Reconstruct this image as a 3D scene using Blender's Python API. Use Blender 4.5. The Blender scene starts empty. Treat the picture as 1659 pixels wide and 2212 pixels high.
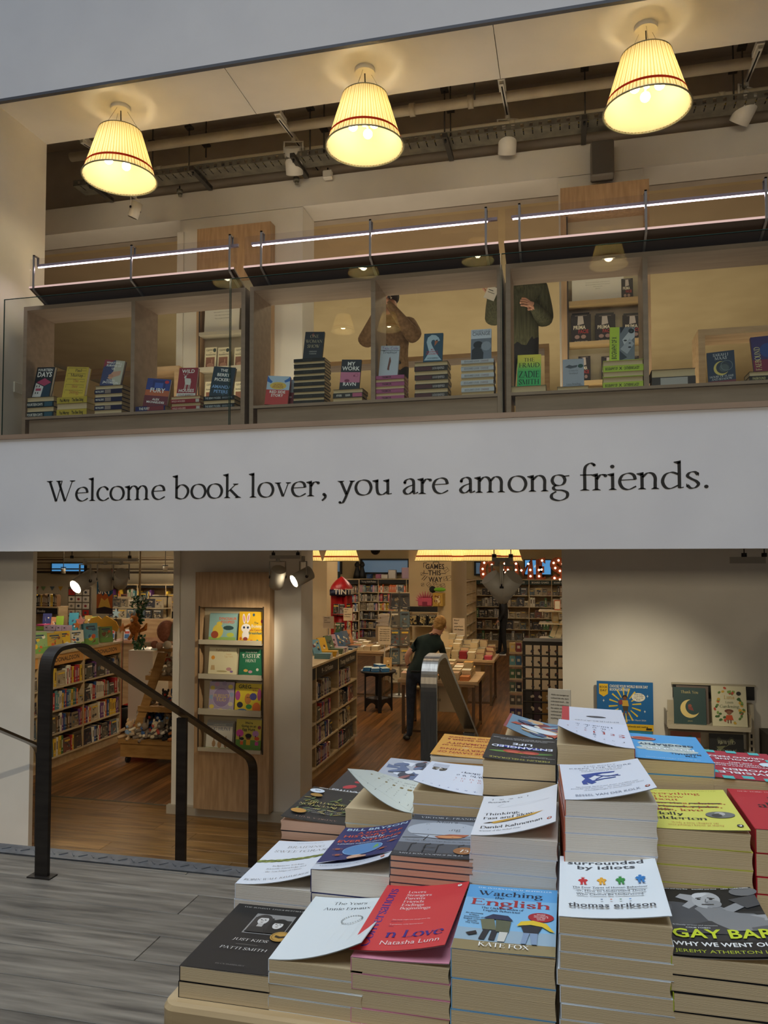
import bpy, math, random
from math import sin, cos, pi, radians, sqrt, atan2, tan
from mathutils import Vector, Matrix, Euler

random.seed(11)
SC = bpy.context.scene
COL = SC.collection

# ------------------------------------------------------------------ camera
FPX, CXP, CYP = 1660.0, 829.5, 1147.0
YAW, PITCH = radians(13.4), radians(2.36)
EYE = Vector((0, 0, 1.45))
FWD = Vector((-sin(YAW) * cos(PITCH), cos(YAW) * cos(PITCH), sin(PITCH)))
RGT = Vector((cos(YAW), sin(YAW), 0))
UPV = RGT.cross(FWD)
cd = bpy.data.cameras.new('camera')
cam = bpy.data.objects.new('camera', cd)
COL.objects.link(cam)
SC.camera = cam
cam.matrix_world = Matrix(((RGT.x, UPV.x, -FWD.x, EYE.x), (RGT.y, UPV.y, -FWD.y, EYE.y), (RGT.z, UPV.z, -FWD.z, EYE.z), (0, 0, 0, 1)))
cd.sensor_fit = 'VERTICAL'
cd.sensor_height = 24.0
cd.lens = FPX / 2212.0 * 24.0
cd.shift_y = (CYP - 1106.0) / 2212.0
cd.clip_start, cd.clip_end = 0.05, 100


def ray(u, v):
  return FWD + RGT * ((u - CXP) / FPX) + UPV * ((CYP - v) / FPX)


def PY(u, v, Y):            # the point of the plane y = Y that the photograph shows at (u, v)
  r = ray(u, v)
  return EYE + r * (Y / r.y)


def PZ(u, v, Z):
  r = ray(u, v)
  return EYE + r * ((Z - EYE.z) / r.z)


def PX(u, v, X):
  r = ray(u, v)
  return EYE + r * (X / r.x)


# ------------------------------------------------------------------ world, exposure, big lights
SC.view_settings.view_transform = 'Standard'
SC.view_settings.look = 'None'
SC.view_settings.exposure = 0.55
SC.view_settings.gamma = 1.0
SC.view_settings.use_curve_mapping = False
wd = bpy.data.worlds.new('world')
SC.world = wd
wd.use_nodes = True
wd.node_tree.nodes['Background'].inputs[0].default_value = (0.68, 0.72, 0.80, 1)
wd.node_tree.nodes['Background'].inputs[1].default_value = 0.07


def area(name, loc, sx, sy, power, color, target=None, spread=None):
  l = bpy.data.lights.new(name, 'AREA')
  l.shape = 'RECTANGLE'
  l.size, l.size_y = sx, sy
  l.energy = power
  l.color = color
  if spread:
    l.spread = radians(spread)
  o = bpy.data.objects.new(name, l)
  COL.objects.link(o)
  o.location = loc
  if target is not None:
    o.rotation_euler = (Vector(target) - Vector(loc)).to_track_quat('-Z', 'Y').to_euler()
  return o


def spot(name, loc, target, power, color, deg=40, blend=0.5, size=0.04):
  l = bpy.data.lights.new(name, 'SPOT')
  l.energy, l.color = power, color
  l.spot_size, l.spot_blend, l.shadow_soft_size = radians(deg), blend, size
  o = bpy.data.objects.new(name, l)
  COL.objects.link(o)
  o.location = loc
  o.rotation_euler = (Vector(target) - Vector(loc)).to_track_quat('-Z', 'Y').to_euler()
  return o


WARM = (1.0, 0.80, 0.52)
WARM2 = (1.0, 0.86, 0.66)
COOL = (0.74, 0.86, 1.0)
# daylight falling into the atrium through its glass roof
_s = bpy.data.lights.new('roof_daylight', 'SUN')
_s.energy, _s.color, _s.angle = 1.95, COOL, radians(50)
_o = bpy.data.objects.new('roof_daylight', _s)
COL.objects.link(_o)
_o.rotation_euler = Vector((0.10, 0.27, -1)).to_track_quat('-Z', 'Y').to_euler()
# added warm fill behind the viewer, boosting the pendant lamps across the atrium
area('atrium_fill_light', (-1.0, -3.6, 3.1), 8.0, 1.0, 24, (1.0, 0.85, 0.62), (-1.0, 5.4, 3.5), 70)
# warm ceiling lights of the upper room, then two added uplights without fixtures
area('upper_light', (-3.2, 8.6, 5.04), 2.5, 0.6, 16, WARM, (-3.2, 8.6, 0))
area('upper_light', (-0.2, 9.0, 5.04), 2.5, 0.6, 16, WARM, (-0.2, 9.0, 0))
area('upper_light', (-1.5, 12.5, 3.0), 9, 6, 95, WARM2, (-1.5, 13.0, 9))  # added uplight brightening the tan ceiling; no fixture stands here
area('upper_light', (-1.5, 6.6, 2.6), 6.5, 0.8, 24, WARM2, (-1.5, 6.8, 9))  # added uplight for the pipes and services ceiling; no fixture stands here
# warm ceiling lights of the shop floor
for _x, _y, _p in ((-7.5, 10.5, 105), (-5.0, 13.5, 60), (-2.2, 9.2, 45), (-1.0, 13.0, 62), (-3.3, 16.5, 70), (-1.0, 19.5, 75), (-5.0, 20.5, 70), (-9.0, 14.5, 120), (-8.0, 19.0, 100)):
  area('shop_ceiling_light', (_x, _y, 2.2), 1.6, 1.6, _p * 2.5, WARM2, (_x, _y, -1))


# ------------------------------------------------------------------ materials
def hexc(h):
  h = h.lstrip('#')
  v = [int(h[i:i + 2], 16) / 255 for i in (0, 2, 4)]
  return tuple(c / 12.92 if c <= 0.04045 else ((c + 0.055) / 1.055) ** 2.4 for c in v) + (1,)


_M = {}


def mat(h, rough=0.55, metal=0.0, emit=0.0):
  k = (h, rough, metal, emit)
  if k in _M:
    return _M[k]
  m = bpy.data.materials.new('mat_' + h.strip('#'))
  m.use_nodes = True
  b = m.node_tree.nodes['Principled BSDF']
  b.inputs['Base Color'].default_value = hexc(h)
  b.inputs['Roughness'].default_value = rough
  b.inputs['Metallic'].default_value = metal
  if emit:
    b.inputs['Emission Color'].default_value = hexc(h)
    b.inputs['Emission Strength'].default_value = emit
  _M[k] = m
  return m


def noise_mat(name, c1, c2, scale=(1, 1, 1), rough=0.5, bump=0.1, nscale=6.0, detail=6.0, rand=0.0, coord='Object', metal=0.0, lo=0.35, hi=0.65):
  m = bpy.data.materials.new(name)
  m.use_nodes = True
  nt = m.node_tree
  b = nt.nodes['Principled BSDF']
  b.inputs['Roughness'].default_value = rough
  b.inputs['Metallic'].default_value = metal
  tc = nt.nodes.new('ShaderNodeTexCoord')
  mp = nt.nodes.new('ShaderNodeMapping')
  mp.inputs['Scale'].default_value = scale
  nt.links.new(tc.outputs[coord], mp.inputs['Vector'])
  nz = nt.nodes.new('ShaderNodeTexNoise')
  nz.inputs['Scale'].default_value = nscale
  nz.inputs['Detail'].default_value = detail
  nt.links.new(mp.outputs[0], nz.inputs['Vector'])
  cr = nt.nodes.new('ShaderNodeValToRGB')
  cr.color_ramp.elements[0].position, cr.color_ramp.elements[1].position = lo, hi
  cr.color_ramp.elements[0].color, cr.color_ramp.elements[1].color = hexc(c1), hexc(c2)
  nt.links.new(nz.outputs[0], cr.inputs[0])
  out = cr.outputs[0]
  if rand:
    oi = nt.nodes.new('ShaderNodeObjectInfo')
    ad = nt.nodes.new('ShaderNodeVectorMath')
    ad.operation = 'ADD'
    sc = nt.nodes.new('ShaderNodeMath')
    sc.operation = 'MULTIPLY'
    sc.inputs[1].default_value = 37.0
    nt.links.new(oi.outputs['Random'], sc.inputs[0])
    nt.links.new(mp.outputs[0], ad.inputs[0])
    nt.links.new(sc.outputs[0], ad.inputs[1])
    nt.links.new(ad.outputs[0], nz.inputs['Vector'])
    hs = nt.nodes.new('ShaderNodeHueSaturation')
    mr = nt.nodes.new('ShaderNodeMapRange')
    mr.inputs['To Min'].default_value, mr.inputs['To Max'].default_value = 1 - rand, 1 + rand
    nt.links.new(oi.outputs['Random'], mr.inputs['Value'])
    nt.links.new(mr.outputs[0], hs.inputs['Value'])
    nt.links.new(out, hs.inputs['Color'])
    out = hs.outputs[0]
  nt.links.new(out, b.inputs['Base Color'])
  if bump:
    bp = nt.nodes.new('ShaderNodeBump')
    bp.inputs['Strength'].default_value = bump
    bp.inputs['Distance'].default_value = 0.004
    nt.links.new(nz.outputs[0], bp.inputs['Height'])
    nt.links.new(bp.outputs[0], b.inputs['Normal'])
  return m


def glass_mat(name, tint=(0.93, 0.96, 0.95), boost=1.0, rough=0.0):
  m = bpy.data.materials.new(name)
  m.use_nodes = True
  nt = m.node_tree
  nt.nodes.clear()
  o = nt.nodes.new('ShaderNodeOutputMaterial')
  mx = nt.nodes.new('ShaderNodeMixShader')
  tr = nt.nodes.new('ShaderNodeBsdfTransparent')
  tr.inputs[0].default_value = tint + (1,)
  gl = nt.nodes.new('ShaderNodeBsdfGlossy')
  gl.inputs['Roughness'].default_value = rough
  fr = nt.nodes.new('ShaderNodeFresnel')
  ge = nt.nodes.new('ShaderNodeNewGeometry')
  mr = nt.nodes.new('ShaderNodeMapRange')
  mr.inputs['To Min'].default_value, mr.inputs['To Max'].default_value = 1.5 * boost, 1 / (1.5 * boost)
  nt.links.new(ge.outputs['Backfacing'], mr.inputs['Value'])
  nt.links.new(mr.outputs[0], fr.inputs['IOR'])
  nt.links.new(fr.outputs[0], mx.inputs[0])
  nt.links.new(tr.outputs[0], mx.inputs[1])
  nt.links.new(gl.outputs[0], mx.inputs[2])
  nt.links.new(mx.outputs[0], o.inputs[0])
  return m


def shade_mat(name, c, tr_c, mixf=0.5):
  m = bpy.data.materials.new(name)
  m.use_nodes = True
  nt = m.node_tree
  nt.nodes.clear()
  o = nt.nodes.new('ShaderNodeOutputMaterial')
  mx = nt.nodes.new('ShaderNodeMixShader')
  mx.inputs[0].default_value = mixf
  d = nt.nodes.new('ShaderNodeBsdfDiffuse')
  d.inputs[0].default_value = hexc(c)
  t = nt.nodes.new('ShaderNodeBsdfTranslucent')
  t.inputs[0].default_value = hexc(tr_c)
  nt.links.new(d.outputs[0], mx.inputs[1])
  nt.links.new(t.outputs[0], mx.inputs[2])
  nt.links.new(mx.outputs[0], o.inputs[0])
  return m


PLASTER = noise_mat('plaster_white', '#d9d3c6', '#dfd9cc', nscale=3, bump=0.06, rough=0.75)
PAINT = noise_mat('band_paint', '#d7d6d8', '#dddcdd', nscale=2, bump=0.03, rough=0.7)
TANWALL = noise_mat('tan_wall', '#bba478', '#c3ac80', nscale=2, bump=0.05, rough=0.8)
DARKCEIL = noise_mat('dark_ceiling', '#b0a494', '#bbaf9e', nscale=4, bump=0.1, rough=0.85)
OAK = noise_mat('oak_veneer', '#a5845f', '#bb9a74', scale=(6, 6, 0.7), nscale=5, bump=0.05, rough=0.5)
OAKX = noise_mat('oak_laminate', '#ad8d66', '#c3a47c', scale=(0.7, 6, 6), nscale=4, bump=0.05, rough=0.5)
GWOOD = noise_mat('gallery_laminate', '#8b7460', '#97806b', scale=(0.6, 5, 5), nscale=4, bump=0.05, rough=0.5)
PALEWOOD = noise_mat('pale_shelf_wood', '#b39a72', '#c4ab83', scale=(3, 0.7, 3), nscale=5, bump=0.04, rough=0.5)
GREYPLANK = noise_mat('weathered_plank', '#453e35', '#7b7264', scale=(0.8, 9, 9), nscale=3.2, detail=9, bump=0.35, rough=0.55, rand=0.18, lo=0.3, hi=0.7)
LOWPLANK = noise_mat('oak_plank', '#6b4c29', '#9a7442', scale=(0.8, 8, 8), nscale=2.6, detail=8, bump=0.15, rough=0.33, rand=0.14)
SHOPPLANK = noise_mat('shop_plank', '#5c3a22', '#9c6c3e', scale=(8, 0.5, 8), nscale=2.5, detail=7, bump=0.12, rough=0.34, rand=0.38)
STEEL = noise_mat('brushed_steel', '#6a655e', '#78736b', scale=(30, 2, 2), nscale=6, bump=0.03, rough=0.27, metal=0.92)
DSTEEL = noise_mat('dark_patinated_steel', '#2b2622', '#3a342e', scale=(1, 1, 6), nscale=4, bump=0.05, rough=0.42, metal=0.55)
NOSING = noise_mat('tread_plate', '#5b5d60', '#6d7073', nscale=20, bump=0.4, rough=0.45, metal=0.6)
PAGES = noise_mat('page_block', '#c0a983', '#cdb78f', scale=(0.3, 0.3, 500), nscale=2.5, detail=2, bump=0.25, rough=0.85)
PAGES_W = noise_mat('white_page_block', '#cdc3b4', '#dad1c4', scale=(0.3, 0.3, 500), nscale=2.5, detail=2, bump=0.25, rough=0.85)
PAGES_O = noise_mat('peach_page_block', '#c0987c', '#cca288', scale=(0.3, 0.3, 500), nscale=2.5, detail=2, bump=0.25, rough=0.85)
GLASS = glass_mat('clear_glass')
ACRYL = glass_mat('clear_acrylic', (0.96, 0.95, 0.96), 0.95)
EDGE = mat('#37524a', 0.2)
WHITE = mat('#d8d2c4', 0.5)
BLACK = mat('#100f0e', 0.5)
INK = mat('#0c0b0b', 0.6)


# ------------------------------------------------------------------ mesh builder and object helpers
class MB:
  def __init__(s):
    s.v, s.f, s.mi, s.mats, s.sm = [], [], [], [], []
    s.M = None

  def m(s, mt):
    for i, a in enumerate(s.mats):
      if a is mt:
        return i
    s.mats.append(mt)
    return len(s.mats) - 1

  def add(s, vs, fs, mt, smooth=False):
    b = len(s.v)
    if s.M is not None:
      vs = [s.M @ Vector(p) for p in vs]
    s.v += [tuple(p) for p in vs]
    i = s.m(mt)
    for f in fs:
      s.f.append(tuple(b + k for k in f))
      s.mi.append(i)
      s.sm.append(smooth)
    return s

  def box(s, x0, x1, y0, y1, z0, z1, mt, bev=0.0):
    if bev:
      b = bev
      pts = []
      for z, k in ((z0, b), (z0 + b, 0), (z1 - b, 0), (z1, b)):
        pts.append([(x0 + b + k * 0, y0 + k, z), (x1 - b, y0 + k, z), (x1 - k, y0 + b, z), (x1 - k, y1 - b, z), (x1 - b, y1 - k, z), (x0 + b, y1 - k, z), (x0 + k, y1 - b, z), (x0 + k, y0 + b, z)])
      vs = [p for r in pts for p in r]
      fs = [tuple(range(7, -1, -1)), tuple(range(24, 32))]
      for r in range(3):
        for i in range(8):
          j = (i + 1) % 8
          fs.append((r * 8 + i, r * 8 + j, r * 8 + 8 + j, r * 8 + 8 + i))
      return s.add(vs, fs, mt)
    vs = [(x, y, z) for z in (z0, z1) for (x, y) in ((x0, y0), (x1, y0), (x1, y1), (x0, y1))]
    return s.add(vs, [(3, 2, 1, 0), (4, 5, 6, 7), (0, 1, 5, 4), (1, 2, 6, 5), (2, 3, 7, 6), (3, 0, 4, 7)], mt)

  def prism(s, poly, a0, a1, mt, axis='y'):
    """poly: 2D outline; extruded along the axis from a0 to a1"""
    def P(p, a):
      return {'y': (p[0], a, p[1]), 'x': (a, p[0], p[1]), 'z': (p[0], p[1], a)}[axis]
    n = len(poly)
    vs = [P(p, a0) for p in poly] + [P(p, a1) for p in poly]
    fs = [tuple(range(n)), tuple(range(2 * n - 1, n - 1, -1))] + [((i + 1) % n, i, n + i, n + (i + 1) % n) for i in range(n)]
    return s.add(vs, fs, mt)

  def tube(s, pts, r, mt, n=8, caps=True):
    pts = [Vector(p) for p in pts]
    rs = r if isinstance(r, (list, tuple)) else [r] * len(pts)
    vs, fs = [], []
    up = None
    for i, p in enumerate(pts):
      d = (pts[min(i + 1, len(pts) - 1)] - pts[max(i - 1, 0)])
      d = d.normalized() if d.length > 1e-9 else Vector((0, 0, 1))
      if up is None:
        up = Vector((0, 0, 1)) if abs(d.z) < 0.9 else Vector((1, 0, 0))
      a = up.cross(d)
      if a.length < 1e-6:
        a = Vector((1, 0, 0))
      a.normalize()
      b = d.cross(a)
      up = b
      for k in range(n):
        t = 2 * pi * k / n
        vs.append(p + a * (cos(t) * rs[i]) + b * (sin(t) * rs[i]))
    for i in range(len(pts) - 1):
      for k in range(n):
        j = (k + 1) % n
        fs.append((i * n + k, i * n + j, (i + 1) * n + j, (i + 1) * n + k))
    if caps:
      fs.append(tuple(range(n - 1, -1, -1)))
      fs.append(tuple(range((len(pts) - 1) * n, len(pts) * n)))
    return s.add(vs, fs, mt, True)

  def lathe(s, prof, mt, n=24, c=(0, 0, 0), smooth=True, pleat=0.0):
    vs, fs = [], []
    for (r, z) in prof:
      for k in range(n):
        t = 2 * pi * k / n
        rr = r + (pleat if k % 2 else 0)
        vs.append((c[0] + rr * cos(t), c[1] + rr * sin(t), c[2] + z))
    for i in range(len(prof) - 1):
      for k in range(n):
        j = (k + 1) % n
        fs.append((i * n + k, i * n + j, (i + 1) * n + j, (i + 1) * n + k))
    return s.add(vs, fs, mt, smooth)

  def ball(s, c, r, mt, n=10, sc=(1, 1, 1), rot=None):
    vs, fs = [(0, 0, 1)], []
    m = max(4, n // 2)
    for i in range(1, m):
      a = pi * i / m
      for k in range(n):
        t = 2 * pi * k / n
        vs.append((sin(a) * cos(t), sin(a) * sin(t), cos(a)))
    vs.append((0, 0, -1))
    for k in range(n):
      fs.append((0, 1 + k, 1 + (k + 1) % n))
    for i in range(m - 2):
      for k in range(n):
        j = (k + 1) % n
        fs.append((1 + i * n + k, 1 + (i + 1) * n + k, 1 + (i + 1) * n + j, 1 + i * n + j))
    L = len(vs) - 1
    for k in range(n):
      fs.append((L, 1 + (m - 2) * n + (k + 1) % n, 1 + (m - 2) * n + k))
    R = Euler(rot).to_matrix() if rot else Matrix.Identity(3)
    vs = [Vector(c) + R @ Vector((p[0] * r * sc[0], p[1] * r * sc[1], p[2] * r * sc[2])) for p in vs]
    return s.add(vs, fs, mt, True)

  def cyl(s, c, r, h, mt, n=16, axis='z', r2=None):
    r2 = r if r2 is None else r2
    ax = {'x': Vector((1, 0, 0)), 'y': Vector((0, 1, 0)), 'z': Vector((0, 0, 1))}[axis] if isinstance(axis, str) else Vector(axis).normalized()
    c = Vector(c)
    a = ax.orthogonal().normalized()
    b = ax.cross(a)
    vs = [c + (a * cos(2 * pi * k / n) + b * sin(2 * pi * k / n)) * rr + ax * hh for rr, hh in ((r, 0), (r2, h)) for k in range(n)]
    fs = [(k, (k + 1) % n, n + (k + 1) % n, n + k) for k in range(n)]
    s.add(vs, fs, mt, True)
    b0 = len(s.v) - 2 * n
    i = s.m(mt)
    s.f += [tuple(b0 + k for k in range(n - 1, -1, -1)), tuple(b0 + n + k for k in range(n))]
    s.mi += [i, i]
    s.sm += [False, False]
    return s

  def mesh(s, name):
    me = bpy.data.meshes.new(name)
    me.from_pydata(s.v, [], s.f)
    for mt in s.mats:
      me.materials.append(mt)
    me.polygons.foreach_set('material_index', s.mi)
    me.polygons.foreach_set('use_smooth', s.sm)
    me.update()
    return me

  def build(s, name, parent=None, loc=None, rot=None):
    return link(name, s.mesh(name), parent, loc, rot)


def link(name, data, parent=None, loc=None, rot=None):
  o = bpy.data.objects.new(name, data)
  COL.objects.link(o)
  if parent is not None:
    o.parent = parent
  if loc is not None:
    o.location = loc
  if rot is not None:
    o.rotation_euler = rot
  return o


def tag(o, label=None, cat=None, group=None, kind=None):
  if label:
    o['label'] = label
  if cat:
    o['category'] = cat
  if group:
    o['group'] = group
  if kind:
    o['kind'] = kind
  return o


def thing(name, label, cat, loc=(0, 0, 0), rot=(0, 0, 0), group=None):
  o = link(name, None, None, loc, rot)
  return tag(o, label, cat, group)


def one(name, mb, label, cat, group=None, loc=None, rot=None):
  return tag(mb.build(name, None, loc, rot), label, cat, group)


def struct(name, mb, label=None, parent=None):
  o = mb.build(name, parent)
  return tag(o, label, None, None, 'structure')

# ------------------------------------------------------------------ lettering
# a humanist serif drawn with a broad-nib pen over skeleton strokes (x-height 1, ascender 1.66, capitals 1.52)
def smooth(pts, k=6, closed=False):
  n = len(pts)
  if n < 3:
    return pts
  out = []
  rng = range(n if closed else n - 1)
  for i in rng:
    p0 = pts[(i - 1) % n] if closed or i > 0 else pts[0]
    p1, p2 = pts[i], pts[(i + 1) % n]
    p3 = pts[(i + 2) % n] if closed or i + 2 < n else pts[-1]
    for j in range(k):
      t = j / k
      out.append(tuple(0.5 * ((2 * p1[a]) + (-p0[a] + p2[a]) * t + (2 * p0[a] - 5 * p1[a] + 4 * p2[a] - p3[a]) * t * t + (-p0[a] + 3 * p1[a] - 3 * p2[a] + p3[a]) * t ** 3) for a in (0, 1)))
  out.append(pts[0] if closed else pts[-1])
  return out


def penstroke(pts, T, t, phi, closed=False):
  vs, fs = [], []
  n = len(pts)
  for i, p in enumerate(pts):
    a = pts[i - 1] if i > 0 else (pts[-2] if closed else p)
    b = pts[i + 1] if i < n - 1 else (pts[1] if closed else p)
    dx, dy = b[0] - a[0], b[1] - a[1]
    L = math.hypot(dx, dy) or 1
    dx, dy = dx / L, dy / L
    th = atan2(dy, dx)
    w = (t + (T - t) * abs(sin(th - phi))) / 2
    vs += [(p[0] - dy * w, p[1] + dx * w), (p[0] + dy * w, p[1] - dx * w)]
  for i in range(n - 1):
    fs.append((2 * i, 2 * i + 1, 2 * i + 3, 2 * i + 2))
  return vs, fs


O8 = [(.5, .99), (.2, .87), (.07, .5), (.2, .13), (.5, .01), (.8, .13), (.93, .5), (.8, .87)]
BO = [(.2, .72), (.42, .95), (.68, .95), (.9, .72), (.92, .42), (.74, .1), (.48, .01), (.2, .1)]


def _sh(pts, dx=0, dy=0, sx=1, sy=1):
  return [(x * sx + dx, y * sy + dy) for x, y in pts]


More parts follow.
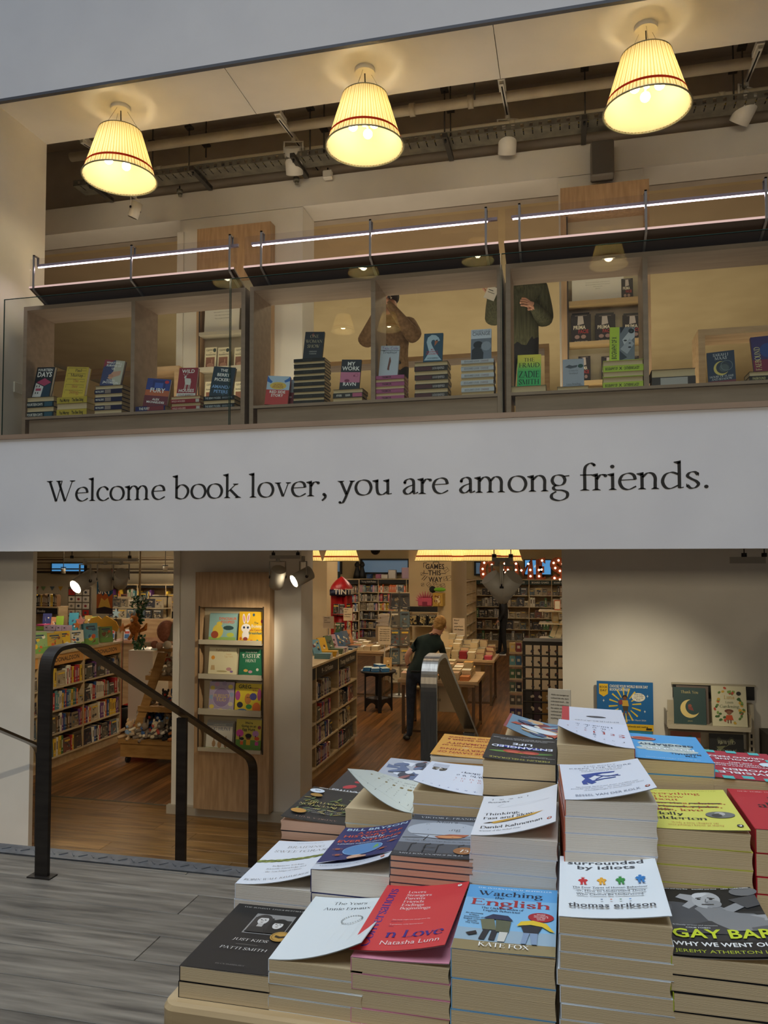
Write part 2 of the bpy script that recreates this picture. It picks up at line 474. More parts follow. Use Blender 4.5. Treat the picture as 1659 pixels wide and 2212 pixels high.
# c: pen curve, o: closed pen curve, k: thick straight, t: thin straight, s: serif (x, y, half width), h: head flag (x, y), d: dot
G = {
  'a': (.86, [('c', [(.14, .72), (.22, .9), (.42, .99), (.6, .9), (.64, .68), (.64, .2), (.7, .04), (.88, .12)]), ('c', [(.62, .6), (.3, .46), (.12, .24), (.2, .05), (.4, .03), (.62, .22)]), ('d', .16, .74, .08)]),
  'b': (1.08, [('k', .2, 1.6, .2, .06), ('h', .2, 1.66), ('c', BO)]),
  'c': (.88, [('c', [(.76, .82), (.52, .99), (.22, .87), (.08, .5), (.2, .14), (.5, .01), (.84, .2)]), ('d', .74, .8, .085)]),
  'd': (1.1, [('c', [(.8, .86), (.5, .98), (.2, .84), (.07, .45), (.2, .1), (.45, .02), (.8, .2)]), ('k', .86, 1.6, .86, .03), ('h', .86, 1.66), ('t', .86, .03, 1.06, .08)]),
  'e': (.9, [('t', .12, .58, .84, .61), ('c', [(.82, .6), (.74, .88), (.5, .99), (.2, .86), (.07, .5), (.2, .13), (.5, .01), (.86, .2)])]),
  'f': (.6, [('c', [(.76, 1.55), (.56, 1.66), (.34, 1.5), (.27, 1.2), (.27, .6), (.27, .03)]), ('d', .74, 1.54, .08), ('m', .04, .95, .62, .95), ('s', .27, 0, .24)]),
  'g': (.95, [('o', _sh(O8, .05, .34, .74, .66)), ('c', [(.3, .38), (.16, .22), (.26, .08), (.6, .04), (.85, -.12), (.8, -.42), (.45, -.58), (.1, -.45), (.08, -.2), (.3, -.02)]), ('m', .66, .9, .96, .94)]),
  'h': (1.14, [('k', .24, 1.6, .24, .03), ('h', .24, 1.66), ('c', [(.26, .72), (.5, .97), (.76, .93), (.87, .7), (.87, .35), (.87, .03)]), ('s', .24, 0, .2), ('s', .87, 0, .2)]),
  'i': (.52, [('k', .25, .95, .25, .03), ('h', .25, 1.02), ('s', .25, 0, .2), ('d', .24, 1.42, .11)]),
  'j': (.5, [('c', [(.28, .95), (.28, .3), (.26, -.3), (.02, -.52)]), ('h', .28, 1.02), ('d', .28, 1.42, .11)]),
  'k': (1.06, [('k', .24, 1.6, .24, .03), ('h', .24, 1.66), ('t', .28, .42, .78, .95), ('K', .42, .58, .9, .03), ('s', .24, 0, .2), ('s', .9, 0, .2), ('s', .76, .97, .18)]),
  'l': (.52, [('k', .25, 1.6, .25, .03), ('h', .25, 1.66), ('s', .25, 0, .22)]),
  'm': (1.72, [('k', .24, .95, .24, .03), ('h', .24, 1.02), ('c', [(.26, .72), (.48, .97), (.7, .93), (.81, .7), (.81, .35), (.81, .03)]), ('c', [(.83, .72), (1.05, .97), (1.28, .93), (1.39, .7), (1.39, .35), (1.39, .03)]), ('s', .24, 0, .2), ('s', .81, 0, .2), ('s', 1.39, 0, .2)]),
  'n': (1.14, [('k', .24, .95, .24, .03), ('h', .24, 1.02), ('c', [(.26, .72), (.5, .97), (.74, .93), (.86, .7), (.86, .35), (.86, .03)]), ('s', .24, 0, .2), ('s', .86, 0, .2)]),
  'o': (1.02, [('o', O8)]),
  'p': (1.1, [('k', .24, .95, .24, -.5), ('h', .24, 1.02), ('c', _sh(BO, .04)), ('s', .24, -.53, .2)]),
  'q': (1.08, [('c', [(.8, .86), (.5, .98), (.2, .84), (.07, .45), (.2, .1), (.45, .02), (.8, .2)]), ('k', .86, .98, .86, -.5), ('s', .86, -.53, .2)]),
  'r': (.78, [('k', .24, .95, .24, .03), ('h', .24, 1.02), ('c', [(.26, .66), (.44, .93), (.66, .92)]), ('d', .68, .88, .095), ('s', .24, 0, .22)]),
  's': (.76, [('c', [(.62, .8), (.48, .97), (.24, .93), (.14, .74), (.3, .58), (.54, .42), (.64, .24), (.5, .05), (.28, .02), (.12, .2)]), ('t', .64, .74, .64, .94), ('t', .11, .08, .1, .28)]),
  't': (.66, [('c', [(.3, 1.22), (.27, .9), (.27, .3), (.36, .04), (.62, .14)]), ('m', .06, .95, .58, .95)]),
  'u': (1.12, [('c', [(.24, .95), (.24, .4), (.32, .08), (.55, .02), (.8, .2)]), ('k', .84, .95, .84, .03), ('h', .24, 1.0), ('h', .84, 1.0), ('t', .84, .03, 1.06, .08)]),
  'v': (.98, [('K', .2, .95, .5, .04), ('t', .82, .95, .52, .02), ('s', .2, .97, .2), ('s', .82, .97, .17)]),
  'w': (1.5, [('K', .2, .95, .48, .04), ('t', .78, .95, .5, .02), ('K', .76, .95, 1.04, .04), ('t', 1.34, .95, 1.06, .02), ('s', .2, .97, .2), ('s', .78, .97, .15), ('s', 1.34, .97, .16)]),
  'x': (.98, [('K', .18, .95, .78, .04), ('t', .8, .95, .16, .04), ('s', .2, .97, .18), ('s', .8, .97, .17), ('s', .18, 0, .17), ('s', .8, 0, .19)]),
  'y': (.98, [('K', .2, .95, .52, .08), ('c', [(.84, .95), (.6, .25), (.44, -.2), (.3, -.46), (.14, -.46)]), ('s', .2, .97, .2), ('s', .84, .97, .17), ('d', .15, -.44, .085)]),
  'z': (.86, [('t', .12, .95, .76, .95), ('K', .74, .93, .14, .05), ('t', .12, .03, .78, .03), ('t', .12, .95, .11, .76), ('t', .78, .03, .8, .24)]),
  'A': (1.4, [('t', .68, 1.52, .2, .03), ('K', .68, 1.5, 1.18, .03), ('t', .36, .52, .98, .52), ('s', .2, 0, .2), ('s', 1.18, 0, .22)]),
  'B': (1.26, [('k', .3, 1.5, .3, .02), ('c', [(.3, 1.49), (.75, 1.48), (.96, 1.18), (.74, .84), (.3, .82)]), ('c', [(.5, .82), (.9, .76), (1.1, .42), (.86, .06), (.3, .02)]), ('s', .26, 1.5, .2), ('s', .26, 0, .2)]),
  'C': (1.4, [('c', [(1.22, 1.2), (1.0, 1.46), (.72, 1.52), (.32, 1.3), (.12, .78), (.28, .22), (.72, 0), (1.05, .1), (1.26, .34)]), ('t', 1.24, 1.12, 1.24, 1.5)]),
  'D': (1.54, [('k', .3, 1.5, .3, .02), ('c', [(.3, 1.49), (.8, 1.46), (1.24, 1.2), (1.4, .76), (1.2, .26), (.8, .03), (.3, .02)]), ('s', .26, 1.5, .2), ('s', .26, 0, .2)]),
  'E': (1.22, [('k', .3, 1.5, .3, .02), ('t', .3, 1.48, 1.0, 1.48), ('t', .3, .8, .86, .8), ('t', .3, .03, 1.08, .03), ('t', 1.0, 1.48, 1.02, 1.25), ('t', .86, .66, .86, .94), ('t', 1.08, .03, 1.14, .3), ('s', .22, 1.5, .16), ('s', .22, 0, .16)]),
  'F': (1.12, [('k', .3, 1.5, .3, .02), ('t', .3, 1.48, 1.0, 1.48), ('t', .3, .8, .86, .8), ('t', 1.0, 1.48, 1.02, 1.25), ('t', .86, .66, .86, .94), ('s', .22, 1.5, .16), ('s', .3, 0, .22)]),
  'G': (1.5, [('c', [(1.22, 1.2), (1.0, 1.46), (.72, 1.52), (.32, 1.3), (.12, .78), (.28, .22), (.72, 0), (1.0, .04), (1.24, .16)]), ('k', 1.24, .6, 1.24, .1), ('s', 1.22, .62, .2), ('t', 1.22, 1.15, 1.22, 1.48)]),
  'H': (1.6, [('k', .3, 1.5, .3, .02), ('k', 1.28, 1.5, 1.28, .02), ('t', .3, .78, 1.28, .78)] + [('s', x, y, .2) for x in (.3, 1.28) for y in (0, 1.5)]),
  'I': (.66, [('k', .32, 1.5, .32, .02), ('s', .32, 0, .22), ('s', .32, 1.5, .22)]),
  'J': (.66, [('c', [(.34, 1.5), (.34, .5), (.28, -.05), (.02, -.26)]), ('s', .34, 1.5, .22)]),
  'K': (1.42, [('k', .3, 1.5, .3, .02), ('t', .34, .68, 1.06, 1.48), ('K', .56, .88, 1.24, .03), ('s', .3, 0, .2), ('s', .3, 1.5, .2), ('s', 1.06, 1.5, .2), ('s', 1.26, 0, .22)]),
  'L': (1.14, [('k', .3, 1.5, .3, .02), ('t', .3, .03, 1.04, .03), ('t', 1.04, .03, 1.1, .32), ('s', .3, 1.5, .2), ('s', .2, 0, .14)]),
  'M': (1.8, [('t', .3, 1.5, .24, .02), ('K', .32, 1.5, .88, .04), ('t', 1.44, 1.5, .9, .06), ('k', 1.46, 1.5, 1.5, .02), ('s', .24, 0, .18), ('s', 1.52, 0, .2), ('s', .26, 1.5, .16), ('s', 1.5, 1.5, .16)]),
  'N': (1.6, [('t', .3, 1.5, .3, .02), ('K', .32, 1.48, 1.26, .06), ('t', 1.28, 1.5, 1.28, .02), ('s', .3, 0, .18), ('s', .24, 1.5, .18), ('s', 1.28, 1.5, .18)]),
  'O': (1.54, [('o', _sh(O8, .02, 0, 1.5, 1.52))]),
  'P': (1.14, [('k', .3, 1.5, .3, .02), ('c', [(.3, 1.49), (.76, 1.48), (1.02, 1.12), (.8, .74), (.34, .7)]), ('s', .26, 1.5, .2), ('s', .3, 0, .22)]),
  'Q': (1.54, [('o', _sh(O8, .02, 0, 1.5, 1.52)), ('c', [(.7, .04), (1.1, -.25), (1.6, -.3)])]),
  'R': (1.3, [('k', .3, 1.5, .3, .02), ('c', [(.3, 1.49), (.76, 1.48), (.98, 1.14), (.78, .78), (.34, .76)]), ('K', .6, .78, 1.14, .03), ('s', .26, 1.5, .2), ('s', .3, 0, .2), ('s', 1.2, 0, .16)]),
  'S': (1.0, [('c', [(.84, 1.2), (.66, 1.48), (.36, 1.48), (.18, 1.18), (.34, .92), (.68, .64), (.86, .36), (.64, .05), (.36, .02), (.14, .34)]), ('t', .86, 1.14, .86, 1.44), ('t', .13, .1, .12, .4)]),
  'T': (1.24, [('k', .62, 1.48, .62, .02), ('t', .1, 1.48, 1.14, 1.48), ('t', .1, 1.48, .08, 1.24), ('t', 1.14, 1.48, 1.16, 1.24), ('s', .62, 0, .22)]),
  'U': (1.54, [('c', [(.3, 1.5), (.3, .5), (.42, .12), (.78, 0), (1.12, .14), (1.26, .5), (1.26, 1.5)]), ('s', .3, 1.5, .22), ('s', 1.26, 1.5, .18)]),
  'V': (1.4, [('K', .22, 1.5, .7, .02), ('t', 1.2, 1.5, .72, .02), ('s', .22, 1.5, .22), ('s', 1.2, 1.5, .18)]),
  'W': (1.98, [('K', .22, 1.5, .68, .02), ('t', 1.08, 1.5, .7, .02), ('K', .82, 1.5, 1.28, .02), ('t', 1.78, 1.5, 1.3, .02), ('s', .22, 1.5, .22), ('s', .86, 1.5, .22), ('s', 1.78, 1.5, .2)]),
  'X': (1.4, [('K', .24, 1.5, 1.16, .03), ('t', 1.14, 1.5, .22, .03), ('s', .24, 1.5, .2), ('s', 1.14, 1.5, .18), ('s', .22, 0, .18), ('s', 1.18, 0, .2)]),
  'Y': (1.3, [('K', .2, 1.5, .66, .74), ('t', 1.12, 1.5, .68, .74), ('k', .66, .76, .66, .02), ('s', .22, 1.5, .2), ('s', 1.12, 1.5, .18), ('s', .66, 0, .22)]),
  'Z': (1.24, [('t', .16, 1.48, 1.08, 1.48), ('K', 1.06, 1.46, .14, .05), ('t', .12, .03, 1.12, .03), ('t', .16, 1.48, .14, 1.2), ('t', 1.12, .03, 1.16, .32)]),
  '.': (.5, [('d', .24, .09, .105)]),
  ',': (.5, [('d', .24, .11, .1), ('c', [(.3, .1), (.3, -.1), (.12, -.3)])]),
  "'": (.36, [('c', [(.2, 1.6), (.2, 1.45), (.12, 1.25)])]),
  '-': (.6, [('m', .1, .5, .5, .5)]),
  '&': (1.4, [('c', [(1.2, .6), (.9, .05), (.4, .02), (.15, .4), (.7, .9), (.75, 1.35), (.5, 1.5), (.3, 1.2), (.7, .5), (1.25, .03)])]),
  '7': (1.0, [('t', .15, 1.45, .85, 1.45), ('K', .85, 1.45, .4, .0)]),
  '5': (1.0, [('t', .3, 1.45, .85, 1.45), ('t', .3, 1.45, .26, .85), ('c', [(.26, .85), (.6, .95), (.85, .55), (.6, .05), (.15, .05)])]),
  ' ': (.5, []),
}
_SG = {}


def serif_glyph(ch, bold=1.0):
  k = (ch, bold)
  if k in _SG:
    return _SG[k]
  adv, items = G.get(ch, G['-'])
  T, t = .165 * bold, .042 * (1 + (bold - 1) * .6)
  vs, fs = [], []

  def put(r):
    b = len(vs)
    vs.extend(r[0])
    fs.extend(tuple(b + i for i in f) for f in r[1])
  ph = radians(14)
  for it in items:
    c = it[0]
    if c == 'c':
      put(penstroke(smooth(it[1]), T, t, ph))
    elif c == 'o':
      put(penstroke(smooth(it[1], closed=True), T, t, ph, True))
    elif c in 'ktmK':
      w = {'k': T * .97, 'K': T * .98, 't': t * 1.25, 'm': t * 1.5}[c]
      put(penstroke([(it[1], it[2]), (it[3], it[4])], w, w, 0))
    elif c == 's':
      x, y, w = it[1:]
      d = 1 if y < .5 and y > -.2 or y < -.2 else -1
      h = .03
      put(([(x - w, y), (x + w, y), (x + w * .9, y + d * h), (x + .09, y + d * .09), (x - .09, y + d * .09), (x - w * .9, y + d * h)], [(0, 1, 2, 3, 4, 5)] if d > 0 else [(5, 4, 3, 2, 1, 0)]))
    elif c == 'h':
      x, y = it[1:]
      w = T * .485
      put(([(x + w, y + .02), (x + w, y - .14), (x - w, y - .2), (x - .26, y - .1), (x - .26, y - .06)], [(4, 3, 2, 1, 0)]))
    elif c == 'd':
      x, y, r = it[1:]
      r *= (1 + (bold - 1) * .5)
      put(([(x + r * cos(a * pi / 6), y + r * sin(a * pi / 6)) for a in range(12)], [tuple(range(12))]))
  _SG[k] = (vs, fs, adv)
  return _SG[k]


_NG = {}


def _eval_text(s, off):
  cu = bpy.data.curves.new('glyph', 'FONT')
  cu.body = s
  cu.size = 1.0
  cu.resolution_u = 2
  cu.offset = off
  ob = bpy.data.objects.new('glyph', cu)
  COL.objects.link(ob)
  dg = bpy.context.evaluated_depsgraph_get()
  me = ob.evaluated_get(dg).to_mesh()
  vs = [(v.co.x, v.co.y) for v in me.vertices]
  fs = [tuple(p.vertices) for p in me.polygons]
  ob.evaluated_get(dg).to_mesh_clear()
  bpy.data.objects.remove(ob)
  bpy.data.curves.remove(cu)
  return vs, fs


def _wid(vs):
  return max(v[0] for v in vs) - min(v[0] for v in vs) if vs else 0


def sans_prepare():
  """every glyph of Blender's built-in font, read once as flat polygons"""
  chars = "ABCDEFGHIJKLMNOPQRSTUVWXYZabcdefghijklmnopqrstuvwxyz0123456789.,'!?&-:/+"
  for off in (0.0, 0.022):
    a = _eval_text('HH', off)
    hw = _wid(a[0])
    for ch in chars:
      v, f = _eval_text(ch, off)
      w = _wid(_eval_text('H' + ch + 'H', off)[0]) - hw if off == 0.0 else _NG[(ch, 0.0)][2] + .02
      x0 = min((p[0] for p in v), default=0)
      _NG[(ch, off)] = (v, f, w)
    _NG[(' ', off)] = ([], [], 0.26)


def glyph(ch, font):
  if font == 'serif':
    return serif_glyph(ch)
  if font == 'serifb':
    return serif_glyph(ch, 1.45)
  return _NG.get((ch, 0.022 if font == 'bold' else 0.0)) or _NG[('-', 0.0)]


def text_polys(s, font='sans', track=0.0):
  """flat polygons of a line of text; returns verts, faces, width, cap height in font units"""
  vs, fs, x = [], [], 0.0
  for ch in s:
    v, f, a = glyph(ch, font)
    b = len(vs)
    vs += [(p[0] + x, p[1]) for p in v]
    fs += [tuple(b + i for i in q) for q in f]
    x += a + track
  return vs, fs, max(x - track, 1e-6), (1.52 if font.startswith('serif') else 0.70)


class Print:
  """flat print on a w x h sheet (metres); every item lies a hair above the one before"""
  def __init__(s, w, h):
    s.w, s.h, s.it, s.n = w, h, [], 0

  def _a(s, vs, fs, c):
    s.n += 1
    s.it.append((vs, fs, c if not isinstance(c, str) else mat(c, 0.5), s.n))
    return s

  def rect(s, x0, y0, x1, y1, c, n=1):
    x0, x1, y0, y1 = x0 * s.w, x1 * s.w, y0 * s.h, y1 * s.h
    k = max(n, int(abs(x1 - x0) / max(s.w, 1e-6) * s.seg) if hasattr(s, 'seg') else n)
    vs, fs = [], []
    for i in range(k + 1):
      x = x0 + (x1 - x0) * i / k
      vs += [(x, y0), (x, y1)]
    for i in range(k):
      fs.append((2 * i, 2 * i + 2, 2 * i + 3, 2 * i + 1))
    return s._a(vs, fs, c)

  def ell(s, cx, cy, rx, ry, c, n=16, rot=0):
    """rx in widths, ry in heights of the sheet"""
    X, Y, A, B = cx * s.w, cy * s.h, rx * s.w, ry * s.h
    vs = [(X + A * cos(2 * pi * i / n) * cos(rot) - B * sin(2 * pi * i / n) * sin(rot), Y + A * cos(2 * pi * i / n) * sin(rot) + B * sin(2 * pi * i / n) * cos(rot)) for i in range(n)]
    return s._a(vs, [tuple(range(n))], c)

  def ring(s, cx, cy, rx, ry, t, c, n=24, a0=0, a1=360):
    X, Y, A, B = cx * s.w, cy * s.h, rx * s.w, ry * s.h
    t *= s.w
    vs, fs = [], []
    for i in range(n + 1):
      a = radians(a0 + (a1 - a0) * i / n)
      vs += [(X + A * cos(a), Y + B * sin(a)), (X + (A - t) * cos(a), Y + (B - t) * sin(a))]
    for i in range(n):
      fs.append((2 * i, 2 * i + 2, 2 * i + 3, 2 * i + 1))
    return s._a(vs, fs, c)

  def poly(s, pts, c):
    return s._a([(x * s.w, y * s.h) for x, y in pts], [tuple(range(len(pts)))], c)

  def line(s, pts, wd, c):
    p = [(x * s.w, y * s.h) for x, y in pts]
    vs, fs = penstroke(p, wd * s.w, wd * s.w, 0)
    return s._a(vs, fs, c)

  def text(s, t, cx, y, c, h=None, w=None, font='sans', track=0.0, rot=0, align='c', maxw=None, slant=0.0):
    """h: cap height in sheet heights; w: width in sheet widths (stretches); cx, y: centre and baseline"""
    vs, fs, W, H = text_polys(t, font, track)
    sy = (h * s.h / H) if h else None
    sx = (w * s.w / W) if w else sy
    if sy is None:
      sy = sx
    if maxw and W * sx > maxw * s.w:
      sx = maxw * s.w / W
    ox = {'c': -W * sx / 2, 'l': 0, 'r': -W * sx}[align]
    out = []
    for (a, b) in vs:
      X, Y = a * sx + ox + slant * b * sy, b * sy
      out.append((cx * s.w + X * cos(rot) - Y * sin(rot), y * s.h + X * sin(rot) + Y * cos(rot)))
    return s._a(out, fs, c)

  def put(s, mb, fn, eps=0.00007):
    for vs, fs, c, n in s.it:
      mb.add([fn(x, y, 0.0004 + n * eps) for x, y in vs], fs, c, True)


def randart(p, rnd, pal, n=9):
  for i in range(n):
    k = rnd.random()
    c = rnd.choice(pal)
    x, y = rnd.uniform(.21, .79), rnd.uniform(.18, .8)
    if k < .6:
      p.ell(x, y, rnd.uniform(.05, .17), rnd.uniform(.04, .12), c, 9, rnd.uniform(0, 3))
    else:
      p.poly([(min(.97, max(.03, x + rnd.uniform(-.25, .25))), min(.97, max(.03, y + rnd.uniform(-.2, .2)))) for _ in range(3)], c)
  return p


sans_prepare()

# ------------------------------------------------------------------ the building
D = 5.4                 # facade plane
ZL = -1.05              # shop floor below the landing
ZG = 2.48               # gallery floor

# landing floor
landing = struct('floor', MB().box(-6.5, 3.0, -3.0, 3.36, -0.30, -0.022, mat('#2c2823', 0.8)), 'raised landing floor of weathered grey planks')
rnd = random.Random(3)
y = -0.6
row = 0
while y < 3.33:
  y1 = min(y + 0.187, 3.352)
  x = -6.4 - rnd.random() * 1.5
  while x < 2.6:
    L = rnd.uniform(1.5, 2.3)
    if x + L > -5.5 and (y > 1.4 or x + L > 2):
      MB().box(max(x, -6.4), x + L - 0.003, y, y1 - 0.003, -0.022, 0.0, GREYPLANK, 0.0015).build('plank', landing)
    x += L
  y = y1
if True:
  ns = MB().box(-6.4, 1.42, 3.355, 3.46, -0.03, 0.004, NOSING).box(-6.4, 1.42, 3.44, 3.46, -0.08, -0.03, NOSING)
  k = -6.3
  while k < 0.2:
    for q, s in ((0, 1), (0.055, -1)):
      ns.M = Matrix.Translation((k + q, 3.408, 0.0045)) @ Matrix.Rotation(s * 0.8, 4, 'Z')
      ns.box(-0.022, 0.022, -0.003, 0.003, 0, 0.002, NOSING)
    ns.M = None
    k += 0.11
  struct('trim_1', ns, 'patterned metal nosing along the landing edge')
# steps
for i in range(5):
  z = -0.175 * (i + 1)
  struct('stair_step_floor', MB().box(-4.4, 1.42, 3.45 + 0.33 * i, 3.45 + 0.33 * (i + 1), ZL, z, LOWPLANK))
struct('wall_landing_front', MB().box(-6.5, 1.42, 3.36, 3.45, ZL - 0.05, -0.03, mat('#4a4036', 0.7)))
# shop floor
lower = struct('floor_shop', MB().box(-14.5, 4.0, 3.4, 25.0, ZL - 0.3, ZL - 0.022, mat('#1f160e', 0.8)), 'shop floor of oak boards in front and reddish strip planks behind')
y = 5.1
while y < 7.28:
  x = -8.2 - rnd.random() * 1.6
  y1 = min(y + 0.19, 7.28)
  while x < 1.4:
    L = rnd.uniform(1.6, 2.4)
    if x + L > -7.6:
      MB().box(x, x + L - 0.003, y, y1 - 0.003, ZL - 0.022, ZL, LOWPLANK, 0.001).build('plank', lower)
    x += L
  y = y1
struct('trim_2', MB().box(-14, 1.4, 7.28, 7.31, ZL - 0.01, ZL + 0.002, mat('#6b675c', 0.5, 0.5)), 'threshold strip between the two timber floors')
npl = 0
x = -6.3
while x < 0.3:
  yy = 7.312
  first = True
  while yy < 16.5:
    L = rnd.uniform(2.2, 4.2) if not first else rnd.uniform(0.8, 3.6)
    first = False
    y1 = min(yy + L, 16.5)
    vis = not (-3.9 < x < -2.95 and yy < 9 and y1 < 9.5)
    if vis:
      MB().box(x, x + 0.0935, yy, y1 - 0.002, ZL - 0.022, ZL, SHOPPLANK).build('plank', lower)
      npl += 1
    yy = y1
  x += 0.095
sp = MB()
x = -14.4
while x < 3.9:
  if x < -6.31 or x >= 0.3:
    sp.box(x, x + 0.0935, 7.312, 16.5, ZL - 0.022, ZL, SHOPPLANK)
  yy = 16.5
  while yy < 24.9:
    L = rnd.uniform(2, 4)
    sp.box(x, x + 0.0935, yy, min(yy + L, 24.95) - 0.002, ZL - 0.022, ZL, SHOPPLANK)
    yy += L
  x += 0.095
tag(sp.build('far_planks', lower), None, None, None, 'stuff')

# gallery slab: the white band with the greeting
band = struct('wall_front', MB().box(-8.5, 4.0, D, D + 0.12, 1.542, 2.462, PAINT), 'wide white painted band across the front of the gallery')
struct('floor_gallery', MB().box(-14.5, 4.0, D + 0.12, 19.0, 2.3, ZG - 0.02, mat('#6b5a46', 0.6)))
struct('ceiling_shop', MB().box(-14.5, 4.0, D + 0.12, 25.0, 2.2, 2.3, PLASTER))
struct('trim_3', MB().box(-6.2, 4.0, D - 0.012, D + 0.5, 2.462, 2.50, GWOOD), 'thin wooden capping along the top of the white band')
# the greeting
vs, fs, W, H = text_polys('Welcome book lover, you are among friends.', 'serif', 0.0)
p0, p1 = PY(100, 1088, D), PY(1538, 1053, D)
sx = (p1.x - p0.x) / W
mb = MB()
off = 0.0008
zb = PY(819, 1069, D).z
mb.add([(p0.x + a * sx, D - 0.0015, zb + b * 0.112) for a, b in vs], fs, INK)
mb.build('lettering', band)

# wall above the opening and its soffit
struct('wall_upper', MB().box(-10, 4.5, D - 0.02, D + 0.14, 5.335, 10.5, PAINT), 'large blank wall above the gallery opening')
struct('trim_4', MB().box(-10, 4.5, D - 0.03, D + 0.02, 5.312, 5.335, mat('#55565c', 0.5, 0.3)), 'grey metal bead along the wall edge')
sof = struct('ceiling_soffit', MB().box(-8, 4.5, D + 0.0, 6.0, 5.345, 5.40, mat('#3c342a', 0.8)), 'cream panelled soffit carrying the three pendant lamps')
xs = [-8.0, PZ(485, 147, 5.31).x, PZ(1065, 55, 5.31).x, 4.5]
for i in range(3):
  MB().box(xs[i] + 0.003, xs[i + 1] - 0.003, D + 0.004, 6.035, 5.31, 5.345, PLASTER).build('panel', sof)
struct('wall_left_upper', MB().box(-8.5, -4.64, D - 0.0, 6.035, 2.48, 5.31, PLASTER), 'cream reveal at the left end of the gallery')
# pier at the left below the band
px = PY(66.5, 1500, 5.9).x
struct('wall_left', MB().box(-9.0, px, 5.9, 5.95, ZL, 2.2, PLASTER), 'white wall left of the shop opening')
struct('wall_far_left', MB().box(-14.6, -14.5, 5.5, 25, ZL, 2.2, TANWALL))

# column with the wood panel, both storeys
pl_, pr_ = PY(378, 1500, 7.12).x, PY(650, 1400, 7.12).x
colm = struct('wall_column', MB().box(pl_, pr_, 7.12, 7.47, ZL, 4.99, PLASTER), 'white column between the two shop openings')
MB().box(pl_ - 0.02, pl_ + 0.05, 7.10, 7.119, ZL + 0.08, 4.86, PLASTER).build('pilaster', colm)
struct('baseboard_1', MB().box(pl_ - 0.05, pr_ + 0.012, 7.06, 7.12, ZL, ZL + 0.085, mat('#b3a995', 0.5)), 'pale skirting at the foot of the column')
q1 = PY(1208, 600, 7.12).x
q2 = PY(1392, 600, 7.12).x
struct('wall_column_upper', MB().box(q1, q2, 7.12, 7.47, ZG, 4.99, PLASTER), 'upper column behind the right gallery shelf')
bz = 4.995
struct('ceiling_beam', MB().box(-9, 4.3, 7.12, 7.47, bz, 5.275, PLASTER), 'cream beam across the upper room')
struct('wall_bulkhead', MB().box(-9, 4.3, 7.5, 7.6, 5.0, 6.2, DARKCEIL), 'dark wall above the beam')
struct('ceiling_services', MB().box(-9, 4.3, D + 0.14, 7.6, 6.15, 6.25, DARKCEIL), 'dark painted ceiling over the pipes')
struct('ceiling_upper', MB().box(-12, 4.3, 7.6, 18.5, 5.06, 5.16, TANWALL), 'tan ceiling of the upper room')
struct('wall_upper_back', MB().box(-12, 4.3, 17.5, 17.6, ZG, 5.0, TANWALL), 'tan back wall of the upper room')
struct('wall_upper_left', MB().box(-9.1, -9.0, 6.0, 17.5, ZG, 5.0, TANWALL))
struct('wall_upper_right', MB().box(4.3, 4.4, D, 17.5, ZL, 6.2, TANWALL))
# right-hand wall of the stair hall
wr = PY(1214, 1300, 6.7).x
struct('wall_right', MB().box(wr, 4.3, 6.7, 6.95, ZL, 2.2, PLASTER), 'plain cream wall washed by a spotlight')
# back of the shop
struct('wall_back', MB().box(-14.5, 0.9, 23.4, 23.55, ZL, 2.2, TANWALL), 'back wall of the shop')
struct('wall_shop_right', MB().box(0.8, 0.9, 7.0, 23.5, ZL, 2.2, TANWALL))
gp0, gp1 = PY(883, 1300, 15).x, PY(975, 1300, 15).x
gcol = struct('wall_pier', MB().box(gp0, gp1, 15, 17.35, ZL, 2.2, mat('#c9b28a', 0.8)), 'square pier with painted lettering about games')
cp0, cp1 = PY(676, 1300, 16).x, PY(706, 1300, 16).x
struct('wall_pier_left', MB().box(cp0 - 0.5, cp1, 16, 16.8, ZL, 2.2, mat('#c9b28a', 0.8)), 'pier behind the low bookcase')
# dividing wall on the left shop zone
struct('wall_left_back', MB().box(-14.5, -7.2, 17.2, 17.3, ZL, 2.2, mat('#cdbf9f', 0.8)), 'cream wall behind the picture book tables')

# sign painted on the pier
W_, H_ = gp1 - gp0, 1.0
P = Print(1, 1)
ys = lambda v: PY(930, v, 15).z
def pt(u, v):
  p = PY(u, v, 15)
  return (p.x, p.z)
mb = MB()
for s, u0, u1, v in (('GAMES', 919, 960, 1229), ('THIS', 925, 953, 1242.5), ('WAY', 926, 955, 1257)):
  a, b = pt(u0, v), pt(u1, v)
  pr = Print(b[0] - a[0], 0.2)
  pr.text(s, 0.5, 0, '#2a1d22', w=1.0, h=0.105 / 0.2 * 0.93, font='bold')
  pr.put(mb, lambda x, y, l: (a[0] + x, 15 - l - 0.001, a[1] + y))
for (u0, v0, u1, v1) in ((915, 1216, 915, 1226), (915, 1216, 922, 1216), (916, 1239, 925, 1239), (953, 1239, 963, 1239), (916, 1232, 916, 1239), (919, 1243, 911, 1252), (923, 1245, 915, 1254), (936, 1214, 948, 1214), (948, 1214, 948, 1219), (936, 1214, 936, 1219)):
  a, b = pt(u0, v0), pt(u1, v1)
  v_, f_ = penstroke([a, b], 0.012, 0.012, 0)
  mb.add([(x, 14.998, z) for x, z in v_], f_, mat('#2a1d22'))
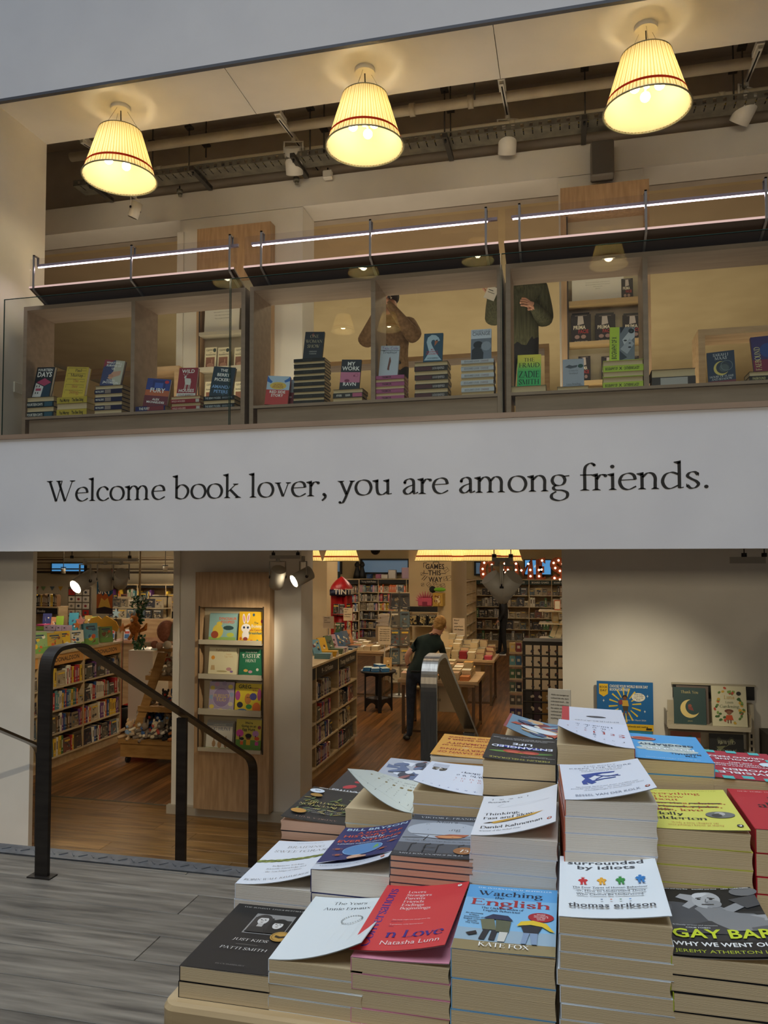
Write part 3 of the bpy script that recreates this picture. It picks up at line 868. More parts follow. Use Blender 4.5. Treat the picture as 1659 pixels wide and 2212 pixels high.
for (u, v, r, rot) in ((964, 1231, 4.5, .6), (912, 1240, 3, 0), (913, 1263, 3, .1), (926, 1263, 4, .7), (931, 1269, 3, 0), (939, 1260, 3.5, .4), (948, 1266, 4, 0), (957, 1265, 4, .2), (970, 1249, 5, .1), (962, 1250, 4, .2)):
  c = pt(u, v)
  rr = r / 1660 * 15.3
  ptz = [(c[0] + rr * 1.41 * cos(rot + pi / 4 + k * pi / 2), c[1] + rr * 1.41 * sin(rot + pi / 4 + k * pi / 2)) for k in range(5)]
  for k in range(4):
    v_, f_ = penstroke([ptz[k], ptz[k + 1]], 0.006, 0.006, 0)
    mb.add([(x, 14.998, z) for x, z in v_], f_, mat('#3a2c2c'))
  for k in range(3):
    v_ = [(c[0] + (k - 1) * rr * .5 + .008 * cos(t * pi / 3), 14.998, c[1] + (k - 1) * rr * .4 + .008 * sin(t * pi / 3)) for t in range(6)]
    mb.add(v_, [tuple(range(6))], mat('#3a2c2c'))
mb.build('lettering', gcol)

# ------------------------------------------------------------------ handrails of flat steel bar
def handrail(X, label, steel, full=True):
  w, t = 0.066, 0.02
  path = [(3.15, 0.0)] + smooth([(3.15, 0.88), (3.152, 0.95), (3.172, 1.005), (3.215, 1.036), (3.27, 1.043), (3.36, 1.043), (3.42, 1.03), (3.48, 0.997)], 5) + smooth([(5.48, -0.01), (5.55, -0.055), (5.60, -0.12), (5.61, -0.2)], 6) + [(5.61, ZL)]
  o = thing('handrail', label, 'handrail', (X, 3.15, 0), group='steel stair handrails')
  def strip(pp, name):
    vs, fs = [], []
    n = len(pp)
    for i, (yy, zz) in enumerate(pp):
      a = pp[max(i - 1, 0)]
      b = pp[min(i + 1, n - 1)]
      dy, dz = b[0] - a[0], b[1] - a[1]
      L = math.hypot(dy, dz)
      ny, nz = -dz / L * t / 2, dy / L * t / 2
      for xx, sg in ((-w / 2, 1), (w / 2, 1), (w / 2, -1), (-w / 2, -1)):
        vs.append((xx, yy + ny * sg - 3.15, zz + nz * sg))
    for i in range(n - 1):
      for k in range(4):
        j = (k + 1) % 4
        fs.append((i * 4 + k, i * 4 + j, i * 4 + 4 + j, i * 4 + 4 + k))
    fs += [(3, 2, 1, 0), tuple(range(4 * n - 4, 4 * n))]
    mb = MB().add(vs, fs, steel)
    return mb.build(name, o)
  strip(path, 'rail')
  MB().box(-w / 2, w / 2, 4.47 - 3.15 - 0.012, 4.47 - 3.15 + 0.012, -0.70, 0.47, steel).build('post', o)
  MB().box(-0.06, 0.06, -0.03, 0.03, 0.0, 0.006, steel).build('base_plate', o)
  return o


handrail(-2.375, 'dark steel handrail in front of the left shop opening, leading down the steps', DSTEEL)
handrail(-0.56, 'brushed steel handrail just behind the book table, in the centre opening', STEEL)
handrail(-4.27, 'far steel handrail by the white wall, only its lower slope in view', STEEL)

# glass screen on a low wall at the right
struct('wall_low_right', MB().box(1.47, 1.6, 3.4, 6.68, ZL, 0.14, mat('#4b473f', 0.8)), 'dark low wall under the glass screen')
gs = thing('glass_screen', 'frameless glass screen standing on the low wall at the right', 'glass screen', (1.53, 5.0, 0.14))
MB().box(-0.006, 0.006, -0.9, 1.5, 0, 0.80, GLASS).build('pane', gs)
MB().box(-0.007, 0.007, 1.5, 1.506, 0, 0.80, EDGE).build('edge', gs)
MB().box(-0.007, 0.007, -0.9, 1.5, 0.80, 0.806, EDGE).build('top_edge', gs)

# ------------------------------------------------------------------ pendant lamps
SHADE = shade_mat('pleated_fabric', '#e8e0c6', '#f4ead0', 0.55)
INNER = shade_mat('shade_lining', '#efe6c8', '#f6ecd0', 0.7)
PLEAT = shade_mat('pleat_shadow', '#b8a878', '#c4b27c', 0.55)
REDBAND = shade_mat('red_ribbon', '#8e2418', '#a8341c', 0.3)


def lamp_mesh():
  parts = {}
  rb, rt, h = 0.298, 0.176, 0.40
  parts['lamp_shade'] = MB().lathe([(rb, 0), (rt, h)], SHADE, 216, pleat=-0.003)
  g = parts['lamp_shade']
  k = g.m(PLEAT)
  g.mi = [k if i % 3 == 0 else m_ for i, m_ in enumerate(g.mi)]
  g.lathe([(rb - 0.007, 0.003), (rt - 0.007, h)], INNER, 48)
  parts['lamp_shade'] = g.mesh('lamp_shade')
  f = lambda z: rb + (rt - rb) * z / h + 0.0035
  parts['ribbon'] = MB().lathe([(f(0.062), 0.062), (f(0.084), 0.084)], REDBAND, 72).mesh('ribbon')
  g = MB()
  for (a, z, r) in ((rb + 0.006, 0.0, 0.006), (rt, h, 0.004)):
    pts = [(a * cos(2 * pi * k / 48), a * sin(2 * pi * k / 48), z) for k in range(49)]
    g.tube(pts, r, mat('#8f8a6a', 0.3, 0.2), 6, False)
  parts['rim'] = g.mesh('rim')
  parts['canopy'] = MB().cyl((0, 0, 0.585), 0.08, 0.035, WHITE, 28).mesh('canopy')
  parts['cord'] = MB().tube([(0, 0, 0.22), (0.004, 0, 0.46), (0, 0, 0.59)], 0.005, BLACK, 6).mesh('cord')
  parts['added_diffuser'] = MB().cyl((0, 0, h - .03), rt * .78, .002, INNER, 32).mesh('added_diffuser')  # unseen disc added inside the shade to cut the halo on the soffit
  w = MB()
  for k in range(3):
    t = k * 2 * pi / 3 + .5
    w.tube([(rt * cos(t), rt * sin(t), h), (0.05 * cos(t), 0.05 * sin(t), 0.59)], 0.0012, mat('#77705a', 0.4, 0.6), 4)
  parts['wire'] = w.mesh('wire')
  parts['bulb_holder'] = MB().cyl((0, 0, 0.17), 0.02, 0.05, WHITE, 12).tube([(-.075, -.03, .2), (0, 0, .19), (.075, -.03, .2)], .008, WHITE, 6).tube([(0, 0, .19), (0, .085, .2)], .008, WHITE, 6).mesh('bulb_holder')
  parts['bulb'] = MB().ball((0, 0, 0), 0.036, mat('#ffe7b0', 0.4, 0, 22.0), 14).mesh('bulb')
  return parts


LP = lamp_mesh()


def pendant(x, y, z, label, power, group='pleated pendant lamps', full=True):
  o = thing('pendant_lamp', label, 'lamp', (x, y, z), group=group)
  for k in ('lamp_shade', 'ribbon', 'rim', 'canopy', 'cord', 'wire', 'bulb_holder', 'added_diffuser'):
    link(k, LP[k], o)
  for (bx, by) in ((-0.085, -0.035), (0.085, -0.035), (0, 0.095)):
    link('bulb', LP['bulb'], o, (bx, by, 0.155))
  l = bpy.data.lights.new('lamp_light', 'POINT')
  l.energy, l.color, l.shadow_soft_size = power, (1.0, 0.88, 0.62), 0.07
  link('lamp_light', l, o, (0, 0, 0.13))
  return o


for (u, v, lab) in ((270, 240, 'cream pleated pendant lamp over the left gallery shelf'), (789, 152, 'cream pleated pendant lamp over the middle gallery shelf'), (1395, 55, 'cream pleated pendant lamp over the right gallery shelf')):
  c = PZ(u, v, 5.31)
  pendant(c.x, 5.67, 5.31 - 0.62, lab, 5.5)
for i, (u, y, lab) in enumerate(((655, 11.6, 'pleated pendant lamp seen at the left edge of the centre opening'), (737, 12.1, 'pleated pendant lamp hanging above the rocket book stand'), (938, 11.6, 'pleated pendant lamp at the left end of the row of four'), (984, 12.2, 'second pleated pendant lamp of the row of four'), (1042, 11.6, 'third pleated pendant lamp of the row of four'), (1087, 12.2, 'pleated pendant lamp at the right end of the row of four'))):
  c = PY(u, 1214, y)
  pendant(c.x, y, 1.475, lab, 4.5, 'pendant lamps above the shop tables')

# lamps across the atrium, behind the viewer; the gallery glass mirrors them
for k, (u, v, yv) in enumerate(((490, 612, 14.0), (785, 590, 14.0), (1032, 563, 14.0), (1315, 572, 12.6), (741, 716, 18.0), (840, 712, 18.4))):
  p = PY(u, v, yv)
  pendant(p.x, 10.88 - yv, p.z, 'pleated pendant lamp mirrored in the gallery glass, %s' % ('at the left joint', 'above the middle unit', 'near the right of the middle unit', 'above Biography of X', 'low, left of the fleece jacket', 'low, over the fleece jacket')[k], 5, 'pendant lamps across the atrium')
  struct('ceiling_beam_atrium', MB().box(p.x - .7, p.x + .7, 10.78 - yv, 10.98 - yv, p.z + .62, p.z + .95, PAINT))

# ------------------------------------------------------------------ pipes, trays and spotlights in the upper ceiling
PIPE = noise_mat('painted_pipe', '#b9ab90', '#c8bb9f', nscale=5, bump=0.05, rough=0.6)
GALV = noise_mat('galvanised', '#6d675c', '#85806f', nscale=9, bump=0.1, rough=0.5, metal=0.5)
GALVD = mat('#4a453e', 0.55, 0.4)


def pipe(pts, r, label, collars=()):
  o = thing('ceiling_pipe', label, 'pipe', pts[0], group='ceiling pipes')
  a = Vector(pts[0])
  MB().tube([Vector(p) - a for p in pts], r, PIPE, 14).build('pipe_run', o)
  for f in collars:
    p = a.lerp(Vector(pts[-1]), f) - a
    MB().cyl(p - Vector((0.025, 0, 0)), r * 1.28, 0.05, PIPE, 16, 'x').build('collar', o)
  return o


a, b = PY(95, 348, 6.75), PY(1655, 150, 6.75)
pipe([(-4.9, 6.75, a.z), (4.0, 6.75, a.z)], 0.045, 'thick cream pipe running under the dark ceiling', (.08, .4, .46, .62, .86))
z2 = PY(690, 320, 6.95).z
pipe([(-4.9, 6.95, z2), (4.0, 6.95, z2)], 0.024, 'thin cream pipe below the thick pipe', (.1, .5, .7))
# hanger rods
for u, v0, v1, Y in ((330, 310, 400, 6.85), (409, 278, 375, 6.85), (670, 236, 345, 6.85), (700, 282, 332, 6.9), (960, 197, 305, 6.85), (973, 240, 300, 6.9), (1263, 150, 262, 6.85), (1584, 155, 215, 6.9), (1603, 105, 190, 6.85), (230, 315, 350, 6.7), (445, 315, 340, 6.9), (1025, 170, 215, 6.7)):
  p = PY(u, v0, Y)
  q = PY(u, v1, Y)
  o = thing('hanger_rod', 'thin dark hanger rod %s' % {330: 'just right of the left lamp', 409: 'right of the left lamp, over a slotted bracket', 670: 'left of the middle lamp, crossing both pipes', 700: 'short, between left track and middle lamp', 960: 'right of the middle lamp, crossing both pipes', 973: 'short, right of the middle lamp', 1263: 'left of the right lamp, crossing both pipes', 1584: 'short, right of the right lamp', 1603: 'at the far right by the last track', 230: 'left of the left lamp', 445: 'short, further right of the left lamp', 1025: 'through the thick pipe clamp in the middle'}[u], 'rod', (p.x, Y, q.z), group='hanger rods in the dark ceiling')
  MB().tube([(0, 0, 0), (0, 0, 6.15 - q.z)], 0.007, GALVD, 6).build('rod', o)
  MB().box(-0.035, 0.035, -0.035, 0.035, p.z - q.z, p.z - q.z + 0.02, GALVD).build('bracket', o)
# cable tray
zt = PY(1000, 305, 6.88).z
tr = thing('cable_tray', 'perforated metal cable tray running along the beam', 'cable tray', (-0.5, 6.9, zt))
t = MB()
x = -4.4
while x < 4.4:
  t.box(x, x + 0.05, -0.11, -0.105, 0, 0.05, GALV)
  t.box(x, x + 0.07, -0.11, 0.0, -0.002, 0, GALV)
  x += 0.08
t.box(-4.4, 4.4, -0.112, -0.108, 0.045, 0.055, GALV).box(-4.4, 4.4, -0.112, -0.108, -0.004, 0.008, GALV).box(-4.4, 4.4, 0.0, 0.1, -0.002, 0, GALV)
t.build('tray', tr)
c = MB()
for k in range(7):
  yy = -0.09 + k * 0.028
  c.tube([(-4.4 + i * 0.55, yy + 0.01 * sin(i * 1.7 + k), 0.012 + 0.008 * cos(i * 2.3 + k)) for i in range(17)], 0.007, mat(['#1c1b1a', '#8a7a24', '#2b2a28', '#3b3936', '#1c1b1a', '#6b6a66', '#24211e'][k], 0.5), 5)
c.build('cable', tr)
for u, v in ((205, 435), (425, 400), (965, 332), (1262, 290), (640, 385)):
  p = PY(u, v, 6.8)
  mbk = MB().box(-0.022, 0.022, -0.22, 0.2, 0, 0.04, GALVD)
  for k in range(5):
    mbk.box(-0.023, 0.023, -0.18 + k * .08, -0.15 + k * .08, 0.013, 0.026, BLACK)
  one('cantilever_bracket', mbk.cyl((0, -0.18, -0.03), 0.01, 0.04, BLACK, 8), 'slotted steel bracket under the cable tray, %s' % {205: 'leftmost, by the left lamp', 425: 'just right of the left lamp', 965: 'right of the middle lamp', 1262: 'left of the wall speaker', 640: 'left of the middle lamp'}[u], 'bracket', 'brackets under the cable tray', (p.x, 6.9, zt - 0.055))


def spot_head(o, loc, aim, lit=False, m=None, size=1.0, name='spotlight_head'):
  """a cylindrical track spotlight with its yoke, hung at loc and aimed along aim"""
  m = m or WHITE
  mb = MB()
  d = Vector(aim).normalized()
  r, L = 0.052 * size, 0.15 * size
  c0 = Vector((0, 0, -0.13 * size))
  a0 = c0 - d * L * 0.45
  mb.cyl(a0, r, L, m, 22, d)
  e = a0 + d * (L + 0.001)
  mb.cyl(e, r * 0.86, 0.0015, mat('#fff1d6', 0.4, 0, 25.0) if lit else mat('#2b2822', 0.4), 22, d)
  h = link(name, mb.mesh(name), o, loc)
  side = Vector((0, 0, 1)).cross(d)
  side = side.normalized() if side.length > 0.1 else Vector((1, 0, 0))
  y = MB()
  for s in (-1, 1):
    b0 = c0 + side * (s * (r + 0.008))
    y.tube([b0, (b0.x, b0.y, -0.02 * size), (0, 0, -0.02 * size)], 0.006 * size, m, 5)
    y.cyl(b0, 0.012 * size, 0.006, BLACK, 10, side * s)
  y.cyl((0, 0, -0.02 * size), 0.014 * size, 0.04 * size, m, 10)
  y.build('yoke', h)
  return h


def track(p, q, label, heads, drop=True, m=None):
  p, q = Vector(p), Vector(q)
  o = thing('spotlight_track', label, 'track light', p, group='spotlight tracks')
  d = q - p
  n = d.normalized()
  s = n.cross(Vector((0, 0, 1))).normalized() * 0.018
  u = Vector((0, 0, 0.032))
  vs = [a + b + c for a in (Vector((0, 0, 0)), d) for b, c in ((-s, Vector()), (s, Vector()), (s, u), (-s, u))]
  MB().add(vs, [(3, 2, 1, 0), (4, 5, 6, 7), (0, 1, 5, 4), (1, 2, 6, 5), (2, 3, 7, 6), (3, 0, 4, 7)], m or WHITE).add([a + b - Vector((0, 0, 0.0015)) for a in (n * 0.03, d - n * 0.03) for b in (-s * .35, s * .35)], [(0, 1, 3, 2)], BLACK).build('track', o)
  for f, aim, lit, sz in heads:
    spot_head(o, d * f, aim, lit, m, sz)
  return o


def trk(u0, v0, u1, v1, z, label, heads):
  a, b = PZ(u0, v0, z), PZ(u1, v1, z)
  o = track(a, b, label, heads)
  g = MB().box(-0.03, 0.03, -0.02, 0.16, 0.03, 0.075, WHITE)
  g.M = Matrix.Translation((b - a) * 0.62)
  g.box(-0.022, 0.022, -0.1, 0.1, -0.03, 0.0, WHITE)
  g.build('driver_box', o)
  for f in (0.12, 0.88):
    p = (b - a) * f
    MB().tube([p + Vector((0, 0, .03)), (p.x, p.y, 6.15 - z)], 0.0025, GALVD, 4).build('suspension_wire', o)


trk(600, 255, 703, 388, 5.55, 'white spotlight track left of the middle pendant lamp', [(0.3, (-.12, .6, -.8), False, 1.6)])
trk(1083, 182, 1112, 332, 5.55, 'white spotlight track between the middle and right pendant lamps', [(0.42, (-.1, .6, -.8), False, 1.6)])
trk(1643, 105, 1573, 275, 5.55, 'white spotlight track at the far right of the dark ceiling', [(0.4, (-.4, .55, -.7), False, 1.6)])
trk(176, 308, 236, 345, 5.55, 'short white spotlight track behind the left pendant lamp', [])
p = PY(292, 452, 6.6)
o = thing('spotlight', 'single white spotlight just below the left pendant lamp', 'spotlight', p + Vector((0, 0, 0.13)))
spot_head(o, (0, 0, 0), (-.45, .1, -1))
MB().tube([(0, 0, 0), (0, 0, 6.15 - p.z - .13)], .006, GALVD, 6).build('drop_rod', o)
for u, v, lab in ((228, 410, 'small cream junction box by the cable tray, left of the left lamp'), (708, 378, 'small cream junction box at the end of the left spotlight track'), (388, 416, 'small metal beam clamp right of the left lamp'), (640, 390, 'small metal beam clamp left of the middle lamp')):
  p = PY(u, v, 7.05)
  m_ = WHITE if 'junction' in lab else GALV
  mb = MB().box(-.045, .045, -.03, .03, -.04, .04, m_, .008) if 'junction' in lab else MB().cyl((0, 0, -.01), .03, .04, m_, 12).cyl((0.005, 0, -.04), .02, .03, m_, 10)
  mb.cyl((0, 0, 0.04), .008, .03, BLACK, 8)
  one('junction_box' if 'junction' in lab else 'beam_clamp', mb, lab, 'box' if 'junction' in lab else 'clamp', None, (p.x, 7.05, p.z))
# wall speaker
a, b = PY(1277, 310, 6.95), PY(1325, 380, 6.95)
o = thing('wall_speaker', 'grey loudspeaker hung on the beam left of the right lamp', 'speaker', ((a.x + b.x) / 2, 6.98, b.z))
MB().box(-0.1, 0.1, -0.07, 0.07, 0, a.z - b.z, mat('#6f675b', 0.7), 0.012).build('cabinet', o)
MB().box(-0.088, 0.088, -0.075, -0.069, 0.012, a.z - b.z - 0.012, mat('#5d574e', 0.9)).build('grille', o)
MB().tube([(0, 0.03, a.z - b.z), (0, 0.1, a.z - b.z + 0.06)], 0.012, BLACK, 6).build('bracket', o)

# ------------------------------------------------------------------ books
ORD = ['first', 'second', 'third', 'fourth', 'fifth', 'sixth', 'seventh', 'eighth', 'ninth', 'tenth', 'eleventh', 'twelfth', 'thirteenth', 'fourteenth', 'fifteenth', 'sixteenth', 'seventeenth', 'eighteenth', 'nineteenth', 'twentieth', 'twenty-first', 'twenty-second', 'twenty-third', 'twenty-fourth', 'twenty-fifth', 'twenty-sixth', 'twenty-seventh', 'twenty-eighth', 'twenty-ninth', 'thirtieth']


def curlf(w, h, t, curl, cx=1.0, near=0.0):
  """front cover lifted away from the spine: curl = height at the free edge, near > 0 lifts the foot more, < 0 the head"""
  def fn(x, y, l=0.0):
    s = x / w
    k = 1.0 + near * (0.5 - y / h) * 2
    z = curl * max(k, 0.0) * max(s, 0) ** 1.8
    x2 = x - 0.35 * abs(curl) * s * s * (abs(curl) / w)
    return (x2 - w / 2, y - h / 2, t + z + l)
  return fn


_bookmesh = {}


def book(label, w, h, t, cover, loc, rotz=0.0, pr=None, curl=0.0, near=0.0, hard=False, spine=None, pages=None, group=None, base=None, spine_pr=None, name='book', jitter=True):
  """a book lying flat, spine along -x; loc is the centre of its underside. base: a 3x3/4x4 matrix for books that stand."""
  o = thing(name, label, 'book', loc, (0, 0, rotz), group)
  if base is not None:
    o.rotation_euler = base.to_euler()
  pages = pages or PAGES
  cm = mat(cover, 0.35) if isinstance(cover, str) else cover
  sm = mat(spine, 0.4) if spine else cm
  c = 0.0028 if hard else 0.0008
  ov = 0.003 if hard else 0.0
  key = (round(w, 4), round(h, 4), round(t, 4), pages.name, hard, curl > 0)
  pm = _bookmesh.get(('p',) + key)
  if pm is None:
    mb = MB()
    n = 5
    outl = []
    for i in range(n + 1):               # slightly hollow fore-edge
      f = i / n
      outl.append((w / 2 - ov - 0.0015 * sin(pi * f), c + (t - 2 * c) * f))
    outl += [(-w / 2 + 0.001, t - c), (-w / 2 + 0.001, c)]
    mb.prism(outl, -h / 2 + ov, h / 2 - ov, pages, 'y')
    pm = _bookmesh[('p',) + key] = mb.mesh('pages')
  link('pages', pm, o)
  key = key + (cm.name, sm.name, round(curl, 4), near)
  km = _bookmesh.get(('c',) + key)
  fn = curlf(w, h, t, curl, near=near)
  if km is None:
    mb = MB()
    mb.box(-w / 2, w / 2, -h / 2, h / 2, 0, c, cm)
    mb.box(-w / 2 - (0.001 if hard else 0.0004), -w / 2 + 0.0008, -h / 2, h / 2, 0, t, sm)
    if curl <= 0:
      mb.box(-w / 2, w / 2, -h / 2, h / 2, t - c, t, cm)
    else:
      nx, ny = 12, 4
      vs, fs = [], []
      for i in range(nx + 1):
        for j in range(ny + 1):
          vs.append(fn(w * i / nx, h * j / ny, 0))
      for i in range(nx):
        for j in range(ny):
          a = i * (ny + 1) + j
          fs.append((a, a + ny + 1, a + ny + 2, a + 1))
      mb.add(vs, fs, cm, True)
      mb.add([(p[0], p[1], p[2] - 0.0007) for p in vs], [tuple(reversed(f)) for f in fs], WHITE, True)
      mb.box(-w / 2 + .0005, w / 2 - .001, -h / 2 + .0005, h / 2 - .0005, t - 0.0004, t - 0.0001, pages)
    km = _bookmesh[('c',) + key] = mb.mesh('cover')
  link('cover', km, o)
  if pr is not None:
    mb = MB()
    pr.put(mb, fn)
    mb.build('cover_print', o)
  if spine_pr is not None:
    mb = MB()
    # along the spine: x runs head to foot, y up the thickness
    spine_pr.put(mb, lambda x, y, l: (-w / 2 - 0.0012 - l, h / 2 - x, y))
    mb.build('spine_print', o)
  return o


# prints for the table, each on a 0.129 x 0.198 cover -------------------------------------------------
PW, PH = 0.129, 0.198


def NP(bg=None, w=PW, h=PH):
  p = Print(w, h)
  p.seg = 8
  if bg:
    p.rect(0, 0, 1, 1, bg, 8)
  return p


def tx(p, lines, y0, dy, hh, c, cx=.5, **k):
  for i, s in enumerate(lines):
    p.text(s, cx, y0 - i * dy, c, h=hh, **k)
  return p


def penguin(p, x, y, c='#d8581f', r=.026):
  p.ell(x, y, r, r * p.w / p.h * 1.25, c, 14)
  p.ell(x, y, r * .45, r * .75 * p.w / p.h * 1.25, '#f4f0e8', 10)
  p.ell(x - r * .1, y + r * .2, r * .22, r * .5 * p.w / p.h * 1.25, '#161414', 8)
  return p


def figure2(p, x, y, s, c, skirt=False, hat=False):
  """small standing silhouette"""
  k = p.w / p.h
  q = lambda pts: [(x + a * s, y + b * s * k) for a, b in pts]
  p.ell(x, y + 2.0 * s * k, .2 * s, .24 * s * k, c, 10)
  p.poly(q([(-.42, 1.75), (.42, 1.75), (.5, 1.2), (.34, .95), (-.34, .95), (-.5, 1.2)]), c)
  p.poly(q([(-.62, 1.3), (-.4, 1.7), (-.25, 1.3), (-.5, 1.15)]), c)
  p.poly(q([(.62, 1.3), (.25, 1.25), (.25, 1.55), (.45, 1.7)]), c)
  p.poly(q([(-.34, 1.0), (0, 1.0), (-.04, .1), (-.28, .1)]), c)
  p.poly(q([(.04, 1.0), (.34, 1.0), (.38, .1), (.14, .1)]), c)
  p.ell(x - .22 * s, y + .08 * s * k, .2 * s, .07 * s * k, c, 8)
  p.ell(x + .3 * s, y + .08 * s * k, .2 * s, .07 * s * k, c, 8)
  if hat:
    p.ell(x, y + 2.2 * s * k, .3 * s, .06 * s * k, c, 8)


def cov_justkids():
  p = NP('#171514')
  p.text('THE SUNDAY TIMES BESTSELLER', .53, .945, '#cfcabf', h=.017, w=.86, font='serif')
  p.rect(.34, .54, .84, .86, '#8d8984', 2).rect(.36, .55, .6, .8, '#2b2826', 1).rect(.6, .55, .83, .78, '#252220', 1)
  p.ell(.47, .765, .11, .085, '#3a3532', 20).poly([(.36, .76), (.38, .62), (.44, .6), (.42, .74)], '#38322e').ell(.48, .75, .065, .06, '#c9c4bd', 18).poly([(.42, .79), (.54, .795), (.52, .82), (.44, .82)], '#3a3532').poly([(.45, .7), (.52, .7), (.52, .65), (.45, .65)], '#b0aba4')
  p.ell(.7, .71, .11, .085, '#1c1917', 20).poly([(.59, .7), (.6, .58), (.66, .57), (.65, .7)], '#1c1917').poly([(.81, .7), (.82, .58), (.75, .57), (.76, .7)], '#1c1917').ell(.7, .69, .062, .06, '#cfc9c2', 18).poly([(.63, .72), (.77, .72), (.76, .75), (.64, .75)], '#1c1917')
  for x, y in ((.455, .757), (.505, .757), (.675, .7), (.725, .7)):
    p.ell(x, y, .012, .005, '#3a3532', 8)
  p.line([(.48, .75), (.485, .735)], .006, '#8a857e').line([(.465, .715), (.495, .715)], .008, '#7a6560').line([(.7, .695), (.704, .678)], .006, '#8a857e').line([(.685, .66), (.715, .66)], .008, '#7a6560').poly([(.36, .55), (.6, .55), (.56, .64), (.4, .64)], '#2a2725').poly([(.6, .55), (.83, .55), (.8, .61), (.64, .62)], '#1c1917')
  p.ell(.83, .515, .115, .075, '#b58a3c', 24).ring(.83, .515, .1, .065, .006, '#3a2a10').poly([(.77, .53), (.83, .515), (.89, .53), (.89, .5), (.83, .485), (.77, .5)], '#2a1e0c')
  p.text('JUST KIDS', .53, .405, '#dedad2', h=.034, w=.42, font='serif', slant=.12)
  p.rect(.4, .352, .66, .354, '#a09a90', 2)
  p.text('PATTI SMITH', .53, .275, '#dedad2', h=.034, w=.56, font='serif', slant=.12)
  p.text('BLOOMSBURY', .53, .06, '#8a857d', h=.014, w=.34, font='serif')
  return p


def cov_years():
  p = NP('#d9dedd')
  p.text('The Years', .5, .87, '#1a1a1a', h=.045, w=.42, font='serif')
  p.text('Annie Ernaux', .5, .77, '#1a1a1a', h=.045, w=.58, font='serif')
  n = 26
  for i in range(n):
    a = 2 * pi * i / n
    p.rect(.66 + .12 * cos(a) - .008, .56 + .078 * sin(a) - .006, .66 + .12 * cos(a) + .008, .56 + .078 * sin(a) + .006, '#7d8280')
  return p


def cov_convers():
  p = NP('#c93a3c')
  p.text('Conversations', .17, .05, '#3a2478', h=.085, w=1.34, font='serifb', rot=pi / 2, align='l')
  tx(p, ['Lovers', 'Strangers', 'Parents', 'Friends', 'Endings', 'Beginnings'], .86, .055, .038, '#e9c9c4', cx=.3, font='serifb', align='l', maxw=.5)
  tx(p, ["'This book might just change your life'", "'A gorgeous, richly layered book'"], .42, .07, .013, '#e9c9c4', cx=.28, font='sans', align='l', maxw=.62)
  tx(p, ['Sunday Times', 'Stylist'], .395, .07, .011, '#2c1c52', cx=.28, align='l')
  p.text('n Love', .3, .17, '#3a2478', h=.1, w=.62, font='serifb', align='l')
  p.text('Natasha Lunn', .28, .07, '#e9c9c4', h=.055, w=.64, align='l')
  penguin(p, .9, .94, '#e6e0d6')
  return p


def cov_watching():
  p = NP('#7fb2d4')
  p.rect(0, .78, 1, 1, '#5b9ccc', 8).rect(0, 0, 1, .13, '#8d7c55', 8).rect(0, .13, 1, .3, '#93aab8', 8)
  p.text('THE INTERNATIONAL BESTSELLER', .52, .945, '#e8eef2', h=.02, w=.84, font='serifb')
  p.text('Watching', .48, .83, '#1d2236', h=.075, w=.72, font='serifb')
  p.text('the', .37, .775, '#1d2236', h=.04, w=.1, font='serifb')
  p.text('English', .5, .66, '#a52c2c', h=.1, w=.88, font='serifb')
  tx(p, ['The Hidden Rules of', 'English Behaviour'], .605, .04, .026, '#1d2236', cx=.42, font='serifb')
  tx(p, ['An absolutely', 'brilliant', 'examination of', 'English culture', 'Jennifer', 'The Times'], .51, .03, .015, '#1d2236', cx=.14, font='bold')
  p.ell(.84, .52, .135, .07, '#a5242a', 22)
  tx(p, ['REVISED', 'New research,', 'observations &', 'over 100', 'updates'], .556, .02, .011, '#f0e6e0', cx=.84, font='bold')
  # couple under an umbrella, person carrying a banana
  p.poly([(.28, .31), (.24, .14), (.3, .14), (.34, .3)], '#22242c').poly([(.36, .3), (.34, .14), (.4, .14), (.42, .3)], '#22242c').poly([(.44, .3), (.43, .13), (.5, .13), (.53, .3)], '#c9c6bb')
  p.poly([(.22, .42), (.36, .44), (.4, .28), (.26, .28)], '#6a6a4e').poly([(.38, .43), (.54, .42), (.53, .26), (.4, .26)], '#575a42').poly([(.24, .44), (.56, .43), (.5, .5), (.34, .51)], '#2a2f4a').poly([(.1, .21), (.2, .25), (.22, .21), (.14, .18)], '#1c1c22')
  p.poly([(.68, .28), (.66, .12), (.71, .12), (.74, .27), (.77, .12), (.82, .12), (.82, .28)], '#7e93ad').poly([(.64, .38), (.86, .37), (.82, .27), (.68, .27)], '#23252d')
  p.poly([(.6, .36), (.64, .43), (.76, .455), (.9, .42), (.97, .32), (.99, .3), (.94, .31), (.86, .37), (.74, .39), (.64, .37)], '#dcb92c')
  p.text('KATE FOX', .5, .045, '#f2efe8', h=.052, w=.5, font='serifb')
  return p


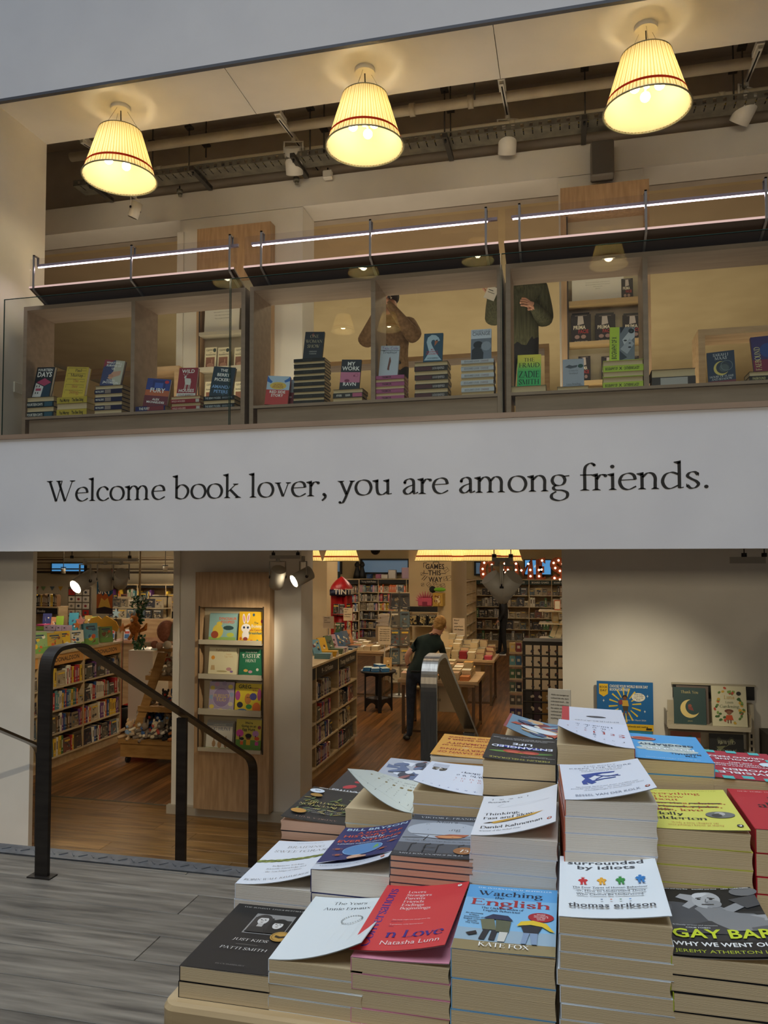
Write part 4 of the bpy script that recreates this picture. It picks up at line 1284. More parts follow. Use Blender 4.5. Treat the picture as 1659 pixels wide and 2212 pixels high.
def cov_idiots():
  p = NP('#dfe4e6')
  p.text('THE RUNAWAY INTERNATIONAL BESTSELLER', .46, .945, '#5b86ad', h=.016, w=.68, font='bold')
  p.ring(.88, .945, .04, .03, .006, '#3a3a3a')
  p.text('surrounded', .49, .85, '#3b3f45', h=.062, w=.82, font='bold')
  p.text('by idiots', .49, .765, '#3b3f45', h=.062, w=.62, font='bold')
  for x, c, h_ in ((.24, '#c5282d', 1), (.43, '#e5a52c', 0), (.62, '#2f8b3c', 1), (.82, '#2b78b9', 0)):
    figure2(p, x, .49, .085 if x < .8 else .092, c, hat=bool(h_))
  tx(p, ['The Four Types of Human Behaviour', '(or, How to Understand Those', 'Who Cannot Be Understood)'], .41, .055, .024, '#3b3f45', font='bold', maxw=.74)
  for i, c in enumerate(('#3a5a80', '#d9622b', '#3a7a45', '#2b78b9')):
    p.ell(.41 + i * .09, .235, .012, .007, c, 8)
  p.text('thomas erikson', .5, .12, '#3b3f45', h=.055, w=.82, font='bold')
  return p


def cov_gaybar():
  p = NP('#2c2c2c')
  p.rect(0, .62, 1, 1, '#1a1a1b', 8)
  p.ell(.16, .55, .34, .22, '#4a4b4e', 24).ell(.1, .6, .22, .14, '#5c5d60', 20).poly([(.0, .36), (.38, .5), (.6, .46), (.7, .36), (.6, .3), (0, .3)], '#3a3a3c')
  p.poly([(.3, .62), (.42, .72), (.62, .7), (.74, .6), (.9, .58), (1, .5), (1, .34), (.5, .34), (.36, .46)], '#7e7e7e').poly([(.5, .42), (.72, .56), (1, .56), (1, .48), (.75, .46), (.6, .38)], '#9a9a9a').poly([(.58, .36), (.8, .42), (1, .4), (1, .34)], '#5a5a5a')
  p.poly([(.2, .84), (.26, .9), (.38, .88), (.44, .8), (.4, .74), (.3, .66), (.24, .7), (.32, .78)], '#9c9c9c').ell(.5, .8, .14, .13, '#a8a8a7', 22, -.2).ell(.47, .86, .1, .06, '#c4c4c3', 16, -.2).ell(.56, .74, .08, .06, '#8c8c8c', 14)
  p.poly([(.62, .66), (.76, .74), (.86, .76), (.84, .68), (.7, .6)], '#8e8e8e').ell(.9, .92, .14, .07, '#6c6c6c', 14).poly([(.72, .8), (1, .86), (1, .7), (.86, .66)], '#4a4a4b')
  p.line([(.4, .825), (.46, .835)], .014, '#3c3c3c').line([(.52, .835), (.59, .82)], .014, '#3c3c3c').ell(.43, .81, .02, .009, '#2a2a2a', 8).ell(.55, .81, .02, .009, '#2a2a2a', 8).line([(.5, .81), (.485, .765), (.51, .76)], .01, '#6a6a6a').line([(.44, .725), (.56, .725)], .016, '#4a4a4a')
  p.text('Brilliantly written and excessive', .3, .4, '#c9c9c6', h=.015, maxw=.5).text('COLM TOIBIN', .32, .365, '#c9c9c6', h=.016, font='bold')
  p.rect(0, 0, 1, .2, '#161617', 8)
  p.text('GAY BAR', .06, .235, '#c3cf2c', h=.115, w=.92, font='bold', align='l')
  p.text('WHY WE WENT OUT', .05, .125, '#e6e6e2', h=.05, w=.93, font='bold', align='l')
  p.text('JEREMY ATHERTON LIN', .05, .04, '#a7b22c', h=.038, w=.9, align='l')
  p.text('excessive and very fine     beautiful and vivid     NEW YORK TIMES', .5, .96, '#cfcfcb', h=.014, w=.94, font='bold')
  return p


def cov_braiding():
  p = NP('#dadde2')
  tx(p, ['A hymn of love to the world'], .94, .05, .017, '#7c8087', font='serif')
  p.text('BRAIDING', .5, .82, '#8f8a86', h=.05, w=.56, font='serif')
  p.text('SWEETGRASS', .5, .71, '#8f8a86', h=.05, w=.82, font='serif')
  for s in range(3):
    pts = [(i / 24, .48 + .1 * i / 24 + .022 * sin(i * .9 + s * 2.1)) for i in range(25)]
    p.line(pts, .035, ['#77803c', '#949a4e', '#5f6a32'][s])
  tx(p, ['Indigenous Wisdom,', 'Scientific Knowledge and', 'the Teachings of Plants'], .37, .065, .026, '#8f8a86', font='serif')
  p.text('ROBIN WALL KIMMERER', .5, .07, '#7f7b78', h=.036, w=.88, font='serif')
  return p


def cov_bryson():
  p = NP('#242a5e')
  p.rect(0, 0, 1, .13, '#c7cad2', 8)
  p.poly([(0, .13), (.25, .19), (.5, .2), (.75, .17), (1, .13), (1, .11), (0, .11)], '#c7cad2')
  p.text('BILL BRYSON', .5, .91, '#a9c0d0', h=.058, w=.9, font='bold')
  p.text('A SHORT', .5, .82, '#c2503c', h=.05, w=.48, font='bold')
  p.text('HISTORY OF', .5, .735, '#c2503c', h=.055, w=.84, font='bold')
  p.text('Nearly', .52, .68, '#dfe3e8', h=.05, w=.34, font='serif')
  p.text('EVERYTHING', .5, .605, '#c2503c', h=.055, w=.9, font='bold')
  p.text('A JOURNEY THROUGH SPACE AND TIME', .5, .555, '#c9cdd8', h=.02, w=.84, font='bold')
  p.ell(.5, .4, .27, .13, '#4f7fb0', 26).poly([(.3, .45), (.42, .5), (.46, .43), (.36, .38)], '#6fa05a').poly([(.52, .5), (.68, .48), (.72, .4), (.6, .34), (.55, .4)], '#6fa05a').ring(.5, .4, .27, .13, .008, '#9fc2dd')
  for x, y in ((.14, .44), (.88, .46), (.2, .3), (.8, .3)):
    p.ell(x, y, .035, .022, '#96503e', 10)
    p.ring(x, y, .07, .02, .006, '#b06a50', 14)
  p.ell(.46, .22, .1, .045, '#c79f86', 12).ell(.55, .2, .08, .035, '#b98e76', 12)
  p.text('It is hard to imagine a better rough guide to science', .46, .06, '#3a3d52', h=.016, w=.76)
  return penguin(p, .9, .06)


def cov_frankl():
  p = NP('#7d838c')
  p.rect(0, .86, 1, 1, '#3a3e45', 8).rect(0, 0, 1, .3, '#4a4e55', 8).rect(0, .0, 1, .1, '#2e3137', 8)
  p.ell(.5, .62, .48, .2, '#aab1ba', 26)
  p.text('VIKTOR E. FRANKL', .5, .915, '#d5d8dc', h=.038, w=.78, font='serif')
  tx(p, ["Man's", 'Search For', 'Meaning'], .8, .095, .06, '#3c4148', font='serif', maxw=.6)
  p.line([(.02, .4), (.3, .43), (.6, .4), (.98, .42)], .012, '#23252a').line([(.3, .36), (.34, .48)], .01, '#23252a').line([(.12, .5), (.7, .49)], .01, '#2c2a28')
  p.poly([(.42, .46), (.6, .52), (.86, .52), (.8, .46), (.62, .42), (.48, .42)], '#a4583c').ell(.62, .455, .16, .03, '#c98a5a', 14)
  for x in (.18, .36, .52, .78):
    p.line([(x, .1), (x, .26), (x + .06, .29)], .014, '#22252a')
  p.line([(.34, .12), (.5, .12)], .01, '#22252a').line([(.34, .2), (.5, .2)], .01, '#22252a')
  p.text('The classic tribute to hope from the Holocaust', .5, .33, '#2b2e33', h=.02, w=.86, font='serif')
  p.ell(.86, .15, .13, .075, '#96633a', 24).text('75', .86, .12, '#e9e2d6', h=.06, font='serifb')
  p.text('16 MILLION COPIES SOLD', .45, .03, '#d5d8dc', h=.024, w=.84, font='serif')
  return p


def cov_thinking():
  p = NP('#dcdde0')
  tx(p, ['The International', 'Bestseller'], .88, .075, .036, '#2a2c30', cx=.08, font='serifb', align='l', maxw=.76)
  p.line([(.3, .76), (.22, .7), (.3, .66), (.9, .66)], .005, '#9a9da2')
  tx(p, ['Thinking,', 'Fast and Slow'], .47, .1, .055, '#2a2c30', cx=.08, font='serifb', align='l', maxw=.78)
  p.poly([(.16, .285), (.24, .26), (.72, .33), (.84, .375), (.7, .355), (.2, .3)], '#c99a3a').poly([(.1, .27), (.18, .27), (.24, .29), (.18, .3)], '#3a2c1a')
  p.text('Daniel Kahneman', .08, .15, '#2a2c30', h=.052, w=.76, font='serifb', align='l')
  p.text('Winner of the Nobel Prize', .08, .08, '#2a2c30', h=.024, w=.5, font='serif', align='l')
  return penguin(p, .92, .13, '#a8402c', .03)


def cov_body():
  p = NP('#d7dbe4')
  p.text('THE BODY', .5, .9, '#8a90a0', h=.035, w=.42)
  p.text('KEEPS THE SCORE', .5, .835, '#7c8394', h=.04, w=.78)
  tx(p, ['Mind, brain and body in the', 'transformation of trauma'], .79, .045, .022, '#4b5160', slant=.2)
  b = '#2f4a94'
  p.poly([(.24, .66), (.44, .7), (.66, .69), (.64, .66), (.5, .66), (.4, .62), (.34, .56), (.26, .6)], b)
  p.poly([(.24, .66), (.28, .64), (.36, .48), (.4, .42), (.34, .38), (.28, .44), (.3, .38), (.24, .38), (.23, .46), (.28, .54)], b)
  p.line([(.42, .62), (.56, .56), (.68, .58)], .03, b).line([(.36, .46), (.5, .5), (.64, .51)], .035, b).line([(.4, .5), (.5, .58), (.7, .54)], .02, b)
  tx(p, ['Fascinating, hard to put down, and filled with', 'powerful case histories ... the most important series', 'of breakthroughs in mental health'], .3, .045, .018, '#4b5160', slant=.2, maxw=.9)
  p.text('BESSEL VAN DER KOLK', .48, .07, '#7c8394', h=.045, w=.72)
  return penguin(p, .92, .1, '#a8402c', .028)


def cov_dolly():
  p = NP('#d2cf5e')
  p.text('THE SUNDAY TIMES BESTSELLER', .5, .95, '#8a8430', h=.02, w=.8, font='serif')
  r = '#b23a2c'
  p.text('everything', .06, .855, r, h=.055, w=.62, font='serifb', align='l')
  p.text('i know', .12, .77, r, h=.055, w=.36, font='serifb', align='l')
  p.text('about', .06, .69, r, h=.055, w=.34, font='serifb', align='l')
  p.text('parties, dates,', .06, .6, r, h=.045, w=.86, font='serifb', align='l').rect(.05, .612, .42, .628, '#2a2f3a', 3).rect(.5, .612, .86, .628, '#2a2f3a', 3)
  p.text('friends, jobs,', .08, .51, r, h=.045, w=.78, font='serifb', align='l').rect(.07, .522, .46, .538, '#2a2f3a', 3).rect(.5, .522, .8, .538, '#2a2f3a', 3)
  p.text('life, love', .1, .42, r, h=.05, w=.52, font='serifb', align='l').rect(.08, .435, .26, .45, '#2a2f3a', 2)
  p.text('dolly', .06, .315, '#22262c', h=.06, w=.32, font='serifb', align='l')
  p.text('alderton', .06, .21, '#22262c', h=.06, w=.56, font='serifb', align='l')
  p.ell(.78, .33, .16, .075, '#6d6f6c', 22).ell(.78, .35, .06, .045, '#b0aea8', 12).ell(.74, .31, .06, .04, '#3d3e3c', 10)
  tx(p, ['With a new chapter on', 'everything i know at thirty'], .12, .05, .026, r, cx=.46, font='serif', maxw=.8)
  return penguin(p, .92, .08, '#2a2a2a', .035)


def cov_wulf():
  p = NP('#17191b')
  p.text('ANDREA WULF', .5, .9, '#b08a7a', h=.032, w=.66, font='serif', track=.2)
  rr = random.Random(5)
  for i in range(46):
    x, y, a = rr.uniform(.1, .9), rr.uniform(.3, .78), rr.uniform(0, 3.1)
    p.ell(x, y, .07, .012, rr.choice(['#5a6b3a', '#6e7d48', '#3f4d2c', '#8a7c3a']), 8, a)
  p.text('THE INVENTION', .5, .58, '#c9b46a', h=.05, w=.86, font='serif').text('OF NATURE', .5, .49, '#c9b46a', h=.05, w=.66, font='serif')
  tx(p, ['The Adventures of', 'ALEXANDER VON HUMBOLDT,', 'the Lost Hero of Science'], .8, .045, .022, '#b9b6ae', font='serif')
  p.ell(.82, .82, .12, .06, '#b8853a', 14).ell(.8, .3, .1, .05, '#9c7430', 12).ell(.85, .17, .12, .065, '#c9d2da', 20).text('NR', .85, .145, '#2a2a2a', h=.03, font='bold')
  p.text('WINNER OF THE COSTA BIOGRAPHY AWARD', .45, .05, '#d8d4ca', h=.022, w=.84, font='bold')
  return p


def cov_stoic():
  p = NP('#c9cfc6')
  tx(p, ['THE'], .88, .1, .026, '#3a3a34', font='serif')
  p.text('DAILY STOIC', .5, .78, '#2e2e2a', h=.05, w=.8, font='serif', track=.12)
  tx(p, ['366 MEDITATIONS', 'ON WISDOM,', 'PERSEVERANCE, AND', 'THE ART OF LIVING'], .66, .065, .028, '#5c5c54', font='serif', maxw=.66)
  p.rect(0, .34, 1, .39, '#7d6a3a', 8)
  p.text('THE SUNDAY TIMES BESTSELLER', .5, .353, '#cdbf8c', h=.018, w=.8, font='serif')
  p.text('RYAN HOLIDAY', .5, .24, '#4a4a44', h=.036, w=.66, font='serif')
  p.text('& STEPHEN HANSELMAN', .5, .15, '#4a4a44', h=.028, w=.7, font='serif')
  p.line([(.04, .03), (.96, .03), (.96, .97), (.04, .97), (.04, .03)], .004, '#8c8c80')
  return p


def cov_sleep():
  p = NP('#d6dbe6')
  p.text('The International Bestseller', .5, .9, '#2f4a86', h=.036, w=.84, font='serifb')
  p.text('MATTHEW', .3, .6, '#b23c2c', h=.045, w=.42, font='serif', track=.15)
  p.text('WALKER', .3, .52, '#b23c2c', h=.045, w=.4, font='serif', track=.15)
  p.text('Why We', .3, .4, '#26324e', h=.055, w=.4, font='serifb').text('Sleep', .3, .3, '#26324e', h=.055, w=.3, font='serifb')
  p.ell(.8, .3, .13, .09, '#2e2c28', 22).ring(.8, .3, .1, .065, .01, '#8d8a80').ell(.8, .31, .06, .035, '#a8a498', 12)
  return p.rect(.68, .1, .92, .26, '#b7bcc8')


def cov_dawn():
  p = NP('#d0953a')
  r = '#9c3220'
  p.text('THE INTERNATIONAL BESTSELLER', .5, .93, '#e8cfa0', h=.02, w=.8, font='bold')
  p.text('THE DAWN OF', .5, .79, r, h=.075, w=.84, font='bold')
  p.text('EVERYTHING', .5, .66, r, h=.075, w=.84, font='bold')
  p.ell(.5, .6, .06, .015, '#e8cfa0', 10)
  p.text('A NEW HISTORY OF', .5, .5, r, h=.05, w=.84, font='bold')
  p.text('HUMANITY', .5, .38, r, h=.07, w=.72, font='bold')
  p.text('DAVID GRAEBER &', .5, .21, r, h=.055, w=.78, font='bold')
  p.text('DAVID WENGROW', .5, .1, r, h=.055, w=.78, font='bold')
  return p


def cov_entangled():
  p = NP('#16181a')
  p.text('MERLIN SHELDRAKE', .5, .9, '#b8b24a', h=.05, w=.84)
  for x, c in ((.3, '#4b7a3a'), (.5, '#b9a336'), (.7, '#5d8a3a')):
    p.ell(x, .68, .26, .035, c, 14, .12)
  for x, y in ((.38, .66), (.62, .66)):
    p.ell(x, y, .14, .06, '#a8372c', 16).ell(x, y + .02, .09, .03, '#c9604a', 12)
  for k in range(7):
    p.ell(.2 + k * .1, .5, .07, .04, '#2f3f9c', 8, k)
  p.text('ENTANGLED', .5, .46, '#dfe3ee', h=.085, w=.9, font='bold').text('LIFE', .5, .33, '#dfe3ee', h=.085, w=.3, font='bold')
  tx(p, ['Dazzling, vibrant, vision-changing', 'Robert Macfarlane'], .84, .03, .016, '#c9c9c9', cx=.25)
  tx(p, ['HOW FUNGI MAKE OUR WORLDS,', 'CHANGE OUR MINDS & SHAPE OUR FUTURES'], .2, .05, .02, '#c9c9c9', font='bold')
  return p


def cov_sapiens():
  p = NP('#d4d8e6')
  p.text('THE MULTI-MILLION COPY BESTSELLER', .5, .93, '#6d7386', h=.022, w=.74)
  p.text('Yuval Noah Harari', .5, .78, '#33384a', h=.055, w=.84, font='serifb')
  p.ell(.52, .68, .1, .045, '#8e96a6', 16)
  p.text('Sapiens', .5, .5, '#a83a3a', h=.12, w=.86, font='serifb')
  tx(p, ['A Brief', 'History of', 'Humankind'], .4, .11, .055, '#3c465c', font='serifb', maxw=.6)
  return p


def cov_geography():
  p = NP('#4f9fd6')
  rr = random.Random(8)
  for x, y, a, b in ((.35, .62, .25, .12), (.6, .58, .28, .14), (.5, .45, .3, .1), (.75, .45, .14, .16), (.3, .48, .16, .08), (.85, .62, .08, .05), (.2, .66, .08, .05)):
    p.poly([(x + a * cos(t) * rr.uniform(.75, 1.1), y + b * sin(t) * rr.uniform(.75, 1.1)) for t in [2 * pi * k / 14 for k in range(14)]], '#b9c6c2')
  p.text('THE SUNDAY TIMES BESTSELLER', .5, .93, '#cfe2ee', h=.02, w=.7)
  p.text('TIM', .25, .8, '#26415a', h=.04, font='bold').text('MARSHALL', .3, .73, '#26415a', h=.045, w=.4, font='bold')
  p.text('PRISONERS', .5, .56, '#e6eef2', h=.065, w=.7, font='bold').text('OF', .5, .5, '#26415a', h=.03, font='bold').text('GEOGRAPHY', .5, .41, '#26415a', h=.065, w=.74, font='bold')
  p.ell(.78, .22, .18, .075, '#a8422e', 22).ring(.78, .22, .16, .06, .008, '#e8ddd0')
  return p


def cov_invisible():
  p = NP('#a8283a')
  for i, (x, y) in enumerate(((.08, .9), (.3, .97), (.55, .93), (.8, .97), (.95, .8), (.04, .6), (.95, .5), (.05, .3), (.95, .2), (.2, .05), (.5, .03), (.8, .05))):
    p.rect(x - .07, y - .045, x + .07, y + .045, '#4fb3b0')
  w = '#e9dfe0'
  p.text('INVISIBLE', .5, .78, w, h=.07, w=.76, font='bold').text('WOMEN', .5, .67, w, h=.07, w=.6, font='bold')
  tx(p, ['EXPOSING DATA BIAS', 'IN A WORLD DESIGNED', 'FOR MEN'], .56, .06, .032, w, font='bold')
  p.text('CAROLINE', .5, .31, w, h=.055, w=.6, font='bold').text('CRIADO PEREZ', .5, .22, w, h=.055, w=.76, font='bold')
  p.ell(.14, .46, .12, .07, '#cfe0e6', 16)
  return p


def cov_red():
  p = NP('#b52430')
  p.text('NEW YORK TIMES BESTSELLER', .5, .93, '#efe6dc', h=.022, w=.8, font='serif')
  tx(p, ['all', 'about', 'love'], .72, .2, .12, '#2b1416', font='serifb')
  p.text('bell hooks', .5, .12, '#2b1416', h=.05, w=.5, font='serif')
  return p


def cov_art(bg, pal, seed, n=16, title=None, tc='#f0ece4', w=PW, h=PH, font='bold', author=None):
  p = NP(bg, w, h)
  randart(p, random.Random(seed), pal, n)
  if title:
    k = len(title)
    for i, s in enumerate(title):
      p.text(s, .5, .82 - i * .14, tc, h=.085, maxw=.88, font=font)
  if author:
    p.text(author, .5, .07, tc, h=.04, maxw=.8, font=font)
  return p

# ------------------------------------------------------------------ gallery: shelving units, glass balustrade, light rails
UY0, UY1 = 5.60, 5.96
SILL = PY(635, 872, UY0).z
UTOP = 3.635


def unit(xa, xb, label, div):
  o = thing('display_shelving', label, 'shelving unit', (xa, UY0, 2.50), group='wooden display units on the gallery')
  w, t, h = xb - xa, 0.034, UTOP - 2.50
  sz = SILL - 2.50
  MB().box(0, t, 0, UY1 - UY0, 0, h, GWOOD).build('side_panel', o)
  MB().box(w - t, w, 0, UY1 - UY0, 0, h, GWOOD).build('side_panel', o)
  MB().box(t, w - t, 0, UY1 - UY0, h - t, h, GWOOD).build('top_board', o)
  MB().box(t, w - t, -0.004, UY1 - UY0, sz - 0.022, sz, GWOOD).build('sill_board', o)
  MB().box(t + 0.03, w - t - 0.002, 0.012, 0.03, 0, sz - 0.026, GWOOD).build('front_panel', o)
  for d in div:
    MB().box(d - xa - t / 2, d - xa + t / 2, 0, UY1 - UY0, sz, h - t, GWOOD).build('divider', o)
  return o


uX = [(PY(52, 650, UY0).x, PY(530, 640, UY0).x), (PY(540, 630, UY0).x, PY(1083, 572, UY0).x), (PY(1092, 565, UY0).x, 2.45)]
dv = [[PY(288, 655, UY0).x], [PY(806, 605, UY0).x], [PY(1393, 560, UY0).x]]
for i, (a, b) in enumerate(uX):
  unit(a, b, ['grey-brown wooden display unit at the left of the gallery, two openings', 'grey-brown wooden display unit in the middle of the gallery', 'grey-brown wooden display unit at the right of the gallery'][i], dv[i])
  # sloping ledge and light rail above
  o = thing('light_rail', ['sloping ledge with glowing light strip above the left display unit', 'sloping ledge with glowing light strip above the middle display unit', 'sloping ledge with glowing light strip above the right display unit'][i], 'light rail', (a, UY0, UTOP), group='light rails above the gallery')
  w = b - a
  y0, y1, z1 = -0.13, 0.14, 0.0
  z0 = PY(284, 598, UY0 - .13).z - UTOP - .016
  zl = PY(284, 557, 5.5).z - UTOP
  e0 = .05 + ((PY(63, 610, 5.47).x - a) if i == 0 else 0)
  LEDGE = mat('#4a3a30', .5)
  MB().add([(e0 - .05, y0, z0), (w + .0 - e0 * .2, y0, z0), (w + .0 - e0 * .2, y1, z1), (e0 - .05, y1, z1), (e0 - .05, y0, z0 + .016), (w - e0 * .2, y0, z0 + .016), (w - e0 * .2, y1, z1 + .016), (e0 - .05, y1, z1 + .016)], [(3, 2, 1, 0), (4, 5, 6, 7), (1, 2, 6, 5), (2, 3, 7, 6), (3, 0, 4, 7)], LEDGE).add([(e0 - .05, y0 - .001, z0), (w - e0 * .2, y0 - .001, z0), (w - e0 * .2, y0 - .001, z0 + .016), (e0 - .05, y0 - .001, z0 + .016)], [(0, 1, 2, 3)], mat('#e0bdb4', .5, 0, .35)).build('ledge', o)  # front edge given a faint pink glow in place of the strip's light
  MB().box(e0, w - 0.02, y0 + .03, y0 + .05, zl + .004, zl + .026, mat('#9a8d92', .3, .3)).build('rail', o)
  MB().cyl((e0 + .01, y0 + .035, zl), 0.0055, w - e0 - .1, mat('#f4dcee', .4, 0, 8.0), 10, 'x').build('light_strip', o)
  MB().box(e0 - .04, w - .01, y0 - .004, y0 + .0, z0 + .016, zl + .06, ACRYL).build('acrylic_front', o)
  l = area('rail_light', (0, 0, 0), w - 0.2, 0.03, 2.6, (1.0, 0.86, 0.92))
  l.parent = o
  l.location = (w / 2, y0 + .03, zl - .015)
  for u in ([(75), (285), (497)], [(565), (800), (1050)], [(1122), (1395), (1655)])[i]:
    p = PY(u, 540 if i < 2 else 460, UY0 + y0)
    bx = p.x - a
    m_ = mat('#8f8a88', .35, .6)
    g = MB().box(bx - .008, bx + .008, y0 - .012, y0 - .004, z0 - .004, zl + .09, m_).box(bx - .008, bx + .008, y0 - .012, y0 + .05, zl + .08, zl + .09, m_).box(bx - .008, bx + .008, y0 + .04, y0 + .05, zl + .02, zl + .09, m_)
    g.add([(bx + s, yy, zz) for s in (-.008, .008) for (yy, zz) in ((y0 - .012, z0 - .004), (y0 - .004, z0 - .02), (y1 - .02, z1 - .016), (y1 - .012, z1))], [(0, 1, 2, 3), (7, 6, 5, 4), (0, 4, 5, 1), (1, 5, 6, 2), (2, 6, 7, 3)], m_)
    g.box(bx - .008, bx + .008, y1 - .02, y1 - .004, -.01, z1 + .01, m_)
    g.build('bracket', o)

# frameless glass balustrade
gx = [PY(8, 700, 5.44).x, PY(499, 600, 5.44).x, PY(1084, 560, 5.44).x, 2.4]
for i in range(3):
  o = thing('glass_balustrade', ['clear glass balustrade panel in front of the left display unit', 'clear glass balustrade panel in front of the middle display unit', 'clear glass balustrade panel in front of the right display unit'][i], 'glass panel', (gx[i], 5.44, 2.5), group='glass balustrade panels')
  w = gx[i + 1] - gx[i] - 0.012
  MB().box(0, w, 0, 0.012, 0, 1.15, GLASS).build('pane', o)
  e = MB().box(0, w, 0, 0.012, 1.15, 1.153, EDGE)
  e.build('top_edge', o)
  MB().box(-0.002, 0, 0, 0.012, 0, 1.153, EDGE).build('side_edge', o)
  MB().box(w, w + 0.002, 0, 0.012, 0, 1.153, EDGE).build('side_edge', o)
one('wall_switch', MB().box(-.012, 0, -.06, .06, -.045, .045, WHITE, .002), 'small pale switch plate on the left reveal of the gallery', 'switch', None, (-4.627, 5.72, PY(20, 840, 5.72).z))


# books on the gallery -----------------------------------------------------------------
def lay(ul, ur, zs, kinds, cover, label, spine_text=None, stext='#d8d4cc', sfont='bold', pages=None, Y=UY0 + 0.02, edge=None, cov_d=0.155, band_=None):
  """a pile of hardbacks lying along the sill; kinds: s = spine to the front, p = pages to the front, from the bottom"""
  x0, x1 = PY(ul, zs[-1], Y).x, PY(ur, zs[-1] + 0, Y).x
  L = x1 - x0
  z = SILL
  zt = PY((ul + ur) / 2, zs[0], Y).z
  n = len(kinds)
  t = (zt - SILL) / n
  rr = random.Random(ul)
  for i, k in enumerate(kinds):
    sp = None
    if k == 's':
      sp = Print(L, t)
      if band_:
        sp.rect(band_[0], .06, band_[1], .94, band_[2])
      if spine_text:
        for (s, a, b, c) in spine_text:
          sp.text(s, a, .25, c, h=.5, w=b - a, font=sfont, align='l')
    jx = rr.uniform(-.003, .003)
    o = book('%s, %s from the bottom of its pile' % (label, ORD[i]), cov_d, L, t - 0.0006, cover if k == 's' or not edge else edge, (x0 + L / 2 + jx, Y + cov_d / 2 + rr.uniform(-.003, .003), z), pi / 2 if k == 's' else -pi / 2, None, 0, 0, True, None, pages, 'pile: ' + label, name='hardback')
    if sp is not None:
      mb = MB()
      sp.put(mb, lambda x, y, l: (-cov_d / 2 - 0.0012 - l, L / 2 - x, y))
      mb.build('spine_print', o)
    z += t
  return zt


def stand(ul, ur, vt, vb, pr, cover, label, z=None, Y=UY0 + 0.06, lean=9, yaw=0.0, roll=0.0, t=0.028, group=None, hard=True, spine=None, pages=None, hgt=None, nm='hardback'):
  """a book standing upright facing the camera side; ul..ur at its foot; lean in degrees backwards"""
  a, b = PY(ul, vb, Y), PY(ur, vb, Y)
  w = (b.x - a.x)
  zb = PY((ul + ur) / 2, vb, Y).z if z is None else z
  zt = PY((ul + ur) / 2, vt, Y).z
  h = (zt - zb) / cos(radians(lean)) if hgt is None else hgt
  if callable(pr):
    pr = pr(w, h)
  o = thing(nm, label, 'book', ((a.x + b.x) / 2, Y, zb), (0, 0, 0), group)
  c = .0028 if hard else .001
  cm, smm = mat(cover, .35), mat(spine or cover, .4)
  g = MB().box(-w / 2, w / 2, 0, c, 0, h, cm).box(-w / 2, w / 2, t - c, t, 0, h, cm).box(-w / 2 - .001, -w / 2 + .001, 0, t, 0, h, smm)
  g.build('cover', o)
  MB().box(-w / 2 + .001, w / 2 - .003, c, t - c, .003, h - .003, pages or PAGES_W).build('pages', o)
  if pr is not None:
    g = MB()
    pr.put(g, lambda x, y, l: (x - w / 2, -l, y))
    g.build('cover_print', o)
  M = Matrix.Rotation(radians(yaw), 4, 'Z') @ Matrix.Rotation(radians(-lean), 4, 'X') @ Matrix.Rotation(radians(roll), 4, 'Y')
  o.rotation_euler = M.to_euler()
  return o


def C(bg, lines, extra=None, tc='#e8e4dc', font='bold', seed=0, pal=None, n=0, author=None, ac=None):
  def f(w, h):
    p = Print(w, h)
    p.seg = 1
    p.rect(0, 0, 1, 1, bg)
    if pal:
      randart(p, random.Random(seed), pal, n)
    if extra:
      extra(p)
    for it in lines:
      s, y, hh = it[:3]
      p.text(s, it[4] if len(it) > 4 else .5, y, it[3] if len(it) > 3 and it[3] else tc, h=hh, maxw=.88, font=font)
    return p
  return f


W_ = '#ddd9d0'
# left unit
z = lay(53, 115, (857, 897), 'spsp', '#14262c', 'dark teal hardback Fourteen Days', [('FOURTEEN DAYS', .08, .62, W_)], band_=(.68, .95, '#2a5262'))
stand(66, 108, 791, 857, C('#141a20', [('FOURTEEN', .87, .08), ('DAYS', .68, .16)], lambda p: p.poly([(.12, .5), (.55, .64), (.95, .5), (.6, .38)], '#a8405e').poly([(.1, .48), (.56, .36), (.5, .02), (.02, .02)], '#d0ccc8').poly([(.56, .36), (.95, .48), (.97, .02), (.5, .02)], '#1f3a4a').rect(.15, .22, .45, .3, '#a8405e').rect(.15, .12, .2, .18, '#1a2026').rect(.28, .12, .33, .18, '#1a2026').rect(.15, .34, .2, .4, '#1a2026').rect(.3, .34, .35, .4, '#1a2026')), '#14181c', 'black hardback Fourteen Days with a pink building, standing at the far left', z=z + .002, yaw=-6, roll=4)
z = lay(122, 187, (857, 893), 'sps', '#b9a23c', 'yellow patterned hardback The Bee Sting', [('Paul Murray', .1, .42, '#2c2410'), ('The Bee Sting', .5, .88, '#2c2410')], edge='#8a7a40')
def _bee(p):
  for k in range(5):
    y = .14 + k * .18
    p.line([(.08, y), (.08, y + .1), (.9, y + .1), (.9, y + .02), (.7, y + .02)], .012, '#3a2a10')
stand(135, 180, 790, 857, C('#c4a832', [('Paul', .84, .09, '#2c2410', .55), ('Murray', .68, .1, '#2c2410'), ('The', .5, .09, '#a8642a'), ('Bee', .32, .1, '#a8642a'), ('Sting', .13, .11, '#a8642a')], _bee, font='serifb'), '#c4a832', 'yellow hardback The Bee Sting with a maze line, standing on its pile', z=z + .002, yaw=5, roll=4, t=.042)
z = lay(204, 263, (832, 890), 'pspspsp', '#262440', 'navy hardback What Will Survive of Us', [('WHAT WILL SURVIVE', .04, .34, W_)], band_=(.38, .6, '#8a7a70'))
